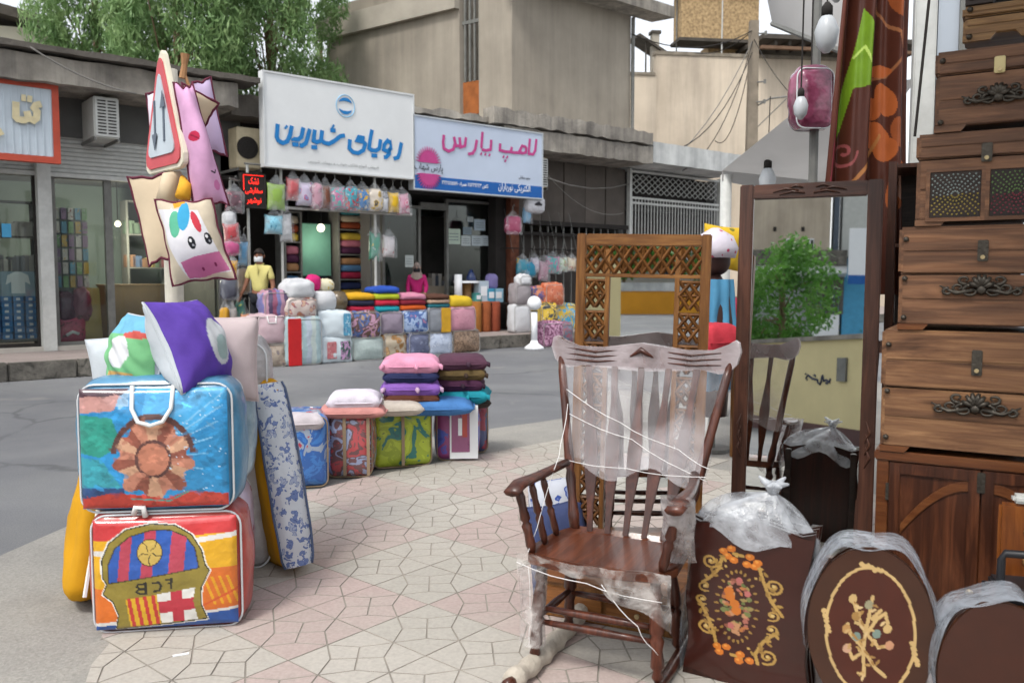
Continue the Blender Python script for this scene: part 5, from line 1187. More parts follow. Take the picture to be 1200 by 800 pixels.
fB('frame_rail', w_goldx, [(-lw/2+fwd, lw/2-fwd, -.019, .019, lh-.055, lh-.001)], lm, bev=.004); fB('frame_rail', w_goldx, [(-lw/2+fwd, lw/2-fwd, -.019, .019, 0, .06)], lm, bev=.004)
fB('glass', m_mirror, [(-lw/2+fwd-.004, lw/2-fwd+.004, .004, .008, .05, lh-.05)], lm); fB('backing', w_dk, [(-lw/2+.02, lw/2-.02, .0205, .026, .02, lh-.02)], lm)
band = .10; ix = lw/2 - fwd - band; zt_ = lh - .055 - .135
for sx in (-1, 1): fB('inner_stile', w_gold, [(sx*ix-.011, sx*ix+.011, -.016, .003, .06, zt_+.12)], lm, bev=.002)
fB('inner_rail', w_goldx, [(-lw/2+fwd, lw/2-fwd, -.0165, .0025, zt_-.008, zt_+.010)], lm, bev=.002)
w_lat = WOOD('lattice_brown', '#6a4522', '#8a5c30', 2, .4, .3)
def slat(a, b, y): MB().tube([(a[0], y, a[1]), (b[0], y, b[1])], .0085, 4).build('lattice_slat', w_lat, lm)
y_ = -.008; x0, x1 = -lw/2+fwd, lw/2-fwd
for sx in (-1, 1):
    xa, xb = (x0, -ix-.01) if sx < 0 else (ix+.01, x1)
    z = zt_ - .02
    k = 0
    while z > .12:
        slat((xa, z), (xb, z-.13), y_ - .004); slat((xb, z), (xa, z-.13), y_ + .003)
        slat((xa, z-.065), ((xa+xb)/2-.012, z-.065), y_); slat(((xa+xb)/2+.012, z-.065), (xb, z-.065), y_); slat((xa, z-.005), (xb, z-.005), y_ - .001); slat(((xa+xb)/2, z-.01), (xb, z-.065), y_ - .006); slat(((xa+xb)/2, z-.01), (xa, z-.065), y_ - .0065); slat(((xa+xb)/2, z-.125), (xb, z-.065), y_ - .007); slat(((xa+xb)/2, z-.125), (xa, z-.065), y_ - .0075); z -= .145
n_ = 6
for k in range(n_):
    a_ = x0 + (x1-x0)*k/n_; b_ = x0 + (x1-x0)*(k+1)/n_; zb_, zc_ = zt_+.012, lh-.055
    slat((a_, zb_), (b_, zc_), y_ - .004); slat((b_, zb_), (a_, zc_), y_ + .003)
    if k: slat((a_, zb_), (a_, zc_), y_ - .0005)
    m2_ = (zb_+zc_)/2; c2_ = (a_+b_)/2; slat((a_, m2_), (c2_, zc_), y_ - .006); slat((c2_, zc_), (b_, m2_), y_ - .0065); slat((a_, m2_), (c2_, zb_), y_ - .007); slat((c2_, zb_), (b_, m2_), y_ - .0075)
# ---- rocking chair
CY = R(-25); cc = Vector((.37, 3.15, GZ))
ch = T('rocking_chair', 'dark turned-wood rocking chair wrapped in torn clear plastic film', 'rocking chair', cc, CY)
sw = .27; sz = .43
leg = [(0, .014), (.04, .022), (.10, .016), (.14, .026), (.30, .020), (.38, .027), (.42, .018), (.46, .027), (.62, .024), (.75, .017), (.8, .026), (.86, .018), (1, .022)]
for sx in (-1, 1):
    MB().turn((sx*.235, -.17, .055), (sx*.215, -.145, sz), leg).build('front_leg', w_chair, ch, smooth=True); MB().turn((sx*.225, .15, .05), (sx*.20, .125, sz), leg).build('rear_leg', w_chair, ch, smooth=True)
    P = [(sx*.235, y, .012 + .18*(y+.02)**2 + .012) for y in np.linspace(-.42, .55, 22)]
    MB().tube(P, .021, 8).build('rocker', w_chair, ch, smooth=True)
    if sx < 0: MB().tube([(p_[0], p_[1], p_[2] + .006) for p_ in P[1:19]], [.036 + .006*math.sin(i*2.3) for i in range(18)], 10).build('foam_sleeve', m_foam, ch, smooth=True)
    # arm
    arm = MB(); AP = [(sx*.30, -.235, .685), (sx*.305, -.15, .70), (sx*.30, .0, .695), (sx*.285, .13, .70), (sx*.265, .22, .71)]
    ax_ = MB()
    for i, p_ in enumerate(AP): pass
    vs = []; 
    for i, p_ in enumerate(AP):
        ww = (.034, .037, .026, .022, .02)[i]; tt = .016
        for a in range(8): vs.append((p_[0] + ww*math.cos(a*math.pi/4), p_[1], p_[2] + tt*math.sin(a*math.pi/4)))
    fs = [(i*8+k, i*8+(k+1) % 8, (i+1)*8+(k+1) % 8, (i+1)*8+k) for i in range(4) for k in range(8)] + [tuple(range(8)), tuple(range(39, 31, -1))]
    arm.add(vs, fs); arm.build('armrest', w_chair, ch, smooth=True)
    for q, (ya, yb, r_) in enumerate(((-.19, -.175, 1.0), (-.07, -.06, .8), (.05, .05, .8))):
        MB().turn((sx*.245, ya+.02, sz+.02), (sx*.30, yb, .69), [(t, r0*r_) for t, r0 in ((0, .012), (.12, .019), (.3, .016), (.42, .02), (.47, .012), (.52, .02), (.7, .015), (.85, .018), (1, .011))]).build('arm_spindle', w_chair, ch, smooth=True)
    MB().turn((sx*.215, .195, sz), (sx*.36, .40, 1.13), [(0, .02), (.1, .024), (.2, .017), (.3, .022), (.34, .016), (.38, .022), (.6, .018), (.9, .018), (1, .014)]).build('back_post', w_chair, ch, smooth=True)
for (a, b) in (((-.22, -.155, .24), (.22, -.155, .24)), ((-.22, -.16, .19), (.22, -.16, .19)), ((-.21, .135, .2), (.21, .135, .2)), ((-.222, -.15, .21), (-.212, .13, .21)), ((.222, -.15, .21), (.212, .13, .21))):
    MB().turn(a, b, [(0, .010), (.3, .014), (.5, .016), (.7, .014), (1, .010)]).build('stretcher', w_chair, ch, smooth=True)
# seat: shaped board
st = MB(); Pt = [(-.25, -.20), (-.15, -.225), (0, -.235), (.15, -.225), (.25, -.20), (.285, -.1), (.27, .1), (.22, .22), (-.22, .22), (-.27, .1), (-.285, -.1)]
n = len(Pt); st.add([(x, y, sz-.015) for x, y in Pt] + [(x, y, sz+.025) for x, y in Pt] + [(x*.8, y*.8, sz+.012) for x, y in Pt], [tuple(range(n))[::-1], tuple(range(2*n, 3*n))] + [(i, (i+1) % n, n+(i+1) % n, n+i) for i in range(n)] + [(n+i, n+(i+1) % n, 2*n+(i+1) % n, 2*n+i) for i in range(n)])
st.build('seat', WOOD('seat_walnut', '#5a3020', '#7c452c', 1, .3, .6), ch, bev=.006)
def yb(z): return .195 + (.40-.195)*(z-sz)/(1.13-sz)
for k in range(5):
    xb_, xt_ = (k-2)*.075, (k-2)*.115; P0 = Vector((xb_, .19, sz+.015)); P1 = Vector((xt_, yb(1.10)+.0, 1.10)); mb = MB(); vs = []
    prof = [(0, .011), (.15, .014), (.35, .027), (.5, .03), (.68, .019), (.8, .012), (1, .014)]
    for t, ww in prof:
        c = P0.lerp(P1, t) + Vector((0, .02*math.sin(math.pi*t), 0)); vs += [(c.x-ww, c.y-.006, c.z), (c.x+ww, c.y-.006, c.z), (c.x+ww, c.y+.006, c.z), (c.x-ww, c.y+.006, c.z)]
    m_ = len(prof); mb.add(vs, [(i*4+q, i*4+(q+1) % 4, i*4+4+(q+1) % 4, i*4+4+q) for i in range(m_-1) for q in range(4)] + [(3, 2, 1, 0), (4*m_-4, 4*m_-3, 4*m_-2, 4*m_-1)]); mb.build('back_slat', w_chair, ch, bev=.002)
# crest rail with drooping ends
top = [(-.385, 1.205), (-.37, 1.215), (-.345, 1.20), (-.28, 1.175), (-.18, 1.172), (-.08, 1.185), (0, 1.195), (.08, 1.185), (.18, 1.172), (.28, 1.175), (.345, 1.20), (.37, 1.215), (.385, 1.205), (.392, 1.17), (.378, 1.125), (.35, 1.095), (.31, 1.088), (.25, 1.10), (.12, 1.092), (0, 1.085), (-.12, 1.092), (-.25, 1.10), (-.31, 1.088), (-.35, 1.095), (-.378, 1.125), (-.392, 1.17)]
rail = MB().prism([(x, z) for x, z in reversed(top)], -.014, .014).build('crest_rail', w_chair, ch, loc=(0, yb(1.13)+.005, 0), bev=.006)
cv = MB()
for sg_ in (-1, 1):
    for q in range(3): cv.tube([(sg_*.34, -.016, 1.17-.025*q), (sg_*.2, -.020, 1.155-.02*q), (sg_*.1, -.016, 1.165-.022*q)], [.003, .005, .003], 5)
cv.tube([(-.05, -.016, 1.14), (0, -.024, 1.17), (.05, -.016, 1.14)], [.004, .014, .004], 6); cv.build('carving', w_chair, rail, smooth=True)
# the film: front sheet over the back, cover on the rail, scraps on the arm, seat and legs
def film(name, P, mat=None, parent=None, wr=.012, seed=1, k=26):
    P = np.asarray(P); P = P + (_noise(P, k, seed)*wr)[..., None]*np.array([.25, 1, .3]); mb = MB(); mb.grid(P); return mb.build(name, mat or m_wrap, parent or ch, smooth=True, norm=False)
U, V = np.meshgrid(np.linspace(-1, 1, 40), np.linspace(0, 1, 36), indexing='ij')
zz = .68 + V*.42 + .03*np.sin(U*5)*(1-V); wd_ = .255 + .085*V + .012*np.sin(V*9)
film('film_sheet', np.stack([U*wd_, yb(zz) - .035 - .012*np.cos(U*9), zz], -1), seed=2)
film('film_sheet', np.stack([U*(wd_+.02), yb(zz) + .05, zz], -1), seed=5)
MB().prism([(x*1.02, 1.145 + (z-1.145)*1.07) for x, z in reversed(top)], -.019, .019).build('film_cover', SHEET('rail_wrap', '#cfc4c6', .25, .55, 6, .1, (.3, .65)), rail)
Ua, Va = np.meshgrid(np.linspace(0, 6.283, 20), np.linspace(0, 1, 24), indexing='ij')
film('film_scrap', np.stack([.30 - .03*Va + (.05 + .02*np.sin(3*Ua))*np.cos(Ua), -.2 + .17*Va + .05*np.sin(Ua), .72 - .27*Va], -1), SHEET('arm_wrap', '#cdc9c8', .12, .65, 12, .2, (.35, .68)), wr=.02, seed=9, k=40)
U, V = np.meshgrid(np.linspace(-1, 1, 40), np.linspace(0, 1, 16), indexing='ij')
film('film_scrap', np.stack([U*.29, -.245 - .02*np.cos(U*4) + .02*V, sz + .03 - V*(.05 + .17*np.clip(U-.1, 0, 1)**.7 + .10*np.clip(-U-.6, 0, 1))], -1), SHEET('seat_wrap', '#d4cfca', .08, .62, 14, .2, (.38, .68)), wr=.016, seed=12, k=30)
film('film_scrap', np.stack([-.24 + .05*np.cos(U*3.1), -.175 + .05*np.sin(U*3.1), sz - .02 - V*.30], -1), SHEET('leg_wrap', '#cfcac6', .08, .62, 14, .2, (.38, .68)), wr=.014, seed=15, k=34)
sp = MB()
for pts in ([(-.30, yb(.98)-.05, 1.0), (-.05, yb(.86)-.06, .885), (.20, yb(.8)-.07, .80), (.33, yb(.75)-.12, .75)], [(-.30, yb(.7)-.05, .725), (.0, yb(.7)-.08, .715), (.33, yb(.7)-.16, .73)], [(-.28, yb(.92)-.05, .90), (.0, yb(.82)-.05, .82), (.32, yb(.7)-.1, .70)], [(-.29, yb(.93)-.045, .94), (-.27, .15, .75), (-.25, -.2, .46)], [(-.28, -.24, sz+.0), (.0, -.26, sz-.03), (.26, -.22, sz-.07)], [(-.25, -.2, .40), (-.24, -.19, .2), (-.25, -.2, .1)], [(.05, -.25, sz-.03), (.18, -.24, sz-.16), (.24, -.19, sz-.27)]): sp.tube([tuple(Vector(pts[i]).lerp(Vector(pts[i+1]), t_) + Vector((.004*math.sin(i*3+t_*5), .003*math.cos(t_*7+i), -.010*math.sin(t_*3.14)))) for i in range(len(pts)-1) for t_ in (0, .25, .5, .75)] + [pts[-1]], .0015, 5)
sp.build('film_string_glare', m_string, ch, smooth=True)  # white strands for string wraps and for glare painted along film edges
# pillows behind the chair, by the console
o = standpillow('blue and white bundled cushion on the ground behind rocking chair', (652, 560), 4.1, .30, .5, .2, (R(-6), 0, R(30)), PRINT('blue_white_check', '#b9bdc6', ['#2f4a94', '#8d99bc'], 11, 'flower', .6, .3), None, 91)
o.location.z = GZ + .25
o = standpillow('dark navy floor cushion leaning against the low console', (655, 610), 3.85, .34, .46, .14, (R(-10), 0, R(35)), M('navy_cloth', '#3a4468', .85, .15, 5, .2), None, 92); o.location.z = GZ + .21
# ---- wrapped nest of tables with flower marquetry
TY = R(-30); tl = at(808, 790, 3.05); 
tb = T('nest_of_tables', 'folded nest of tables with floral inlaid wavy top wrapped in plastic', 'table', (at(872, 790, 2.98).x, 2.98, GZ), 0, rot=(R(-3), R(.5), TY))
tw, th_ = .445, .585
mq = Paint(40, 150, 480, 900, 130, '#36150d')
g1_, g2_, or_ = '#a88545', '#8d6c34', '#bd6a22'
for x0_, y0_ in ((115, 340), (110, 655)): mq.spiral(x0_, y0_, 36, 1.7, 10, g1_, 0, 1)
for x0_, y0_ in ((355, 410), (345, 740)): mq.spiral(x0_, y0_, 36, 1.7, 10, g1_, 2, -1)
for x0_, y0_ in ((105, 465), (100, 530)): mq.spiral(x0_, y0_, 26, 1.4, 8, g1_, 1, 1)
for x0_, y0_ in ((352, 545), (352, 610)): mq.spiral(x0_, y0_, 26, 1.4, 8, g1_, 2, -1)
for l in ([(160, 310), (150, 370), (120, 420), (95, 450)], [(90, 540), (115, 600), (135, 660), (150, 730)], [(300, 330), (320, 400), (345, 480), (385, 540)], [(375, 620), (330, 670), (300, 740), (310, 780)], [(205, 290), (240, 295)], [(210, 765), (250, 770)]): mq.line(l, 13, g1_)
for x0_, y0_ in ((165, 285), (195, 270), (205, 320), (180, 305), (265, 295), (295, 315), (255, 330), (285, 335), (155, 740), (190, 735), (165, 765), (245, 755), (280, 775), (240, 785)): mq.ell(x0_, y0_, 17, 15, or_); mq.ell(x0_-4, y0_-4, 7, 6, '#d08a3c')
for k in range(80):
    a = random.uniform(0, 6.28); r_ = random.random()**.5; mq.ell(225 + 52*r_*math.cos(a), 535 + 135*r_*math.sin(a), random.uniform(5, 12), random.uniform(6, 14), random.choice(['#6a7040', '#8d7a48', '#a8693a', '#7f4a38', '#5f6838', '#b0805a', '#9c5f50']), random.uniform(0, 3))
for x0_, y0_ in ((200, 495), (218, 525), (195, 470), (225, 555)): mq.ell(x0_, y0_, 18, 20, or_)
for x0_, y0_ in ((230, 410), (262, 468), (205, 630)): mq.ell(x0_, y0_, 12, 14, '#a8605a')
for x0_, y0_ in ((175, 355), (290, 388), (215, 300), (275, 720)): mq.ell(x0_, y0_, 6, 6, '#b09050')
for l in ([(160, 310), (120, 420)], [(95, 560), (140, 680)], [(305, 340), (370, 520)], [(370, 625), (305, 740)]):
    for k in range(9):
        t = k/8; x_ = l[0][0]*(1-t) + l[1][0]*t + 16*math.sin(k*2.1); y_ = l[0][1]*(1-t) + l[1][1]*t; mq.ell(x_, y_, 13, 6, random.choice([g1_, g2_, '#9a7a3c']), k*.9)
for x0_, y0_ in ((115, 340), (110, 655), (355, 410), (345, 740), (105, 465), (100, 530), (352, 545), (352, 610)): mq.ell(x0_, y0_, 7, 7, '#c4a868')
for k in range(26):
    a = k*.2417; mq.ell(225 + 72*math.cos(a), 535 + 165*math.sin(a), 9, 5, g2_, a)
def wav(v): return 1 + .035*np.cos(v*math.pi*2.0) - .02
def gtab(U, V): return U*tw/2*.985*wav(V), -.013 + 0*U, th_/2 + V*th_/2*.985 + .018*np.cos(U*math.pi)*np.sign(V)*np.abs(V)**6
vv = np.linspace(-1, 1, 15); P = [(tw/2*float(wav(v)), th_/2 + v*th_/2) for v in vv] ; P += [(u*tw/2*1.015, th_ + .018*math.cos(u*math.pi)) for u in np.linspace(.8, -.8, 9)] + [(-tw/2*float(wav(v)), th_/2 + v*th_/2) for v in vv[::-1]] + [(u*tw/2, -.0) for u in np.linspace(-.8, .8, 5)]
MB().prism(P, -.010, .012).build('tabletop', WOOD('table_edge', '#2e1812', '#45241a', 2, .3, .5), tb)
mq.build('inlaid_panel', gtab, m_marq, tb)
for k in range(3): MB().prism([(x*.97, z) for x, z in P], .03 + k*.055, .05 + k*.055).build('nested_top', WOOD('table_edge', '#2e1812', '#45241a'), tb)
for sx in (-1, 1): fB('leg', w_dk, [(sx*(tw/2-.04)-.016, sx*(tw/2-.04)+.016, .19, .24, 0, th_-.02)], tb, bev=.004)
U, V = np.meshgrid(np.linspace(0, 1, 36), np.linspace(-1, 1, 26), indexing='ij')    # bag over the top, gathered to a knot
knot = np.array([.06, .06, th_ + .12]); ang = U*2*math.pi
rim = np.stack([np.cos(ang)*(tw/2+.012)*np.where(np.abs(np.cos(ang)) > .0, 1, 1), .08 + np.sin(ang)*.12, th_ - .055 + .03*np.sin(ang*5) - .05*np.clip(np.cos(ang), 0, 1)], -1)
s_ = ((V+1)/2)[..., None]; pinch_ = s_**1.5; mid_ = rim*(1-pinch_) + knot*pinch_; mid_[..., 2] += .05*np.sin(np.pi*s_[..., 0]**.7)
ruf = _noise(np.stack([ang*.3*0 + np.cos(ang), np.sin(ang), s_[..., 0]*.2], -1), 22, 3)*.02*np.sin(np.pi*s_[..., 0]); mid_ += ruf[..., None]*np.array([.6, .6, 1.0])
mb = MB(); mb.grid(mid_); mb.build('plastic_bag', m_wrap2, tb, smooth=True, norm=False)
kn = MB()
for k in range(7):
    a = k*.9; kn.tube([tuple(knot - np.array([0, 0, .02])), tuple(knot + np.array([.02*math.cos(a), .015*math.sin(a), .025])), tuple(knot + np.array([.055*math.cos(a), .04*math.sin(a), .03 + .02*math.sin(k*2)]))], [.012, .016, .004], 7)
kn.build('bag_knot', m_wrap2, tb, smooth=True)
U, V = np.meshgrid(np.linspace(0, 1, 14), np.linspace(0, 1, 24), indexing='ij')
for sx in (-1, 1): film('plastic_side', np.stack([sx*(tw/2 + .014 + .012*np.sin(V*7)), .0 + U*.24, .01 + V*(th_-.06)], -1), m_wrap2, tb, .01, 4 + sx)
# ---- oval folding tables
def ovaltable(label, c, Y, a_, b_, paintit, rz, seed, lean_=-6):
    p = at(c[0], c[1], Y); e = T('oval_table', label, 'table', (p.x, p.y, p.z - b_), 0, rot=(R(lean_), 0, rz))
    P = [(a_*math.cos(t), b_ + b_*math.sin(t)) for t in np.linspace(0, 6.2832, 49)[:-1]]
    MB().prism(P, -.011, .012).build('tabletop', WOOD('oval_edge', '#3a2013', '#52301c', 2, .3, .5), e, bev=.004)
    g = lambda U, V: (lambda r, t: (a_*.99*r*np.cos(t), -.0135 + 0*r, b_ + b_*.99*r*np.sin(t)))(np.maximum(np.abs(U), np.abs(V)), np.arctan2(V, U))
    def g2(U, V):
        m_ = np.maximum(np.abs(U), np.abs(V)); h_ = np.hypot(U, V) + 1e-9; return a_*.985*U*m_/h_, -.0145 + 0*U, b_ + b_*.985*V*m_/h_
    # colour has to follow the same disc mapping
    U, V = paintit.uv(); m_ = np.maximum(np.abs(U), np.abs(V)); h_ = np.hypot(U, V) + 1e-9; x0_, y0_, x1_, y1_ = paintit.b
    paintit.UV = (U, V); paintit.X = x0_ + (U*m_/h_ + 1)/2*(x1_-x0_); paintit.Y = y0_ + (1 - V*m_/h_)/2*(y1_-y0_)
    return e, g2
ov = Paint(30, 240, 575, 1010, 130, '#5a3420')
e, g2 = ovaltable('oval inlaid table top with flower spray stood on edge in plastic', (1020, 742), 2.62, .19, .265, ov, R(-20), 1)
ov.C[:] = lin('#3a1e0e'); ov.ell(302, 625, 190, 300, '#43190a')
cream = '#b89a66'
ring = [(302 + 190*math.cos(t), 625 + 298*math.sin(t)) for t in np.linspace(0, 6.2832, 60)]; ov.line(ring, 13, cream)
for cx_, cy_ in ((302, 327), (112, 600), (492, 700), (302, 923)):
    for k in range(7): ov.ell(cx_ + (k-3)*(14 if cy_ in (327, 923) else 4), cy_ + (k-3)*(4 if cy_ in (327, 923) else 16) + 6*math.sin(k*2), 12, 11, cream)
for l in ([(280, 830), (275, 700), (285, 620), (310, 460)], [(285, 640), (250, 560), (225, 480)], [(285, 640), (330, 560), (365, 530), (380, 595)], [(270, 700), (220, 650), (205, 600)], [(290, 640), (340, 690), (375, 680)], [(275, 720), (230, 760), (205, 700)], [(280, 720), (330, 790), (370, 820)], [(285, 600), (240, 590)], [(310, 560), (345, 520)]): ov.line(l, 15, cream)
for x0_, y0_, c_ in ((225, 480, cream), (375, 600, cream), (200, 625, '#a87f4c'), (385, 675, '#b08060'), (245, 655, '#6f7f74'), (330, 630, '#6f7f74'), (295, 500, '#8a8468'), (205, 715, '#b08a70'), (240, 560, '#94703e')): ov.ell(x0_, y0_, 18, 22, c_, .4)
for k in range(34):
    t = random.random(); bx_, by_, ex_, ey_ = random.choice(((280, 700, 310, 460), (285, 640, 225, 480), (300, 600, 378, 560), (275, 700, 205, 610), (290, 650, 380, 690), (275, 720, 205, 720), (280, 720, 370, 825), (280, 830, 275, 700)))
    x_, y_ = bx_ + (ex_-bx_)*t, by_ + (ey_-by_)*t; a_ = random.uniform(0, 6.28); ov.ell(x_ + 17*math.cos(a_), y_ + 17*math.sin(a_), 15, 6, random.choice((cream, '#a5834e', '#c4a878', '#94703e')), a_)
ov.build('inlaid_panel', g2, m_marq, e)
def drape(e, a_, b_, y0_, mat, seed, d=.24):
    t, V = np.meshgrid(np.linspace(-.35, math.pi + .35, 44), np.linspace(0, 1, 20), indexing='ij'); k = 1.03 + .10*np.sin(np.pi*V*.8) - .02*V
    film('plastic_bag', np.stack([a_*k*np.cos(t), y0_ + V*d, b_ + b_*k*np.sin(t)*(1 + .06*np.sin(t*5 + seed))], -1), mat, e, .022, seed, 30)
    for q in range(2): MB().prism([(a_*.94*math.cos(t_), b_ + b_*.94*math.sin(t_)) for t_ in np.linspace(0, 6.2832, 33)[:-1]], .05 + q*.08, .07 + q*.08).build('nested_top', WOOD('oval_edge', '#3a2013', '#52301c'), e)
drape(e, .19, .265, -.02, SHEET('grey_bag', '#a4aab2', .35, .85, 8, .15, (.32, .66)), 3, .26)
ov2 = Paint(0, 0, 100, 140, 40, '#5a321f')
e, g2 = ovaltable('plain brown oval table top stood on edge beside the inlaid oval', (1172, 800), 2.45, .17, .235, ov2, R(-16), 2); ov2.C[:] = lin('#3a1a0d'); ov2.build('veneer_panel', g2, m_marq, e)
drape(e, .17, .235, -.02, _M['grey_bag'], 8, .2)
# orange side chair corner at the right
q = at(1188, 690, 2.85); e = T('side_chair', 'orange wooden chair back with carved scroll beside the cupboard', 'chair', (q.x + .05, q.y, GZ), R(-20))
w_or = WOOD('orange_wood', '#7d4418', '#98591f', 2, .35, .4)
fB('back_panel', w_or, [(-.10, .14, -.01, .012, .35, .70)], e, bev=.01); fB('seat', w_or, [(-.12, .2, -.3, .02, .30, .345)], e, bev=.01)
for x, y in ((-.1, 0), (.18, 0), (-.1, -.28), (.18, -.28)): fB('leg', w_or, [(x-.014, x+.014, y-.014, y+.014, 0, .30)], e)
for z in (.60, .50): MB().tube([(.0 + .03*math.cos(t)*(1-t/9), -.014, z + .03*math.sin(t)*(1-t/9)) for t in np.linspace(0, 7, 16)], .006, 5).build('carved_scroll', w_lite, e, smooth=True)
fB('top_cover', m_acw, [(-.06, .14, -.02, .03, .70, .73)], e, bev=.01)
q = at(1182, 690, 2.62); e = T('folding_stool', 'black metal folding stool frame behind the plain oval table', 'stool', (q.x + .04, q.y, GZ), R(-15))
m_bk = M('black_metal', '#1d1d20', .4, .1)
MB().tube([(-.06, 0, 0), (-.06, 0, .58), (-.05, 0, .60), (.14, 0, .60), (.15, 0, .58), (.15, 0, 0)], .013, 8).build('frame', m_bk, e, smooth=True); fB('seat', m_bk, [(-.045, .135, -.02, .2, .44, .47)], e, bev=.008); MB().tube([(-.05, .2, 0), (-.05, .2, .44)], .012, 6).build('leg', m_bk, e); MB().tube([(.14, .2, 0), (.14, .2, .44)], .012, 6).build('leg', m_bk, e)
# ---- curtain
cu = Paint(290, -60, 700, 1100, 150, '#4a2418')
o1, o2, gr = '#a3562a', '#8d4a26', '#6d9020'
cu.rect(290, -60, 360, 1100, '#5d2f22'); cu.poly([(425, 175), (475, 235), (485, 425), (400, 430), (370, 560), (335, 620), (365, 430), (405, 260)], gr); cu.line([(395, 330), (440, 300), (470, 350)], 9, '#b4cf66'); cu.line([(470, -60), (480, 60), (520, 180), (620, 260), (640, 330), (580, 390), (520, 395)], 10, '#8d5a3a')
for (x, y, rx, ry, a) in ((548, 372, 50, 20, .1), (575, 465, 34, 60, -.5), (525, 490, 42, 34, .6), (540, 578, 62, 42, .5), (628, 575, 26, 50, -.2), (580, 625, 42, 40, .2), (640, 740, 40, 90, .4), (600, 120, 30, 95, -.3), (650, 330, 20, 130, .1)): cu.ell(x, y, rx, ry, o1 if rx > 30 else o2, a)
cu.line([(360, 770), (440, 720), (520, 640), (560, 580)], 12, '#a8703e'); cu.spiral(385, 635, 52, 1.4, 10, '#8d4a4a', 0, 1); cu.ell(640, 745, 30, 45, '#c08f7a'); cu.spiral(470, 30, 40, 1.2, 8, '#7d4a48', 2, -1); cu.line([(330, 300), (310, 1100)], 10, '#8d3a44'); cu.rect(290, 1000, 340, 1100, '#9a8a7a')
CYd = 4.75
def gcur(U, V):
    top = V*.5 + .5
    xl = 980 - 28*(1-top); xr = 1058 + 10*(1-top) - 6*np.sin(top*3); xc = xl + (xr-xl)*(U+1)/2
    yy = 345 - top*410; P = [(xc - 600)/FPX*CYd*1.0, CYd + .05*np.sin(U*7.5) + .02*np.sin(U*17+V), 0*U]
    z = HC + (-sP + (400-yy)/FPX*cP)*CYd
    return P[0], P[1], z
e = T('curtain', 'brown curtain printed with orange flowers and a lime leaf', 'curtain', at(1010, 345, CYd), 0); lo_ = Vector(e.location)
cu.build('cloth', lambda U, V: tuple(c - l for c, l in zip(gcur(U, V), lo_)), PAINTMAT('curtain_cloth', .55, .1, .3, 6, .02), e)
MB().tube([(-.35, .0, 2.0), (.5, .0, 2.0)], .02, 8).build('rail', m_steelg, e)
for k in range(6): MB().tube([(-.18 + k*.075 + .012*math.cos(a), .0 + .024*math.sin(a)*0, 1.985 + .03*math.sin(a)) for a in np.linspace(0, 6.28, 9)[:-1]], .004, 4, closed=True).build('ring', m_steelg, e)
# grey shopfront edge behind the chests and its upright
sw_ = T('shop_wall', 'pale blue grey shop wall with upright behind the curtain and chests', 'wall', (at(1090, 400, 5.6).x, 5.6, 0), R(-18))
fB('panel', M('pale_bluegrey', '#a3abb4', .6, .06, 1), [(-.02, 3.2, 0, .1, 0, 4.2)], sw_); fB('upright', m_steelw, [(-.16, -.03, -.04, .1, 0, 4.2)], sw_, bev=.01); fB('upright', m_steelg, [(.1, .16, -.03, -.002, 0, 4.2)], sw_)
MB().tube([at(1072, 160, 4.6) , at(1092, -30, 4.6)], .008, 6).build('thin_rod', m_dark); tag(bpy.data.objects['thin_rod'], 'thin dark rod leaning between curtain and chests', 'rod')
# dark carcass behind the mirror's right edge
q = at(1040, 400, 4.35); e = T('wardrobe', 'dark brown wardrobe side with shelves behind tall mirror', 'wardrobe', (q.x, q.y, GZ), R(-25)); fB('side', w_cab, [(-.02, .02, 0, .5, 0, 2.05)], e, bev=.003); fB('back', w_dk, [(.021, .62, .44, .46, 0, 2.05)], e)
for z in (.3, .75, 1.2, 1.62, 2.02): fB('shelf', w_cab, [(.021, .62, .02, .438, z, z+.02)], e)
# ---- market awning with bulbs, pink bag
m_awn = leafmat('awning_grey', '#a3a19f', '#aeacaa', '#b6b4b2'); aw = T('market_awning', 'grey cloth market awning on slim posts beyond the mirrors', 'awning', at(850, 300, 9.0), 0); al = Vector(aw.location)
def al_(px, py, Y): return at(px, py, Y) - al
A_, B_, C_, D_ = al_(846, 200, 9.0), al_(960, 108, 7.4), al_(1075, 92, 7.4), al_(985, 215, 9.4)
U, V = np.meshgrid(np.linspace(0, 1, 20), np.linspace(0, 1, 20), indexing='ij')
Q = (np.array(A_)*(1-U[..., None]) + np.array(D_)*U[..., None])*(1-V[..., None]) + (np.array(B_)*(1-U[..., None]) + np.array(C_)*U[..., None])*V[..., None]; Q[..., 2] -= .18*np.sin(np.pi*U)*np.sin(np.pi*V)
mb = MB(); mb.grid(Q); mb.build('canopy', m_awn, aw, smooth=True, norm=False)
E_, F_ = al_(846, 212, 9.0), al_(985, 240, 9.4); Q = np.stack([np.array(A_)*(1-U[..., None]) + np.array(D_)*U[..., None], ], 0)[0]; Q2 = np.array(E_)*(1-U[..., None]) + np.array(F_)*U[..., None]; mb = MB(); mb.grid(Q*(1-V[..., None]) + Q2*V[..., None]); mb.build('valance', m_awn, aw, smooth=True, norm=False)
for px, Y in ((851, 9.05),):
    p_ = al_(px, 205, Y); gz = -al.z; MB().tube([(p_.x, p_.y, gz), (p_.x, p_.y, p_.z)], .06, 8).build('post', m_steelw, aw, smooth=True)
p_ = al_(1075, 92, 7.4); MB().tube([(p_.x, p_.y, -al.z), tuple(p_)], .04, 8).build('post', m_steelg, aw, smooth=True)
p_ = al_(985, 215, 9.4); MB().tube([(p_.x, p_.y, -al.z), tuple(p_)], .04, 8).build('post', m_steelg, aw, smooth=True)
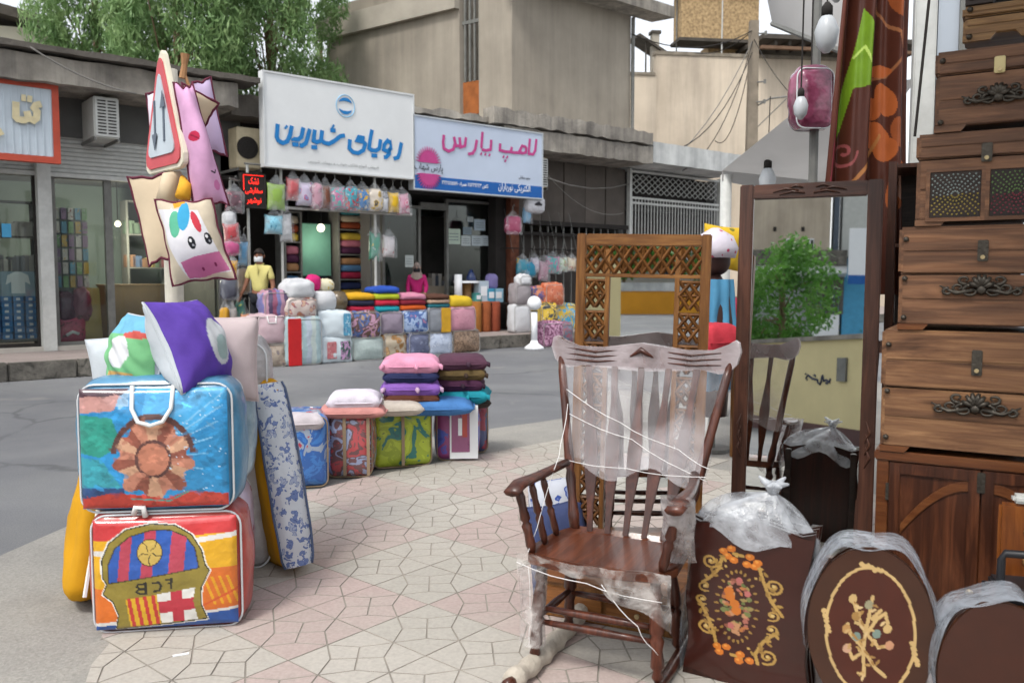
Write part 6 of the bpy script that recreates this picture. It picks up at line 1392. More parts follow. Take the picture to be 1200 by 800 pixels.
# upper sheet of tarp with its own frame
tp = T('tarpaulin', 'grey tarpaulin stretched overhead behind the curtain', 'tarpaulin', at(940, 40, 6.2), 0); tl_ = Vector(tp.location)
P4 = [np.array(at(x, y, Y) - tl_) for x, y, Y in ((893, -30, 7.0), (1010, -30, 6.0), (985, 60, 5.6), (905, 28, 7.0))]
mb = MB(); mb.grid((P4[0]*(1-U[..., None]) + P4[1]*U[..., None])*(1-V[..., None]) + (P4[3]*(1-U[..., None]) + P4[2]*U[..., None])*V[..., None]); mb.build('cloth', m_awn, tp, smooth=True, norm=False)
MB().tube([tuple(P4[3]), tuple(P4[2])], .02, 6).tube([tuple(P4[2]), tuple(P4[2] + np.array([.05, .0, -.5]))], .02, 6).build('pole', m_steelg, tp)
P_ = at(957, 40, 5.5); o = MB().tube([(0, 0, -2.6), (0, 0, 1)], .03, 8).build('tent_pole', m_steelg, loc=P_); o.location.z = 2.6; tag(o, 'grey steel tent pole behind the pink bag', 'pole')
def bulb(label, px, py, Y, s=1.0, wire=.6):
    p_ = at(px, py, Y); e = T('hanging_bulb', label, 'light bulb', p_, 0)
    MB().tube([(0, 0, .0), (0, 0, .05*s), (0, 0, .13*s), (0, 0, .19*s), (0, 0, .22*s)], [.02*s, .06*s, .072*s, .05*s, .03*s], 12).build('globe', M('opal_white', '#b9bdc0', .3, .03), e, smooth=True)
    MB().tube([(0, 0, .215*s), (0, 0, .27*s), (0, 0, .30*s)], [.034*s, .034*s, .012], 10).build('socket', m_dark, e, smooth=True); MB().tube([(0, 0, .3*s), (.01, 0, .3*s + wire)], .005, 5).build('wire', m_dark, e); return e
bulb('white bulb in black socket hanging under the awning edge', 899, 228, 8.6, 1.2); bulb('white bulb in black socket hanging beside the curtain', 968, 62, 5.3, 1.0)
bulb('white lamp globe hanging in front of the pink bag', 938, 140, 5.1, .6, 1.6); bulb('white lamp globe under the tarpaulin by the curtain', 980, 3, 5.0, .6)
q = at(950, 152, 5.45); bagthing('bedding_bag', 'shiny crimson clear bag hanging beside the flowered curtain', (q.x, q.y, q.z), R(5), .24, .15, .37, M('crimson_plastic', '#5f1a34', .2, .4, 5, .6, 7, coat=1, col2='#8d4a64', bd=.05), None, False, seed=51, r=.05)
MB().tube([(0, 0, 0), (0, 0, .5)], .012, 6).build('bag_cord', m_dark, loc=at(952, 82, 5.5)); tag(bpy.data.objects['bag_cord'], 'dark cord holding up the crimson bag', 'cord')
# mannequin with spotted turban, yellow pillow, clothes
q = gp(836, 432); mq_ = T('mannequin', 'dark mannequin in spotted head wrap and pale blue drape', 'mannequin', (q.x, 7.2, GZ), R(20)); Ym = 7.2; q = at(836, 400, Ym); mq_.location.x = q.x
zh = at(836, 305, Ym).z - GZ
softbag(.26, .24, .26, .12, .0, 8, .0).build('head', M('mannequin_dark', '#3a2622', .5, .1), mq_, smooth=True, merge=True, loc=(0, 0, zh-.13))
MB().tube([(0, 0, zh+.02), (0, .0, zh+.1), (0, .0, zh+.2), (0, 0, zh+.27)], [.17, .195, .15, .03], 14).build('head_wrap', PRINT('spotted', '#c3bcc6', ['#b04060'], 13, 'dots', .7, .1), mq_, smooth=True)
MB().tube([(0, 0, .3), (0, 0, zh-.55), (0, 0, zh-.3), (0, 0, zh-.12)], [.12, .17, .14, .05], 12).build('torso', M('mannequin_dark', '#3a2622'), mq_, smooth=True); MB().tube([(0, 0, 0), (0, 0, .32)], .03, 8).tube([(0, 0, 0), (0, 0, .03)], .16, 14).build('stand', m_steelg, mq_)
U, V = np.meshgrid(np.linspace(-1.7, 1.7, 40), np.linspace(0, 1, 24), indexing='ij'); r_ = .15 + .04*V + .035*np.sin(U*9 + V*2)*(.3+V); film('drape', np.stack([r_*np.sin(U), -r_*np.cos(U), zh-.16 - V*.92], -1), M('blue_drape', '#4a86a8', .7, .15, 4, .3, 10), mq_, .01, 3)
yp = standpillow('yellow spotted plush pillow hanging on the awning post', (846, 290), 8.2, .40, .42, .2, (0, R(6), R(8)), PRINT('yellow_spots', '#c7a21c', ['#6f6a1c'], 8, 'dots', .8, 0), None, 95)
rk = T('clothes_rack', 'rack of red and white clothes between mannequin and tall mirror', 'clothes rack', (at(852, 400, 8.2).x, 8.2, GZ), R(25)); zr = at(852, 343, 8.2).z - GZ
MB().tube([(-.22, 0, 0), (-.22, 0, zr), (.3, 0, zr), (.3, 0, 0)], .015, 6).build('rail', m_steelw, rk)
for k, c_ in enumerate(('#a53046', '#c9b9be', '#a83a50', '#4f6a4a', '#b03a48', '#8f2f40')):
    x = -.16 + k*.085; V, U = np.meshgrid(np.linspace(0, 1, 12), np.linspace(-1, 1, 10)); film('garment', np.stack([x + .02*np.sin(U*5 + k) + .02*V, U*(.12 + .06*V), zr - .04 - V*.62], -1), M('garm' + c_, c_, .8, .1, 5), rk, .012, k)
laycushion('red folded cloth heaped below the clothes rack', 838, 400, 6.6, .36, .2, '#b0303c', 96, R(30), .3); laycushion('pale blue crumpled bag beside the red folded cloth', 822, 402, 6.8, .30, .2, '#a9bccb', 97, R(-10), .3)
lt = T('goods_table', 'low trestle table under the red cloth and blue bag', 'table', (at(832, 412, 6.7).x, 6.7, GZ), R(10)); zt = at(832, 412, 6.7).z - GZ
fB('top', w_gold, [(-.35, .35, -.25, .25, zt-.05, zt-.01)], lt, bev=.004)
for x, y in ((-.3, -.2), (.3, -.2), (-.3, .2), (.3, .2)): fB('leg', w_gold, [(x-.02, x+.02, y-.02, y+.02, 0, zt-.051)], lt)

# canopy out of view, added to shade the furniture
cn_ = T('unseen_shade_canopy', 'unseen grey cloth canopy added to shade the furniture display', 'canopy', (2.75, 2.2, 0), 0)
U, V = np.meshgrid(np.linspace(-1, 1, 14), np.linspace(-1, 1, 14), indexing='ij'); mb = MB(); mb.grid(np.stack([U*1.6, V*1.5, 3.3 + .10*U - .10*(1-U**2)*(1-V**2)], -1)); mb.build('cloth', M('canopy_cloth', '#77756f', .9, .1, 2), cn_, smooth=True, norm=False)
for x_, y_ in ((1.7, -1.6), (1.7, 1.6)): MB().tube([(x_, y_, 0), (x_, y_, 3.4)], .03, 8).build('post', m_steelg, cn_)
# ================================================================== goods along the far kerb
def shade(h, k):
    c = [int(h[1+2*i:3+2*i], 16) for i in range(3)]; return '#%02x%02x%02x' % tuple(max(0, min(255, int(v*k))) for v in c)
def ffix(rect, n):
    x0, y0, x1, y1 = rect; ym = (y0+y1)/2; xm = (x0+x1)/2
    a = fp(x0, ym, n)[0]; b = fp(x1, ym, n)[0]; return (a+b)/2, b-a, fp(xm, y1, n)[1], fp(xm, y0, n)[1]
m_fpipe = M('dull_piping', '#9a9894', .5, .15)
def item(label, rect, n, d, mat, name='bedding_bag', cat='bedding bag', group='bedding stacked along the far kerb', ground=None, handle=False, rz=0, panels=(), r=.06, pipe=True, seed=None):
    sc_, w, zb, zt = ffix(rect, n)
    if ground is not None: zb = ground
    h = zt - zb; e = T(name, label, cat, fw(sc_, n + d/2, zb), FA + R(rz + (sum(map(ord, label)) % 13) - 6), group); sd = seed or (sum(map(ord, label)) % 97)
    softbag(w*1.03, d, h*1.02, min(r, h*.3), .045, 10, .022, sd, top=.94 + .04*((sd % 5)/4)).build('body', mat, e, smooth=True, merge=True)
    if pipe:
        pm = MB(); rimtube(pm, w*.95, h*.94, -d/2 - .004, .07, .006); pm.build('piping', m_fpipe, e, smooth=True, loc=(0, 0, h*.02))
    for k, (x0, x1, z0, z1, mt) in enumerate(panels): fB('print_panel', mt, [(x0*w, x1*w, -d/2 - .045 - .004*k, -d/2 - .02, z0*h, z1*h)], e, bev=.008)
    if handle: MB().tube([(-w*.15, -d/2, h), (-w*.12, -d/2-.03, h-.12), (w*.12, -d/2-.03, h-.12), (w*.15, -d/2, h)], .012, 5).build('handle', m_strap, e, smooth=True)
    return e
PF = lambda nm, base, cols, sc_=7, st='flower': PRINT('far_' + nm, base, cols, sc_*(1.0 if st == 'stripe' else 1.9), st, .5, .45, .6)
G0 = 0.0
item('cream floral bedding bag at the end of the kerbside row', (297, 403, 338, 433), -.55, .5, PF('creamfl', '#a89a8a', ['#5a5f74', '#8d7a68', '#94867a'], 6), ground=G0)
item('tall bedding roll with bright red side and pale green check', (337, 372, 378, 432), -.62, .4, PF('check', '#b4c0bb', ['#9ab0b4', '#a9b4c0'], 4, 'stripe'), ground=G0, panels=[(-.49, -.12, .01, .985, M('bright_red', '#b81f22', .6, .12, 4, .3, 8))], name='bedding_roll')
item('white boxed bed linen with red and green pictures', (377, 396, 412, 430), -.55, .35, M('box_white', '#c3cdd2', .5, .05), ground=G0, pipe=False, r=.02, panels=[(-.38, -.06, .18, .86, PF('redpic', '#b4656a', ['#c39a98', '#a04a52'], 9)), (.08, .42, .12, .86, PF('greenpic', '#4a7f6a', ['#b48ab0', '#2f4f4a', '#7fa04a'], 6, 'camo'))])
item('pale green floral bedding bag low in the kerbside row', (412, 395, 450, 424), -.5, .45, PF('palegreen', '#a9b6b2', ['#8a9d9c', '#c0c8c4', '#93a5a0'], 9), ground=G0)
item('bedding bag with large orange and brown flowers', (448, 391, 478, 420), -.45, .45, PF('orangefl', '#b3a48d', ['#4f4238', '#b9822e', '#8d6a4a'], 4), ground=G0)
item('dark slate blue floral bedding bag in the kerbside row', (477, 390, 504, 418), -.45, .45, PF('slatefl', '#5a607c', ['#2f3450', '#8d93ac', '#474c6a'], 5), ground=G0)
item('icy blue floral bedding bag with white piping', (504, 389, 531, 417), -.45, .45, PF('icyfl', '#aab4c6', ['#6f7b98', '#c6ccd6', '#8d98b0'], 5), ground=G0)
item('brown animal striped bedding bag at the row end', (530, 386, 563, 414), -.45, .45, PF('zebra', '#4f3c30', ['#8d735c', '#5a4434', '#a58a70'], 9, 'camo'), ground=G0)
item('pale pink bedding bag on top of the cream floral bag', (300, 370, 336, 403), -.55, .45, M('far_palepink', '#bfa5ab', .5, .1, 4, .5, 7, coat=.4, bd=.03), handle=True)
item('white boxed quilt with small blue picture strip', (375, 366, 412, 396), -.55, .35, M('box_white', '#c3cdd2'), pipe=False, r=.02, panels=[(.24, .46, .08, .95, PF('blueflow', '#4a8fae', ['#2f5f8a', '#a0c4d0'], 8))])
item('bedding bag with brown, blue and pink nursery print', (411, 365, 447, 396), -.5, .45, PF('nursery', '#a5886a', ['#4a5f94', '#5a4034', '#b0849a', '#c0a37a'], 3.4, 'camo'))
item('greyish mauve quilted bedding bag in second row', (447, 365, 474, 392), -.45, .45, M('far_mauve', '#8a7d8c', .5, .12, 4, .5, 7, coat=.4, bd=.03))
item('bedding bag with blue and pink printed quilt', (472, 363, 503, 390), -.45, .45, PF('bluepink', '#6f8fbe', ['#a4b8d8', '#3f5f9a', '#b07a98'], 3.6, 'camo'))
item('grey bedding bag with broad yellow stripe', (503, 360, 528, 390), -.45, .45, M('far_grey', '#7b7f86', .5, .15, 4, .5, 7, coat=.4, bd=.03), panels=[(.06, .48, .02, .98, M('far_yellow', '#bf9224', .5, .15, 5))])
item('plain rose pink bedding bag with tiny dots', (527, 360, 558, 388), -.45, .45, PF('rose', '#b9808f', ['#9a5f74'], 14, 'dots'))
item('dark bag with purple and pink stripes beside the man', (312, 342, 340, 372), -.5, .4, PF('purpstripe', '#4a3a5a', ['#8a4a64', '#6a6a9a', '#a87f92'], 4, 'stripe'))
item('white bag with orange flower print in the third row', (337, 350, 371, 373), -.58, .4, PF('flowpink', '#c0b0a8', ['#b07a3c', '#c08a5a', '#8a4a5a'], 5))
item('soft white pillow roll topping the flower print bag', (337, 329, 369, 351), -.55, .38, M('far_white', '#bfc0c2', .7, .06, 4, .5, 6, bd=.03), name='pillow', cat='pillow', pipe=False, r=.12)
sc_, w, zb, zt = ffix((372, 341, 408, 366), -.5); e = T('bedding_roll', 'fat white bedding roll with black patterned end', 'bedding roll', fw(sc_, -.3, zb), FA, 'bedding stacked along the far kerb')
rr_ = (zt-zb)/2; MB().tube([(-w/2, 0, rr_), (-w/2+.03, 0, rr_), (w*.12, 0, rr_), (w*.14, 0, rr_)], [rr_*.8, rr_, rr_, rr_*.9], 16).build('roll', _M['far_white'], e, smooth=True); MB().tube([(w*.135, 0, rr_), (w*.5, 0, rr_), (w*.52, 0, rr_)], [rr_*.97, rr_*.97, rr_*.8], 16).build('end', PF('blackend', '#2a2826', ['#5a4a30', '#3a3632'], 6, 'camo'), e, smooth=True)
def fpill(label, rect, n, d, col, group, name='cushion'):
    sc_, w, zb, zt = ffix(rect, n); mt = M('cush_' + col.strip('#'), col, .85, .1, 6, .3, 14, bd=.015)
    o = softbag(w, d, (zt-zb)*1.08, (zt-zb)*.42, .03, 8, .012, int(rect[0])).build(name, mt, smooth=True, merge=True, loc=fw(sc_, n + d/2, zb), rz=FA); return tag(o, label, 'cushion', group)
for (x0, x1, y0, y1, nm, cols) in ((410, 440, 345, 366, 'nursery print bag', (('golden yellow', '#c4951c'), ('dark navy', '#24253a'), ('crimson', '#a5203a'))), (440, 469, 337, 366, 'mauve bag', (('royal blue', '#22469a'), ('lime green', '#a9b22c'), ('red', '#b0243c'), ('teal', '#1f8a98'))),
        (470, 500, 345, 364, 'blue and pink bag', (('dusty pink', '#b9788e'), ('dark red', '#7a1f30'), ('orange', '#c0561f'))), (503, 528, 346, 361, 'grey and yellow bag', (('brown', '#4f3226'), ('beige', '#a58a76'), ('dark teal', '#1f5f6a'))), (527, 555, 349, 361, 'rose pink bag', (('yellow tufted', '#c0a226'),))):
    for k, (cn_, c_) in enumerate(cols):
        h_ = (y1-y0)/len(cols); fpill('%s cushion piled on the %s' % (cn_, nm), (x0, y0+k*h_, x1, y0+(k+1)*h_), -.42, .42, c_, 'cushions piled on the kerbside bags')
def blob(label, rect, n, d, mat, name='cushion', cat='cushion', r=.45, group=None):
    sc_, w, zb, zt = ffix(rect, n); h = zt-zb
    o = softbag(w, d, h, min(w, h, d)*r, .01, 8, .012, int(rect[1])).build(name, mat, smooth=True, merge=True, loc=fw(sc_, n+d/2, zb), rz=FA); return tag(o, label, cat, group)
blob('round hot pink cushion above the white pillow roll', (362, 322, 378, 341), -.3, .22, M('hotpink', '#b81f66', .8, .1)); blob('yellow soft cushion with white patch above the fat white roll', (376, 327, 394, 342), -.3, .25, PF('yelwhite', '#c0a43a', ['#c9c4a8', '#b89a2c'], 4, 'camo'))
# ---- things on the far pavement by the lamp shop
for k, (x0, x1, lab) in enumerate(((558, 569, 'ochre carpet roll standing nearest the rose pink bag'), (570, 580, 'brick coloured carpet roll standing between two others'), (581, 591, 'rust coloured carpet roll standing nearest the shop pillar'))):
    sc_, w, zb, zt = ffix((x0, 354, x1, 382), 1.2); o = MB().tube([(0, 0, 0), (0, 0, .03), (0, 0, zt-.27), (0, 0, zt-.25)], [w*.48, w*.52, w*.52, w*.45], 14).build('carpet_roll', M('carpet%d' % k, ('#96622e', '#8d4f2e', '#8a4530')[k], .95, .15, 6, .5, 60), smooth=True, loc=fw(sc_, 1.4, .265)); tag(o, lab, 'carpet roll', 'carpet rolls on the far pavement')
_tb = ffix((556, 351, 592, 355), 1.45)
for lab, rc, c_ in (('white and blue boxed lamp leaning on the carpet rolls', (561, 329, 573, 354), '#b4c2cc'), ('turquoise boxed lamp standing on the carpet rolls', (571, 338, 581, 354), '#4a9ab8'), ('pale blue boxed lamp beside the shop pillar', (579, 338, 590, 354), '#8fb8cc'), ('sea green box at the end of the lamp display', (557, 343, 565, 354), '#4f9a94')):
    sc_, w, zb, zt = ffix(rc, 1.4); e = T('lamp_box', lab, 'box', fw(sc_, 1.5, zb), FA, 'boxed lamps outside the lamp shop'); fB('carton', M('ctn' + c_, c_, .5, .08), [(-w/2, w/2, -.1, .1, 0, zt-zb)], e, bev=.006); fB('label', m_wht, [(-w*.3, w*.3, -.106, -.1005, (zt-zb)*.3, (zt-zb)*.75)], e)
e = T('display_rack', 'low dark display rack holding boxed lamps behind carpet rolls', 'rack', fw(_tb[0], 1.55, .265), FA); fB('shelf', m_dark, [(-.45, .75, -.2, .2, _tb[2]-.30, _tb[2]-.265)], e)
for x in (-.4, .7): fB('leg', m_dark, [(x-.02, x+.02, -.1, .1, 0, _tb[2]-.301)], e)
blob('lilac plush toy pillow propped on the boxed lamps', (573, 321, 585, 339), 1.45, .2, M('lilac_toy', '#7d74a4', .85, .15))
e = T('pedestal', 'slim wooden pedestal with round white top outside lamp shop', 'pedestal', fw(fp(547, 380, 1.6)[0], 1.6, .265), FA); zp = fp(547, 329, 1.6)[1] - .265
MB().tube([(0, 0, 0), (0, 0, zp-.05)], .11, 12).build('column', w_lite, e, smooth=True); MB().tube([(0, 0, zp-.05), (0, 0, zp)], .3, 20).build('top', m_wht, e)
o = MB().tube([(0, 0, 0), (0, 0, .12), (0, 0, .26)], [.13, .1, .03], 10).build('dark_vase', M('darkblue_glaze', '#2a3a64', .3, .1, coat=.6), loc=fw(fp(552, 322, 1.6)[0], 1.6, .265 + zp), smooth=True); tag(o, 'small dark blue vase standing on the pedestal', 'vase')
o = MB().tube([(0, 0, 0), (0, 0, .55)], .09, 12).build('white_roll', m_wht, loc=fw(fp(537, 350, 1.5)[0], 1.5, fp(537, 350, 1.5)[1]), smooth=True); tag(o, 'upright white roll beside the pedestal', 'roll')
# bollard
bp_ = gp(626, 408.5); e = T('bollard', 'white bollard with round head at the road edge', 'bollard', (bp_.x, bp_.y, 0), 0)
MB().tube([(0, 0, 0), (0, 0, .04), (0, 0, .12), (0, 0, .18)], [.22, .2, .09, .07], 16).build('base', m_wht, e, smooth=True); MB().tube([(0, 0, .17), (0, 0, .80)], .068, 14).build('shaft', m_wht, e, smooth=True); MB().tube([(0, 0, .79), (0, 0, .81)], .075, 14).build('collar', m_dark, e)
MB().tube([(0, 0, .97 + .155*-math.cos(a)) for a in np.linspace(.05, 3.09, 9)], [max(.004, .155*math.sin(a)) for a in np.linspace(.05, 3.09, 9)], 14).build('head', m_wht, e, smooth=True)
# right stall of pillows
GR = 'pillows and bags by the dark metal front'
item('tall white wrapped bedding bag standing by the rusty pillar', (604, 357, 622, 386), .5, .3, M('far_white', '#bfc0c2'), ground=.265, group=GR); item('grey quilted bag on top of the tall white bag', (605, 333, 622, 358), .5, .3, M('far_grey2', '#8d8688', .5, .15, 5, .5, 7, coat=.4), group=GR); item('small white bag topping the grey quilted bag', (610, 323, 623, 335), .5, .25, M('far_white', '#bfc0c2'), group=GR)
item('red patterned bedding bag on the pillow stall', (624, 337, 644, 358), .7, .3, PF('redpat', '#a5423a', ['#c07a5a', '#5a4a7a', '#b0604a'], 4, 'camo'), group=GR); item('coral orange bag at a slant on the pillow stall', (641, 333, 661, 358), .6, .25, PF('coral', '#b8603e', ['#c98a6a', '#a04a34'], 5), group=GR)
item('lemon yellow bag low on the pillow stall', (621, 357, 634, 385), .55, .25, M('far_lemon', '#c9ad4a', .6, .1), ground=.265, group=GR); item('white bag with yellow and black print low on the stall', (636, 357, 654, 385), .5, .25, PF('whiteyel', '#c3c4bd', ['#c9a82a', '#3a3a34', '#c9b860'], 3.4, 'camo'), ground=.265, group=GR); item('turquoise and yellow bag behind the lattice mirror', (650, 357, 676, 385), .65, .25, PF('turqyel', '#2f86ae', ['#c9a82a', '#3f9ac0', '#bfc4c4'], 3.2, 'camo'), ground=.265, group=GR)
item('pink and plum printed bag standing on the road by bollard', (636, 378, 661, 407), -.5, .35, PF('pinkplum', '#9a5a7c', ['#b98aa4', '#6a2f52', '#c4a2b4'], 6, 'camo'), ground=0, group=GR); item('dark flowered bag standing behind the pink and plum bag', (655, 379, 672, 405), -.3, .3, PF('darkflow', '#43343c', ['#8d4a5a', '#5a6a7a', '#6a4a54'], 5, 'camo'), ground=0, group=GR)
# ---- hanging bagged pillows
m_clear = SHEET('bag_clear', '#cfd2d4', .08, .30, 7, .12, (.4, .7))
def hang(label, cx, y0, y1, wpx, n, mat, group, t=.16, hook=True, rot=0):
    """pillow in a clear peaked bag hung by a hook"""
    sc_, w, zb, zt = ffix((cx-wpx/2, y0, cx+wpx/2, y1), n); h = zt-zb; pk = .22*h
    e = T('bagged_pillow', label, 'pillow', fw(sc_, n, zb), 0, group, rot=(0, R((cx*7 % 11) - 5), FA + R((cx*13 % 31) - 15)))
    ((softbag(w*.98, t*1.3, h-pk, min(w, h-pk)*.38, .01, 8, .015, int(cx)) if int(cx) % 3 == 1 else pillow(w*.96, h-pk, t*1.25, n=12, pinch=.09, seed=int(cx), p=2.4, wr=.014))).build('pillow', mat, e, smooth=True, merge=True, loc=(0, 0, 0 if int(cx) % 3 == 1 else (h-pk)/2))
    mb = MB(); s_ = .55; mb.add([(-w/2, -t*.5, h-pk*1.5), (w/2, -t*.5, h-pk*1.5), (w/2, t*.5, h-pk*1.5), (-w/2, t*.5, h-pk*1.5), (-.02, -.02, h), (.02, -.02, h), (.02, .02, h), (-.02, .02, h), (-w/2, -t*.62, .0), (w/2, -t*.62, .0)], [(0,1,5,4),(1,2,6,5),(2,3,7,6),(3,0,4,7),(8,9,1,0)]); mb.build('clear_bag', m_clear, e, norm=False)
    if hook: MB().tube([(0, 0, h-.01), (0, 0, h+.1), (.03, 0, h+.14), (.05, 0, h+.11)], .008, 5).build('hook', m_steelg, e)
    return e
HG = 'bagged pillows hanging under the white sign'
cow = PF('cowpink', '#c3bfc4', ['#b0688c', '#4a9a9a', '#a83a52'], 4.5, 'camo')
for lab, cx, y0, y1, wp, mt in (('plain lime green bagged pillow hanging by the red letter sign', 323, 205, 247, 23, M('limeplush', '#86a54e', .8, .1, 4)), ('red and white bagged pillow at the start of hanging row', 342, 200, 236, 16, PF('redwh', '#c4b6b8', ['#b04a4e', '#c9a0a0'], 3, 'camo')), ('lilac and white bagged pillow with red bow print', 356, 204, 242, 20, PF('lilwh', '#b9aec4', ['#b02f5a', '#7d7aa8'], 4)), ('small pink face pillow hanging in clear bag', 370, 206, 246, 15, PF('pinkface', '#b48a98', ['#8d4f64', '#a8a0a4'], 5)), ('plain brown bagged pillow in the hanging row', 381, 208, 246, 11, M('brownplush', '#6f4638', .85, .12)),
        ('white bagged pillow with teal and pink cow face', 396, 210, 247, 20, cow), ('white and turquoise bagged pillow in hanging row', 412, 211, 248, 17, PF('whturq', '#b9c0c4', ['#2f8fa0', '#a83a44', '#9aa8b4'], 3.4, 'camo')), ('yellow, blue and white bagged pillow in hanging row', 426, 213, 248, 17, PF('yelblu', '#bdbdb6', ['#c39a2a', '#2f6fa8', '#b9bcb4'], 3.2, 'camo')), ('cream bagged pillow with yellow patch and face', 439, 214, 248, 17, PF('crmyel', '#bfb5a8', ['#c9a42c', '#4a4440'], 3.6)), ('narrow white bagged pillow with black strip', 450, 216, 249, 9, PF('whblk', '#c3c4c8', ['#2f3036'], 3)), ('bright yellow bagged pillow in hanging row', 461, 218, 250, 13, M('brightyel', '#c9a322', .8, .1, 4)), ('crimson and pink bagged pillow near the pale blue sign', 473, 219, 252, 15, PF('crimpink', '#b98a9c', ['#b8285c', '#c9b0b8'], 3.4))):
    hang(lab, cx, y0, y1, wp, 1.0, mt, HG)
hang('turquoise bow pillow hanging below the lime green pillow', 320, 245, 275, 22, 1.05, PF('turqbow', '#2f86a8', ['#7ab8cc', '#2a7494'], 5, 'camo'), HG); hang('white bagged pillow hanging beside turquoise bow', 335, 240, 284, 16, 1.1, M('far_white', '#bfc0c2'), HG)
hang('red and white penguin style pillow hung by the shop post', 455, 268, 302, 16, 1.2, PF('redpen', '#a8323a', ['#c9c4c6', '#33282c'], 2.6, 'camo'), HG); hang('flat white printed bag hung by the shop post', 438, 262, 306, 14, 1.2, PF('whpri', '#aab4ae', ['#4f8f7a', '#b0a24a'], 4, 'camo'), HG)
# rail of the hanging row and its posts
rl = T('hanging_rail', 'long white pipe rail carrying the bagged pillows', 'rail', fw(fp(380, 250, 1.15)[0], 1.15, .265), FA); s_a = fp(285, 246, 1.15)[0] - fp(380, 250, 1.15)[0]; s_b = fp(482, 246, 1.15)[0] - fp(380, 250, 1.15)[0]; zr = fp(380, 246, 1.15)[1] - .265
MB().tube([(s_a, 0, zr), (s_b, 0, zr)], .03, 8).build('pipe', m_steelw, rl); MB().tube([(s_a, -.1, zr+.75), (s_b, -.1, zr+.75)], .02, 6).build('pipe', m_steelg, rl)
for px in (292, 331, 440): q = fp(px, 300, 1.15)[0] - fp(380, 250, 1.15)[0]; MB().tube([(q, 0, 0), (q, 0, zr+.78)], .028, 8).build('post', m_steelw, rl)
LG = 'toys hung in a column beside the man'
for lab, cx, y0, y1, wp, mt, n_ in (('pink face pillow topping the hung toy column', 273, 215, 250, 22, PF('pinkface2', '#b98a94', ['#5a3a44', '#a84a5c'], 4.2, 'camo'), .9), ('white plush pillow hung below the pink face pillow', 268, 243, 266, 15, M('far_white', '#bfc0c2'), .85), ('red and white plush pillow in the hung toy column', 272, 254, 286, 19, PF('redwh2', '#c0b4b4', ['#a83038', '#b9aeb0'], 2.6, 'camo'), .8), ('hot pink plush pillow in the hung toy column', 271, 278, 300, 18, M('pinkplush', '#b0527c', .85, .15), .78), ('sky blue strip pillow in the hung toy column', 284, 274, 312, 11, M('skyplush', '#6a9cc0', .85, .15), .95), ('ochre yellow bag in the hung toy column', 270, 298, 326, 15, M('ochreplush', '#b98a2c', .85, .12), .75), ('grey and white plush hung low in the toy column', 268, 318, 352, 20, PF('greywh', '#9a9aa2', ['#4a4c58', '#b9bac0'], 3, 'camo'), .72), ('tan cloth bag at the back of toy column', 286, 306, 345, 13, M('tancloth', '#9a8a78', .85, .15), 1.0), ('long grey coat like bag at the foot of toy column', 272, 348, 402, 17, M('greycoat', '#8f8884', .8, .15, 4, .4, 8), .7), ('orange red cloth bag hung near the ground', 288, 358, 398, 11, PF('orred', '#b0482c', ['#c9855a', '#8d3a2a'], 4, 'camo'), .7), ('lime and teal scarf bag hung low by the man', 283, 345, 378, 9, PF('limeteal', '#8a9a3a', ['#2f6f64', '#a8b04a'], 4, 'camo'), .8), ('yellow gold cushion at the very foot of toy column', 262, 352, 392, 8, M('ochreplush', '#b98a2c'), .68)):
    hang(lab, cx, y0, y1, wp, n_, mt, LG, .14)
tr = T('toy_stand', 'steel stand carrying the column of hung toys', 'stand', fw(fp(275, 380, 1.0)[0], 1.05, .265), FA); zs_ = fp(275, 212, 1.05)[1] - .265
MB().tube([(0, 0, 0), (0, 0, zs_)], .03, 8).build('post', m_steelg, tr)
for z in (zs_, zs_*.83, zs_*.66, zs_*.5): MB().tube([(-.15, -.35, z), (.2, 0, z), (0, 0, z)], .015, 6).build('arm', m_steelg, tr)
MB().tube([(0, 0, 0), (0, 0, .03)], .28, 16).build('foot', m_steelg, tr)
RG = 'bagged pillows hanging on the dark metal front'
for lab, cx, y0, y1, wp, mt in (('yellow and turquoise bagged pillow on the metal front', 611, 297, 322, 13, PF('yelturq', '#c39e30', ['#2f8aa0', '#c9b060'], 2.4, 'camo')), ('turquoise bagged pillow on the metal front', 619, 302, 325, 15, M('turqp', '#2f86a4', .7, .15)), ('white and lilac bagged pillow on the metal front', 627, 296, 320, 11, PF('whlil', '#bdb6c2', ['#8d7fa4', '#9a5a74'], 4)), ('dusky pink bagged pillow on the metal front', 636, 298, 330, 13, PF('dusky', '#a88290', ['#7d5064', '#b9a4aa'], 5)), ('white cow face bagged pillow on the metal front', 647, 294, 321, 16, cow), ('green and white bagged pillow on the metal front', 659, 296, 319, 11, PF('grnwh', '#b4bfae', ['#6f9a5a', '#a04a5a'], 4)), ('cream bagged pillow half behind the lattice mirror', 669, 297, 318, 10, PF('crmb', '#c0b49c', ['#a86a5a', '#8d8a5a'], 4))):
    hang(lab, cx, y0, y1, wp, 1.5, mt, RG)
hr = T('hanging_rail', 'thin dark rail carrying pillows on the metal front', 'rail', fw(fp(640, 292, 1.6)[0], 1.6, fp(640, 292, 1.6)[1]), FA); MB().tube([(-1.3, 0, 0), (1.3, 0, 0)], .015, 6).build('pipe', m_dark, hr)
for x in (-1.2, 0, 1.2): MB().tube([(x, 0, 0), (x, .55, 0)], .012, 5).build('bracket', m_dark, hr)
for k in range(7): MB().tube([(-1.1 + k*.36, -.05, -.1), (-1.1 + k*.36, 0, .0), (-1.1 + k*.36, .3, .95)], .006, 4).build('string', m_steelg, hr)
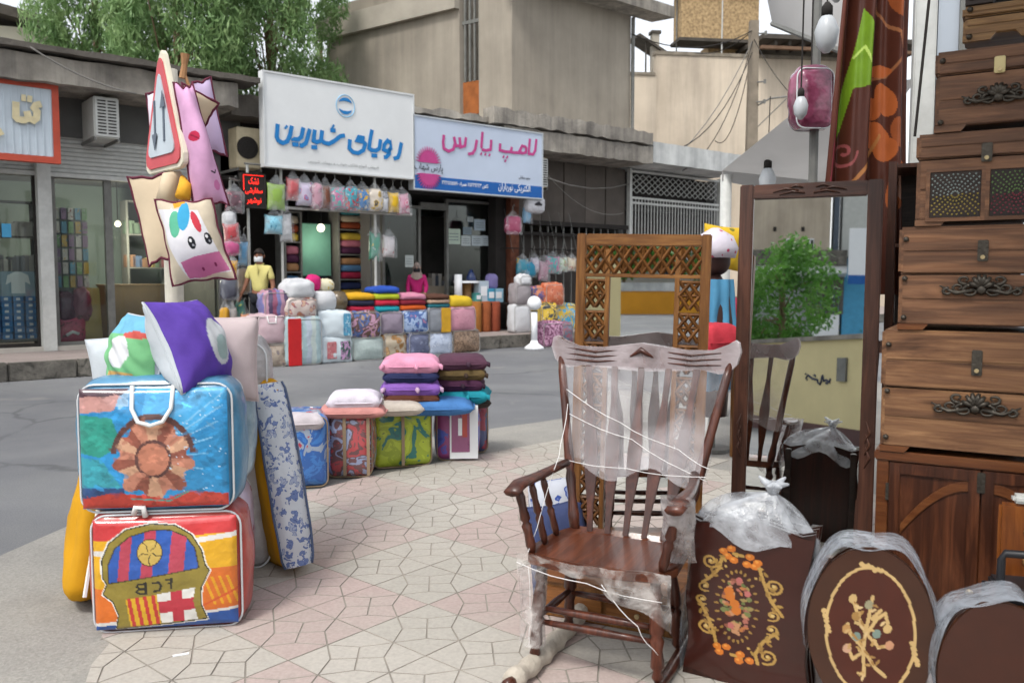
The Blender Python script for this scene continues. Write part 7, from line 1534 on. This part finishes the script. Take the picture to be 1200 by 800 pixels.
hang('pink plush pillow hanging below the pale blue sign end', 601, 247, 275, 16, 1.1, PF('pinkplush2', '#b5708a', ['#8d3a58', '#c39aa8'], 3.6, 'camo'), RG); hang('small pale blue bag beside the woolly white pillow', 617, 236, 262, 9, 1.15, M('palebl', '#7fa4be', .7, .15), RG)
o = blob('round woolly white pillow hanging at the pale blue sign corner', (620, 229, 641, 250), .95, .28, M('woolly', '#c4c4c8', .95, .08, 10, .8, 18, bd=.03), 'round_pillow', 'pillow', .48); sc_, w, zb, zt = ffix((620, 229, 641, 250), .95)
MB().tube([(-w*.2, -.145, .2), (0, -.155, .23), (w*.2, -.145, .2)], [.02, .05, .02], 6).build('dark_patch', m_blk, o, smooth=True); MB().tube([(0, 0, zt-zb-.02), (0, 0, zt-zb+.22)], .008, 5).build('cord', m_dark, o)
# ---- inside the shops: shelves, folded blankets, boxes
def shelfunit(label, rect, n, d, rows, mat=None):
    sc_, w, zb, zt = ffix(rect, n); zb = .265; e = T('shelf_unit', label, 'shelf', fw(sc_, n, zb), FA); mt = mat or m_steelg
    for x in (-w/2, w/2): fB('upright', mt, [(x-.02, x+.02, 0, d, 0, zt-zb)], e)
    for k in range(rows): z = .1 + (zt-zb-.12)*k/(rows-1); fB('shelf', mt, [(-w/2+.021, w/2-.021, 0, d, z, z+.025)], e)
    return sc_, w, zb, zt, [zb + .125 + (zt-zb-.12)*k/(rows-1) for k in range(rows)]
IG = 'folded blankets on the bedding shop shelves'; pal = [('red', '#8a1f24'), ('royal blue', '#22408a'), ('mustard', '#a8842a'), ('navy', '#1c2548'), ('crimson', '#8f1f3c'), ('steel blue', '#4a6f94'), ('tan', '#96704e'), ('plum', '#4a2440'), ('rose pink', '#b06a7a'), ('yellow', '#b89f3a'), ('rust', '#8a4024'), ('cream', '#a59a86'), ('teal', '#2f7078'), ('grey', '#6f6f74')]
shn = 0
for rect, n, rows, lab, sh in (((335, 248, 354, 398), 2.5, 5, 'tall narrow shelf of folded blankets behind turquoise cloth', 'narrow'), ((398, 240, 432, 398), 2.7, 6, 'wide shelf of folded blankets inside the bedding shop', 'wide'), ((366, 300, 396, 398), 4.3, 4, 'low back shelf of blankets inside the bedding shop', 'back')):
    sc_, w, zb, zt, zs_ = shelfunit(lab, rect, n, .45, rows)
    for r_ in range(rows-1):
        gap = zs_[r_+1] - zs_[r_] - .03; nb_ = 3
        for k in range(nb_):
            nm, c_ = pal[shn % len(pal)]; shn += 1; hh_ = gap*.9/nb_
            o = softbag(w*.86, .40, hh_, hh_*.4, .01, 6, .008, shn).build('folded_blanket', M('blk' + c_, c_, .9, .12, 6, .3, 14), smooth=True, merge=True, loc=fw(sc_, n+.22, zs_[r_] + k*hh_ + .001), rz=FA)
            tag(o, '%s folded blanket on the %s shelf of bedding shop' % (nm, sh), 'blanket', IG)
o = fB('hanging_cloth', M('mint_cloth', '#5a8a7c', .85, .1, 3, .2), [(fp(352, 300, 2.9)[0], fp(388, 300, 2.9)[0], 2.9, 2.94, 1.55, fp(370, 262, 2.9)[1])], None, bev=.01); o.location = K0; o.rotation_euler = (0, 0, FA); tag(o, 'plain mint green cloth hanging inside the bedding shop', 'cloth')
# lit globe lamps inside
def lamp(label, px, py, n, pw, gr=.085):
    s_, z_ = fp(px, py, n); e = T('globe_lamp', label, 'lamp', fw(s_, n, z_), 0); m_gl = M('lit_globe', '#fff3d8', .3, 0, emit=1.6)
    MB().tube([(0, 0, -gr*math.cos(a)) for a in np.linspace(.05, 3.09, 9)], [max(.004, gr*math.sin(a)) for a in np.linspace(.05, 3.09, 9)], 12).build('globe', m_gl, e, smooth=True); MB().tube([(0, 0, .08), (0, 0, 3.42 - z_)], .01, 5).build('cord', m_dark, e)
    li = bpy.data.lights.new('lamp_light', 'POINT'); li.energy = pw; li.color = (1, .9, .72); li.shadow_soft_size = .14; lo_ = bpy.data.objects.new('lamp_light', li); COL.objects.link(lo_); lo_.parent = e; lo_.location = (0, 0, -.3)
lamp('lit white globe lamp inside the bedding shop', 376, 267, 2.45, 9); lamp('lit globe lamp inside the stationery shop window', 138, 262, 3.2, 90, .055)
# stationery window goods
BG = 'blue shoe boxes stacked in the left window'
b0 = None
for c_ in range(4):
    for r_ in range(7):
        sc_, w, zb, zt = ffix((-14 + c_*14, 346, -1 + c_*14, 397), 2.75); hh_ = (zt-zb)/7
        if b0 is None:
            b0 = fB('shoe_box', M('shoebox_blue', '#4f86bc', .6, .15, 4), [(-w*.48, w*.48, -.15, .15, 0, hh_*.92)], None, bev=.004); tag(b0, 'blue shoe box in the stack behind the left window', 'box', BG); fB('box_label', m_wht, [(-w*.2, w*.15, -.156, -.151, hh_*.25, hh_*.65)], b0); o = b0
        else: o = dup(b0, (0, 0, 0))
        o['label'] = 'blue shoe box in the %s layer of the window stack' % ('bottom', 'second', 'third', 'fourth', 'fifth', 'sixth', 'top')[r_]
        o.location = fw(sc_, 2.75, zb + r_*hh_); o.rotation_euler = (0, 0, FA + R(random.uniform(-2, 2)))
e = T('window_plinth', 'low grey plinth under the blue shoe boxes', 'plinth', fw(fp(20, 398, 2.75)[0], 2.75, .265), FA); zz_ = ffix((0, 346, 10, 397), 2.75)[2]; fB('top', m_steelg, [(-1.0, .7, -.25, .25, zz_-.265-.04, zz_-.265)], e)
for x in (-.9, .6): fB('leg', m_steelg, [(x-.02, x+.02, -.2, .2, 0, zz_-.265-.041)], e)
sc_, w, zb, zt, zs_ = shelfunit('dark display shelf behind the left shop window', (-30, 235, 42, 345), 3.1, .35, 5, m_dark)
for r_ in range(1, 4):
    for k in range(7):
        c_ = random.choice(['#8f8a86', '#6a6f78', '#a8a49c', '#54585f']); o = fB('carton', M('ct' + c_, c_, .7, .1), [(-.1, .1, 0, .2, 0, random.uniform(.2, .3))], None, bev=.005); o.location = fw(sc_ - w*.42 + k*w*.14, 3.15, zs_[r_]); o.rotation_euler = (0, 0, FA); tag(o, 'small %s carton on the %s dark shelf in left window' % ({'#8f8a86': 'warm grey', '#6a6f78': 'slate grey', '#a8a49c': 'pale grey', '#54585f': 'charcoal'}[c_], ('', 'lower', 'middle', 'upper')[r_]), 'box', 'cartons on the left window shelf')
o = fB('notice', M('blue_notice', '#4a9ac4', .6, .1), [(fp(2, 270, 2.17)[0], fp(13, 270, 2.17)[0], 2.165, 2.17, fp(8, 278, 2.17)[1], fp(8, 262, 2.17)[1])], None); o.location = K0; o.rotation_euler = (0, 0, FA); tag(o, 'small bright blue notice stuck on the left window', 'notice')
sc_, w, zb, zt = ffix((0, 318, 40, 347), 2.65); e = T('shirt_box', 'pale blue shirt shaped display box on top of the shoe boxes', 'display box', fw(sc_, 2.7, zb), FA); fB('carton', M('ct_sh', '#8fa6b4', .6, .1), [(-w/2, w/2, -.12, .12, 0, zt-zb)], e, bev=.01); MB().prism([(-w*.2, .05), (w*.2, .05), (w*.2, .25), (w*.36, .2), (w*.3, .36), (w*.08, .42), (-w*.08, .42), (-w*.3, .36), (-w*.36, .2), (-w*.2, .25)], -.13, -.121).build('picture', m_wht, e)
# second window: magazines rack, bags, boards
e = T('magazine_rack', 'tall rack of colourful magazines behind the shop window', 'rack', fw(fp(86, 380, 2.5)[0], 2.5, .34), FA); sc_, w, zb, zt = ffix((66, 245, 107, 340), 2.5); fB('panel', m_steelg, [(-w/2, w/2, .05, .08, 0, zt-.34)], e)
for r_ in range(6):
    for k in range(5):
        cs_ = ['#8a4a4a', '#a89a8d', '#4f7f9a', '#6a8a5a', '#a8863a', '#7a5a7a', '#b0a8a4']; z_ = zb - .34 + .05 + r_*(zt-zb)/6; x_ = -w/2 + .03 + k*w/5
        fB('magazine', PF('mag%d' % ((r_*5+k) % 7), cs_[(r_*5+k) % 7], [cs_[(r_*3+k+2) % 7], cs_[(r_+k*2+4) % 7]], 9, 'camo'), [(x_, x_ + w/5-.03, -.02 - .01*(k % 2), .02, z_, z_ + (zt-zb)/6*.85)], e)
for k, (rc, c_, lab) in enumerate((((67, 345, 88, 378), '#3a2430', 'dark school bag standing in the shop window'), ((88, 340, 106, 376), '#4a2634', 'dark wine school bag standing beside another'), ((68, 371, 100, 398), '#6a2038', 'crimson school bag with white emblem on window floor'))):
    ee = item(lab, rc, 2.4, .25, PF('sch%d' % k, c_, [shade(c_, 1.6), shade(c_, .6)], 5, 'camo'), 'school_bag', 'school bag', 'school bags in the shop window', ground=None if k < 2 else .34, pipe=False)
    if k == 2: MB().tube([(-.1, -.17, .16), (.0, -.18, .22), (.1, -.17, .18)], .03, 6).build('emblem', m_wht, ee, smooth=True)
e = T('counter', 'plain tan board counter behind the shop window', 'counter', fw(fp(162, 398, 2.45)[0], 2.45, .34), FA); sc_, w, zb, zt = ffix((127, 335, 197, 399), 2.45); fB('front', M('tan_board', '#94795c', .7, .1, 2), [(-w/2, w/2, 0, .04, 0, zt-.34)], e, bev=.004); fB('top', M('tan_board', '#94795c'), [(-w/2-.02, w/2+.02, -.02, .6, zt-.34, zt-.31)], e, bev=.004); fB('side', M('tan_board', '#94795c'), [(-w/2, -w/2+.03, .041, .58, 0, zt-.341), (w/2-.03, w/2, .041, .58, 0, zt-.341)], e)
o = fB('leaning_board', M('ply_board', '#a08c5e', .8, .12, 3), [(-.14, .14, 0, .03, 0, 1.0)], None, bev=.003); o.location = fw(fp(111, 398, 2.4)[0], 2.4, .34); o.rotation_euler = (R(-8), 0, FA); tag(o, 'narrow plywood board leaning in the shop window', 'board')
sc_, w, zb, zt, zs_ = shelfunit('back shelf of goods inside the stationery shop', (150, 236, 197, 335), 3.9, .4, 5)
for r_ in range(1, 4):
    for k in range(6):
        c_ = random.choice(['#7a5a44', '#5a6a5a', '#8a7a4a', '#4a5a74', '#7a4448']); o = fB('carton', M('ct' + c_, c_, .7, .1), [(-.09, .09, 0, .2, 0, random.uniform(.15, .28))], None, bev=.005); o.location = fw(sc_ - w*.42 + k*w*.16, 3.95, zs_[r_]); o.rotation_euler = (0, 0, FA); tag(o, '%s carton on the %s back shelf of stationery shop' % ({'#7a5a44': 'brown', '#5a6a5a': 'sage green', '#8a7a4a': 'ochre', '#4a5a74': 'slate blue', '#7a4448': 'brick red'}[c_], ('', 'lower', 'middle', 'upper')[r_]), 'box', 'cartons on the back shelf')
# lamp shop: notices on the glass, counter
NG = 'paper notices taped to the lamp shop glass'
for lab, rc, c_ in (('large pale green notice at the left of the taped papers', (524, 268, 541, 286), '#b4c4b4'), ('pale blue notice highest among the taped papers', (557, 257, 570, 270), '#a9bac4'), ('white notice directly below the grey notice', (542, 276, 553, 288), '#b9c2c2'), ('white notice in the middle of the lower taped row', (554, 276, 566, 288), '#b4bfc4'), ('white notice at the right of the lower taped row', (566, 276, 578, 288), '#b4bfc4'), ('grey notice between the two large taped papers', (544, 266, 554, 275), '#7f8f98'), ('small white notice above the grey notice', (549, 254, 556, 260), '#a9b2b2'), ('white notice taped beside the open shop door', (476, 299, 486, 313), '#b4bcb9')):
    sc_, w, zb, zt = ffix(rc, 2.14); o = fB('paper_notice', M('nt' + c_, c_, .7, .05), [(-w/2, w/2, 0, .004, 0, zt-zb)], None); o.location = fw(sc_, 2.185, zb); o.rotation_euler = (0, 0, FA); tag(o, lab, 'notice', NG)
    for k in range(3): fB('text_line', M('nt_text', '#7a8486', .7), [(-w*.35, w*.35, -.003, -.0005, (zt-zb)*(.25+.2*k), (zt-zb)*(.30+.2*k))], o)
e = T('glass_counter', 'shop counter crowded with small goods inside lamp shop', 'counter', fw(fp(515, 380, 2.6)[0], 2.6, .265), FA); sc_, w, zb, zt = ffix((498, 335, 535, 380), 2.6); fB('body', M('counter_cream', '#94897a', .6, .1), [(-w/2, w/2, 0, .5, 0, zt-.265)], e, bev=.01)
for k in range(9): fB('goods', M('gd%d' % k, random.choice(['#5a5a5e', '#8f8a84', '#3a3f4a', '#7a7268']), .6), [(-w*.45 + k*w*.1, -w*.45 + k*w*.1 + .1, .1, .25, zt-.264, zt-.264 + random.uniform(.1, .3))], e)
sc_, w, zb, zt, zs_ = shelfunit('dark shelf of lamp parts at the back of lamp shop', (495, 262, 545, 335), 4.6, .4, 5, m_dark)
o = fB('doorway_shade_sheet', m_dark, [(fp(494, 300, 3.4)[0], fp(521, 300, 3.4)[0], 3.4, 3.46, .27, fp(507, 254, 3.4)[1])], None); o.location = K0; o.rotation_euler = (0, 0, FA); tag(o, 'dark sheet standing in for the shaded doorway of the lamp shop', 'curtain')  # dark sheet stands in for the shade inside the open doorway
# ================================================================== people
def person(name, label, loc, rz, H, shirt, pants, skin_c, hair_c, armL, armR, mask=None, scarf=None, group=None):
    k = H/1.75; e = T(name, label, 'person', loc, rz, group); V3 = lambda *p: Vector(p)*k
    m_sk = M('skin' + skin_c, skin_c, .6, .08, 10)
    J = {'pel': (V3(0, 0, .95), (.135*k, .10*k)), 'sp': (V3(0, .0, 1.13), (.125*k, .09*k)), 'ch': (V3(0, 0, 1.32), (.15*k, .10*k)), 'nb': (V3(0, .01, 1.45), (.075*k, .07*k)), 'nk': (V3(0, .0, 1.51), .052*k), 'h1': (V3(0, -.015, 1.575), (.068*k, .075*k)), 'h2': (V3(0, -.01, 1.65), (.077*k, .092*k)), 'h3': (V3(0, .0, 1.715), (.06*k, .075*k))}
    E_ = [('pel', 'sp'), ('sp', 'ch'), ('ch', 'nb'), ('nb', 'nk'), ('nk', 'h1'), ('h1', 'h2'), ('h2', 'h3')]
    for s_, arm in ((-1, armL), (1, armR)):
        t = 'L' if s_ < 0 else 'R'; sh = (s_*.185, .0, 1.41); el, wr = arm
        J['s'+t] = (V3(*sh), .055*k); J['e'+t] = (V3(*el), .042*k); J['w'+t] = (V3(*wr), .029*k); d = (Vector(wr) - Vector(el)).normalized(); J['p'+t] = (V3(*(Vector(wr) + d*.07)), (.036*k, .016*k))
        E_ += [('ch', 's'+t), ('s'+t, 'e'+t), ('e'+t, 'w'+t), ('w'+t, 'p'+t)]
        sd_ = d.orthogonal().normalized()
        for q in range(4):
            a = Vector(wr) + d*.09 + sd_*(q-1.5)*.019; J['f%d%s' % (q, t)] = (V3(*(a + d*.035)), .009*k); J['g%d%s' % (q, t)] = (V3(*(a + d*(.06 + .006*(q in (1, 2))) + d.cross(sd_)*.012)), .007*k); E_ += [('p'+t, 'f%d%s' % (q, t)), ('f%d%s' % (q, t), 'g%d%s' % (q, t))]
        a = Vector(wr) + d*.035 + sd_*.045; J['t'+t] = (V3(*a), .010*k); E_ += [('w'+t, 't'+t)]
        J['hp'+t] = (V3(s_*.10, 0, .88), .095*k); J['kn'+t] = (V3(s_*.11, -.02, .50), .06*k); J['an'+t] = (V3(s_*.11, .02, .09), .042*k); J['to'+t] = (V3(s_*.12, -.14, .035), .035*k); E_ += [('pel', 'hp'+t), ('hp'+t, 'kn'+t), ('kn'+t, 'an'+t), ('an'+t, 'to'+t)]
    skin('body', J, E_, m_sk, e, 2, 'pel')
    g = lambda n, s=1.0: (J[n][0], tuple(np.array(J[n][1])*s) if isinstance(J[n][1], tuple) else J[n][1]*s)
    sj = {n: g(n, 1.18) for n in ('pel', 'sp', 'ch', 'nb')}; sj['nb'] = (J['nb'][0] + Vector((0, .005, .02))*k, (.105*k, .085*k)); se = [('pel', 'sp'), ('sp', 'ch'), ('ch', 'nb')]
    for t in 'LR':
        sj['s'+t] = g('s'+t, 1.3); mid_ = J['s'+t][0].lerp(J['e'+t][0], .75 if not scarf else 1.0); sj['m'+t] = (mid_, .062*k); se += [('ch', 's'+t), ('s'+t, 'm'+t)]
        if scarf: sj['v'+t] = (J['w'+t][0], .042*k); se += [('m'+t, 'v'+t)]
    skin('shirt', sj, se, M('shirt' + shirt, shirt, .85, .08, 6, .4, 12, bd=.02), e, 2, 'pel')
    pj = {'pel': (J['pel'][0] - Vector((0, 0, .04*k)), (.15*k, .115*k))}; pe = []
    for t in 'LR': pj['hp'+t] = g('hp'+t, 1.12); pj['kn'+t] = g('kn'+t, 1.3); pj['an'+t] = (J['an'+t][0], .062*k); pe += [('pel', 'hp'+t), ('hp'+t, 'kn'+t), ('kn'+t, 'an'+t)]
    skin('trousers', pj, pe, M('trou' + pants, pants, .85, .1, 6, .3, 12), e, 2, 'pel')
    # hair / scarf: cap over the skull
    t_, V = np.meshgrid(np.linspace(0, 2*math.pi, 22), np.linspace(0, 1, 9), indexing='ij')
    lo = 1.66 if not scarf else 1.60; ph = V*np.pi/2; rr_ = np.cos(ph); fr = np.clip(-np.sin(t_), 0, 1)
    zlow = lo + (.045 if not scarf else .035)*fr - (.06 if not scarf else .12)*np.clip(np.sin(t_), 0, 1)
    mb = MB(); mb.grid(np.stack([.094*k*rr_*np.cos(t_), (.003 + .112*rr_*np.sin(t_))*k, (zlow + (1.785 - zlow)*np.sin(ph))*k], -1)); mb.build('hair' if not scarf else 'head_scarf', M('hair' + (scarf or hair_c), scarf or hair_c, .7, .1, 20, .4, 40), e, smooth=True, norm=False)
    if scarf:
        t_, V = np.meshgrid(np.linspace(0, 2*math.pi, 26), np.linspace(0, 1, 10), indexing='ij'); fr = np.clip(-np.sin(t_), 0, 1)
        rx_ = .088 + .10*V**1.6; ry_ = .10 + .035*V; zz_ = (1.60 - .05*fr) - V*(.17 + .03*np.sin(t_*3))
        mb = MB(); mb.grid(np.stack([rx_*np.cos(t_)*k, (.01 + ry_*np.sin(t_))*k, zz_*k], -1)); mb.build('scarf_drape', M('hair' + scarf, scarf), e, smooth=True, norm=False)
    else:
        MB().tube([(.075*k*math.cos(a), (.0 + .062*math.sin(a))*k, (1.495 - .02*math.sin(-a))*k) for a in np.linspace(0, 6.283, 15)[:-1]], .014*k, 6, closed=True).build('collar', M('shirt' + shirt, shirt), e, smooth=True); fB('placket', M('shirt' + shirt, shirt), [(-.014*k, .014*k, -.128*k, -.112*k, 1.34*k, 1.47*k)], e)
    m_eye = M('eye_dark', '#1c1614', .3, 0)
    for s_ in (-1, 1):
        MB().tube([V3(s_*.033, -.095, 1.655), V3(s_*.033, -.106, 1.655)], .010*k, 6).build('eye', m_eye, e); MB().tube([V3(s_*.018, -.105, 1.678), V3(s_*.05, -.098, 1.68)], .006*k, 5).build('eyebrow', M('hair' + hair_c, hair_c), e)
        MB().tube([V3(s_*.082, .0, 1.61), V3(s_*.092, .005, 1.64), V3(s_*.084, .005, 1.67)], [.01*k, .014*k, .01*k], 6).build('ear', m_sk, e, smooth=True)
    MB().tube([V3(0, -.10, 1.66), V3(0, -.118, 1.625), V3(0, -.105, 1.61)], [.008*k, .014*k, .008*k], 6).build('nose', m_sk, e, smooth=True); MB().tube([V3(-.022, -.096, 1.575), V3(0, -.10, 1.572), V3(.022, -.096, 1.575)], .006*k, 5).build('mouth', M('lips', '#8a4a40', .6), e)
    if mask:
        U, V = np.meshgrid(np.linspace(-1.15, 1.15, 14), np.linspace(-1, 1, 8), indexing='ij'); r_ = .088 + .030*np.cos(U)*(1-V**2*.5)
        mb = MB(); mb.grid(np.stack([.088*np.sin(U)*k, -(r_*np.cos(U)+.006)*k, (1.585 + V*.048)*k], -1)); mb.build('face_mask', M('mask' + mask, mask, .8, .03), e, smooth=True, norm=False)
    return e
pm_ = fp(306, 400, .62)
person('person', 'man in pale yellow polo shirt, dark trousers and white face mask', fw(pm_[0], .62, .265), R(-6), 1.74, '#c6bd78', '#1f2228', '#8a5f4a', '#1f1814', ((-.235, -.05, 1.15), (-.29, -.14, .96)), ((.24, .02, 1.13), (.255, -.05, .90)), mask='#c9ccce')
pw_ = fp(489, 380, 1.55)
person('person', 'woman in magenta top and head scarf with black face mask behind goods', fw(pw_[0], 1.55, .265), R(4), 1.56, '#a81f62', '#2a2830', '#8f6a58', '#1f1814', ((-.22, -.02, 1.16), (-.2, -.18, 1.02)), ((.23, -.02, 1.16), (.2, -.18, 1.02)), mask='#222226', scarf='#8f8078')
# ================================================================== places the mirrors show
_mn = Vector((math.sin(MY)*math.cos(lean), -math.cos(MY)*math.cos(lean), math.sin(lean))); _mp = Vector((mc.x, mc.y, GZ))
_ln = Vector((math.sin(LY), -math.cos(LY), 0)); _lp = lc
def bounce(px, py, p0, n):
    r = ray(px, py); o = Vector((0, 0, HC)); t = (p0 - o).dot(n)/r.dot(n); return o + r*t, r - n*(2*r.dot(n))
def bz(px, py, p0, n, z=0): h, d = bounce(px, py, p0, n); return h + d*((z - h.z)/d.z)
A_, B_ = bz(925, 508, _mp, _mn), bz(992, 520, _mp, _mn); wdv = (B_ - A_); wdv.z = 0; wdv.normalize(); wnv = Vector((-wdv.y, wdv.x, 0))
def onwall(px, py, off=0.0): h, d = bounce(px, py, _mp, _mn); t = ((A_ - h).dot(wnv) + off)/d.dot(wnv); return h + d*t
ztop_ = onwall(985, 398).z; cw_ = T('garden_wall', 'cream street wall with brown plinth and scrawled writing', 'wall', A_, math.atan2(wdv.y, wdv.x)); LwR = (B_ - A_).length + .7
m_wy = M('wall_cream_yellow', '#dccd9c', .9, .08, 1, .2, 10); sgn_ = 1 if (Vector((0, 3, 0)) - A_).dot(wnv) > 0 else -1
def wl(p): v = p - A_; return (v.dot(wdv), v.dot(wnv), p.z)
zpl = onwall(960, 497).z
fB('wall', m_wy, [(-14, LwR, -sgn_*.25 if sgn_ > 0 else 0, 0 if sgn_ > 0 else .25, zpl, ztop_)], cw_); fB('plinth', M('plinth_brown', '#5f4644', .9, .12, 2), [(-14, LwR, (-.25 if sgn_ > 0 else -.04), (.04 if sgn_ > 0 else .25), 0, zpl)], cw_); fB('coping', m_slab, [(-14, LwR, -.3 if sgn_ > 0 else -.06, .06 if sgn_ > 0 else .3, ztop_, ztop_+.08)], cw_)
gm = MB(); C4 = lambda x, y: wl(onwall(900 + x*110/733, 400 + y*120/800))
for st_ in ([(490, 290), (485, 320), (455, 300), (440, 310), (430, 262)], [(425, 270), (420, 310), (410, 335), (395, 325), (390, 300), (350, 290), (330, 275), (315, 262), (300, 285), (310, 300)], [(362, 262), (376, 272)], [(455, 325), (470, 328)], [(300, 250), (296, 256)]):
    gm.tube([(lambda q: (q[0], q[1] + sgn_*.006, q[2]))(C4(*p_)) for p_ in st_], .022, 4)
gm.build('scrawled_writing', M('spray_blue', '#2a3450', .7, .05), cw_)
q = wl(onwall(988, 433)); fB('meter_box', m_steelg, [(q[0]-.14, q[0]+.14, q[1] - .04, q[1] + .04, q[2]-.2, q[2]+.2)], cw_)
h, d = bounce(918, 345, _mp, _mn); tp_ = h + d*((onwall(918, 400) - h).length/d.length*1.22); zc = (h + d*((tp_-h).length/d.length)).z
tree('green_tree', 'leafy green tree beyond the cream street wall', (tp_.x, tp_.y, 0), zc, ((0, 0, zc - .35), (1.3, 1.2, 1.7)), 62, .45, 460, .07, 1.9, .3, m_broad, 91, .12)
# house across, seen in the tall mirror
h0, d0 = bounce(945, 320, _mp, _mn); D_ = 34.0; fc_ = h0 + d0*(D_/d0.length); nh = Vector((-d0.x, -d0.y, 0)).normalized(); uh = Vector((-nh.y, nh.x, 0))
def onh(px, py): h, d = bounce(px, py, _mp, _mn); t = (fc_ - h).dot(nh)/d.dot(nh); p = h + d*t; return (p - fc_).dot(uh), p.z
hb = T('street_house', 'cream and blue fronted house across the street', 'building', (fc_.x, fc_.y, 0), math.atan2(uh.y, uh.x)); sgh = 1   # local -y faces the street when uh x z points away
yl = Vector((-uh.y, uh.x, 0)); fs_ = -1 if yl.dot(nh) < 0 else 1
def hb_(name, mat, px0, px1, py0, py1, y0, y1, parent=None, zmin=None):
    a = onh(px0, py1); b = onh(px1, py0); x0, x1 = sorted((a[0], b[0])); z0, z1 = sorted((a[1], b[1])); z0 = zmin if zmin is not None else z0
    ya, yb_ = sorted((fs_*y0, fs_*y1)); return fB(name, mat, [(x0, x1, ya, yb_, z0, z1)], parent or hb)
hb_('upper_wall', m_cream, 840, 976, 200, 296, -4, 0); hb_('upper_wall', M('slate_panel', '#4f5864', .7, .1), 976, 986, 200, 297, -4, -.1); hb_('upper_wall', m_acw, 986, 1060, 200, 300, -4, -.2)
hb_('roof_band', m_kerb, 840, 992, 297, 313, -4, 1.0); hb_('roof_band', m_wht, 840, 992, 313, 321, -4, .8); hb_('lower_wall', M('grey_front', '#8f9496', .8, .1), 840, 982, 321, 480, -4, -.6, zmin=0); hb_('lower_wall', M('blue_front', '#4f9ac0', .7, .1), 983, 1060, 300, 480, -4, -.55, zmin=0)
hb_('shade_panel', m_slabd, 944, 990, 322, 366, -.6, -.5)
for k in range(8): hb_('window_bar', M('bar_blue', '#5a8fae', .6), 946 + k*5.2, 947.5 + k*5.2, 336, 366, -.49, -.4)
hb_('low_panel', m_wht, 950, 984, 368, 400, -.59, -.45)
for px in (921, 944): 
    w_ = hb_('window', m_wht, px, px+10, 280, 297, 0, .08); hb_('pane', m_dark, px+.8, px+4.2, 281.5, 297, .081, .1, w_); hb_('pane', m_dark, px+5.6, px+9.2, 281.5, 297, .081, .1, w_)
for px in (908, 941): hb_('vent', m_dark, px-2, px+2, 266, 271, 0, .05)
hb_('banner', m_wht, 992, 1015, 272, 332, .9, 1.0); hb_('banner_stripe', m_db, 992, 1015, 326, 336, 1.01, 1.05)
# orange barrier and hedge, seen in the lattice mirror
A2, B2 = bz(715, 368, _lp, _ln), bz(800, 368, _lp, _ln); ov_ = (B2 - A2).normalized(); hgt = (A2 - bounce(715, 368, _lp, _ln)[0]).length
pt = bounce(760, 341, _lp, _ln); tt_ = ((A2 - pt[0]).dot(Vector((-ov_.y, ov_.x, 0))))/pt[1].dot(Vector((-ov_.y, ov_.x, 0))); zo = (pt[0] + pt[1]*tt_).z
bw_ = T('orange_barrier', 'long orange painted street barrier with white coping', 'barrier', A2, math.atan2(ov_.y, ov_.x)); fB('panel', M('orange_paint', '#cf8f26', .7, .12, 1), [(-.1, 14, -.15, .15, 0, zo)], bw_); fB('panel', M('pale_paint', '#a8aca6', .7, .1, 1), [(-9, -.1, -.15, .15, 0, zo)], bw_); fB('coping', m_slabw, [(-9, 14, -.2, .2, zo, zo+.35)], bw_)
for k in range(4):
    p_ = A2 + ov_*(-3 + k*3.6) + (A2 - Vector((0, 3, 0))).normalized()*3; tree('hedge_tree', 'round green tree %s behind the orange barrier' % ('at the pale end', 'where orange paint starts', 'midway along', 'at the far orange end')[k], (p_.x, p_.y, 0), 1.8, ((0, 0, 2.6), (1.6, 1.4, 1.25)), 30, .6, 150, .16, 1.6, .2, m_broad, 100 + k, .12, 'trees behind the orange barrier')
e = T('street_block', 'long grey rendered block far behind the orange barrier', 'building', A2 + (A2 - Vector((0, 3, 0))).normalized()*16, math.atan2(ov_.y, ov_.x)); fB('wall', m_cementl, [(-22, 26, -4, 4, 0, 5.2)], e); fB('roof_edge', m_slabd, [(-22.3, 26.3, -4.3, 4.3, 5.2, 5.5)], e)
for k in range(12): w_ = fB('window', m_wht, [(-20 + k*3.7, -18.4 + k*3.7, 4.0, 4.06, 1.6, 3.4)], e); fB('pane', m_dark, [(-19.9 + k*3.7, -18.5 + k*3.7, 4.061, 4.08, 1.7, 3.3)], w_); w_ = fB('window', m_wht, [(-20 + k*3.7, -18.4 + k*3.7, -4.06, -4.0, 1.6, 3.4)], e); fB('pane', m_dark, [(-19.9 + k*3.7, -18.5 + k*3.7, -4.08, -4.061, 1.7, 3.3)], w_)
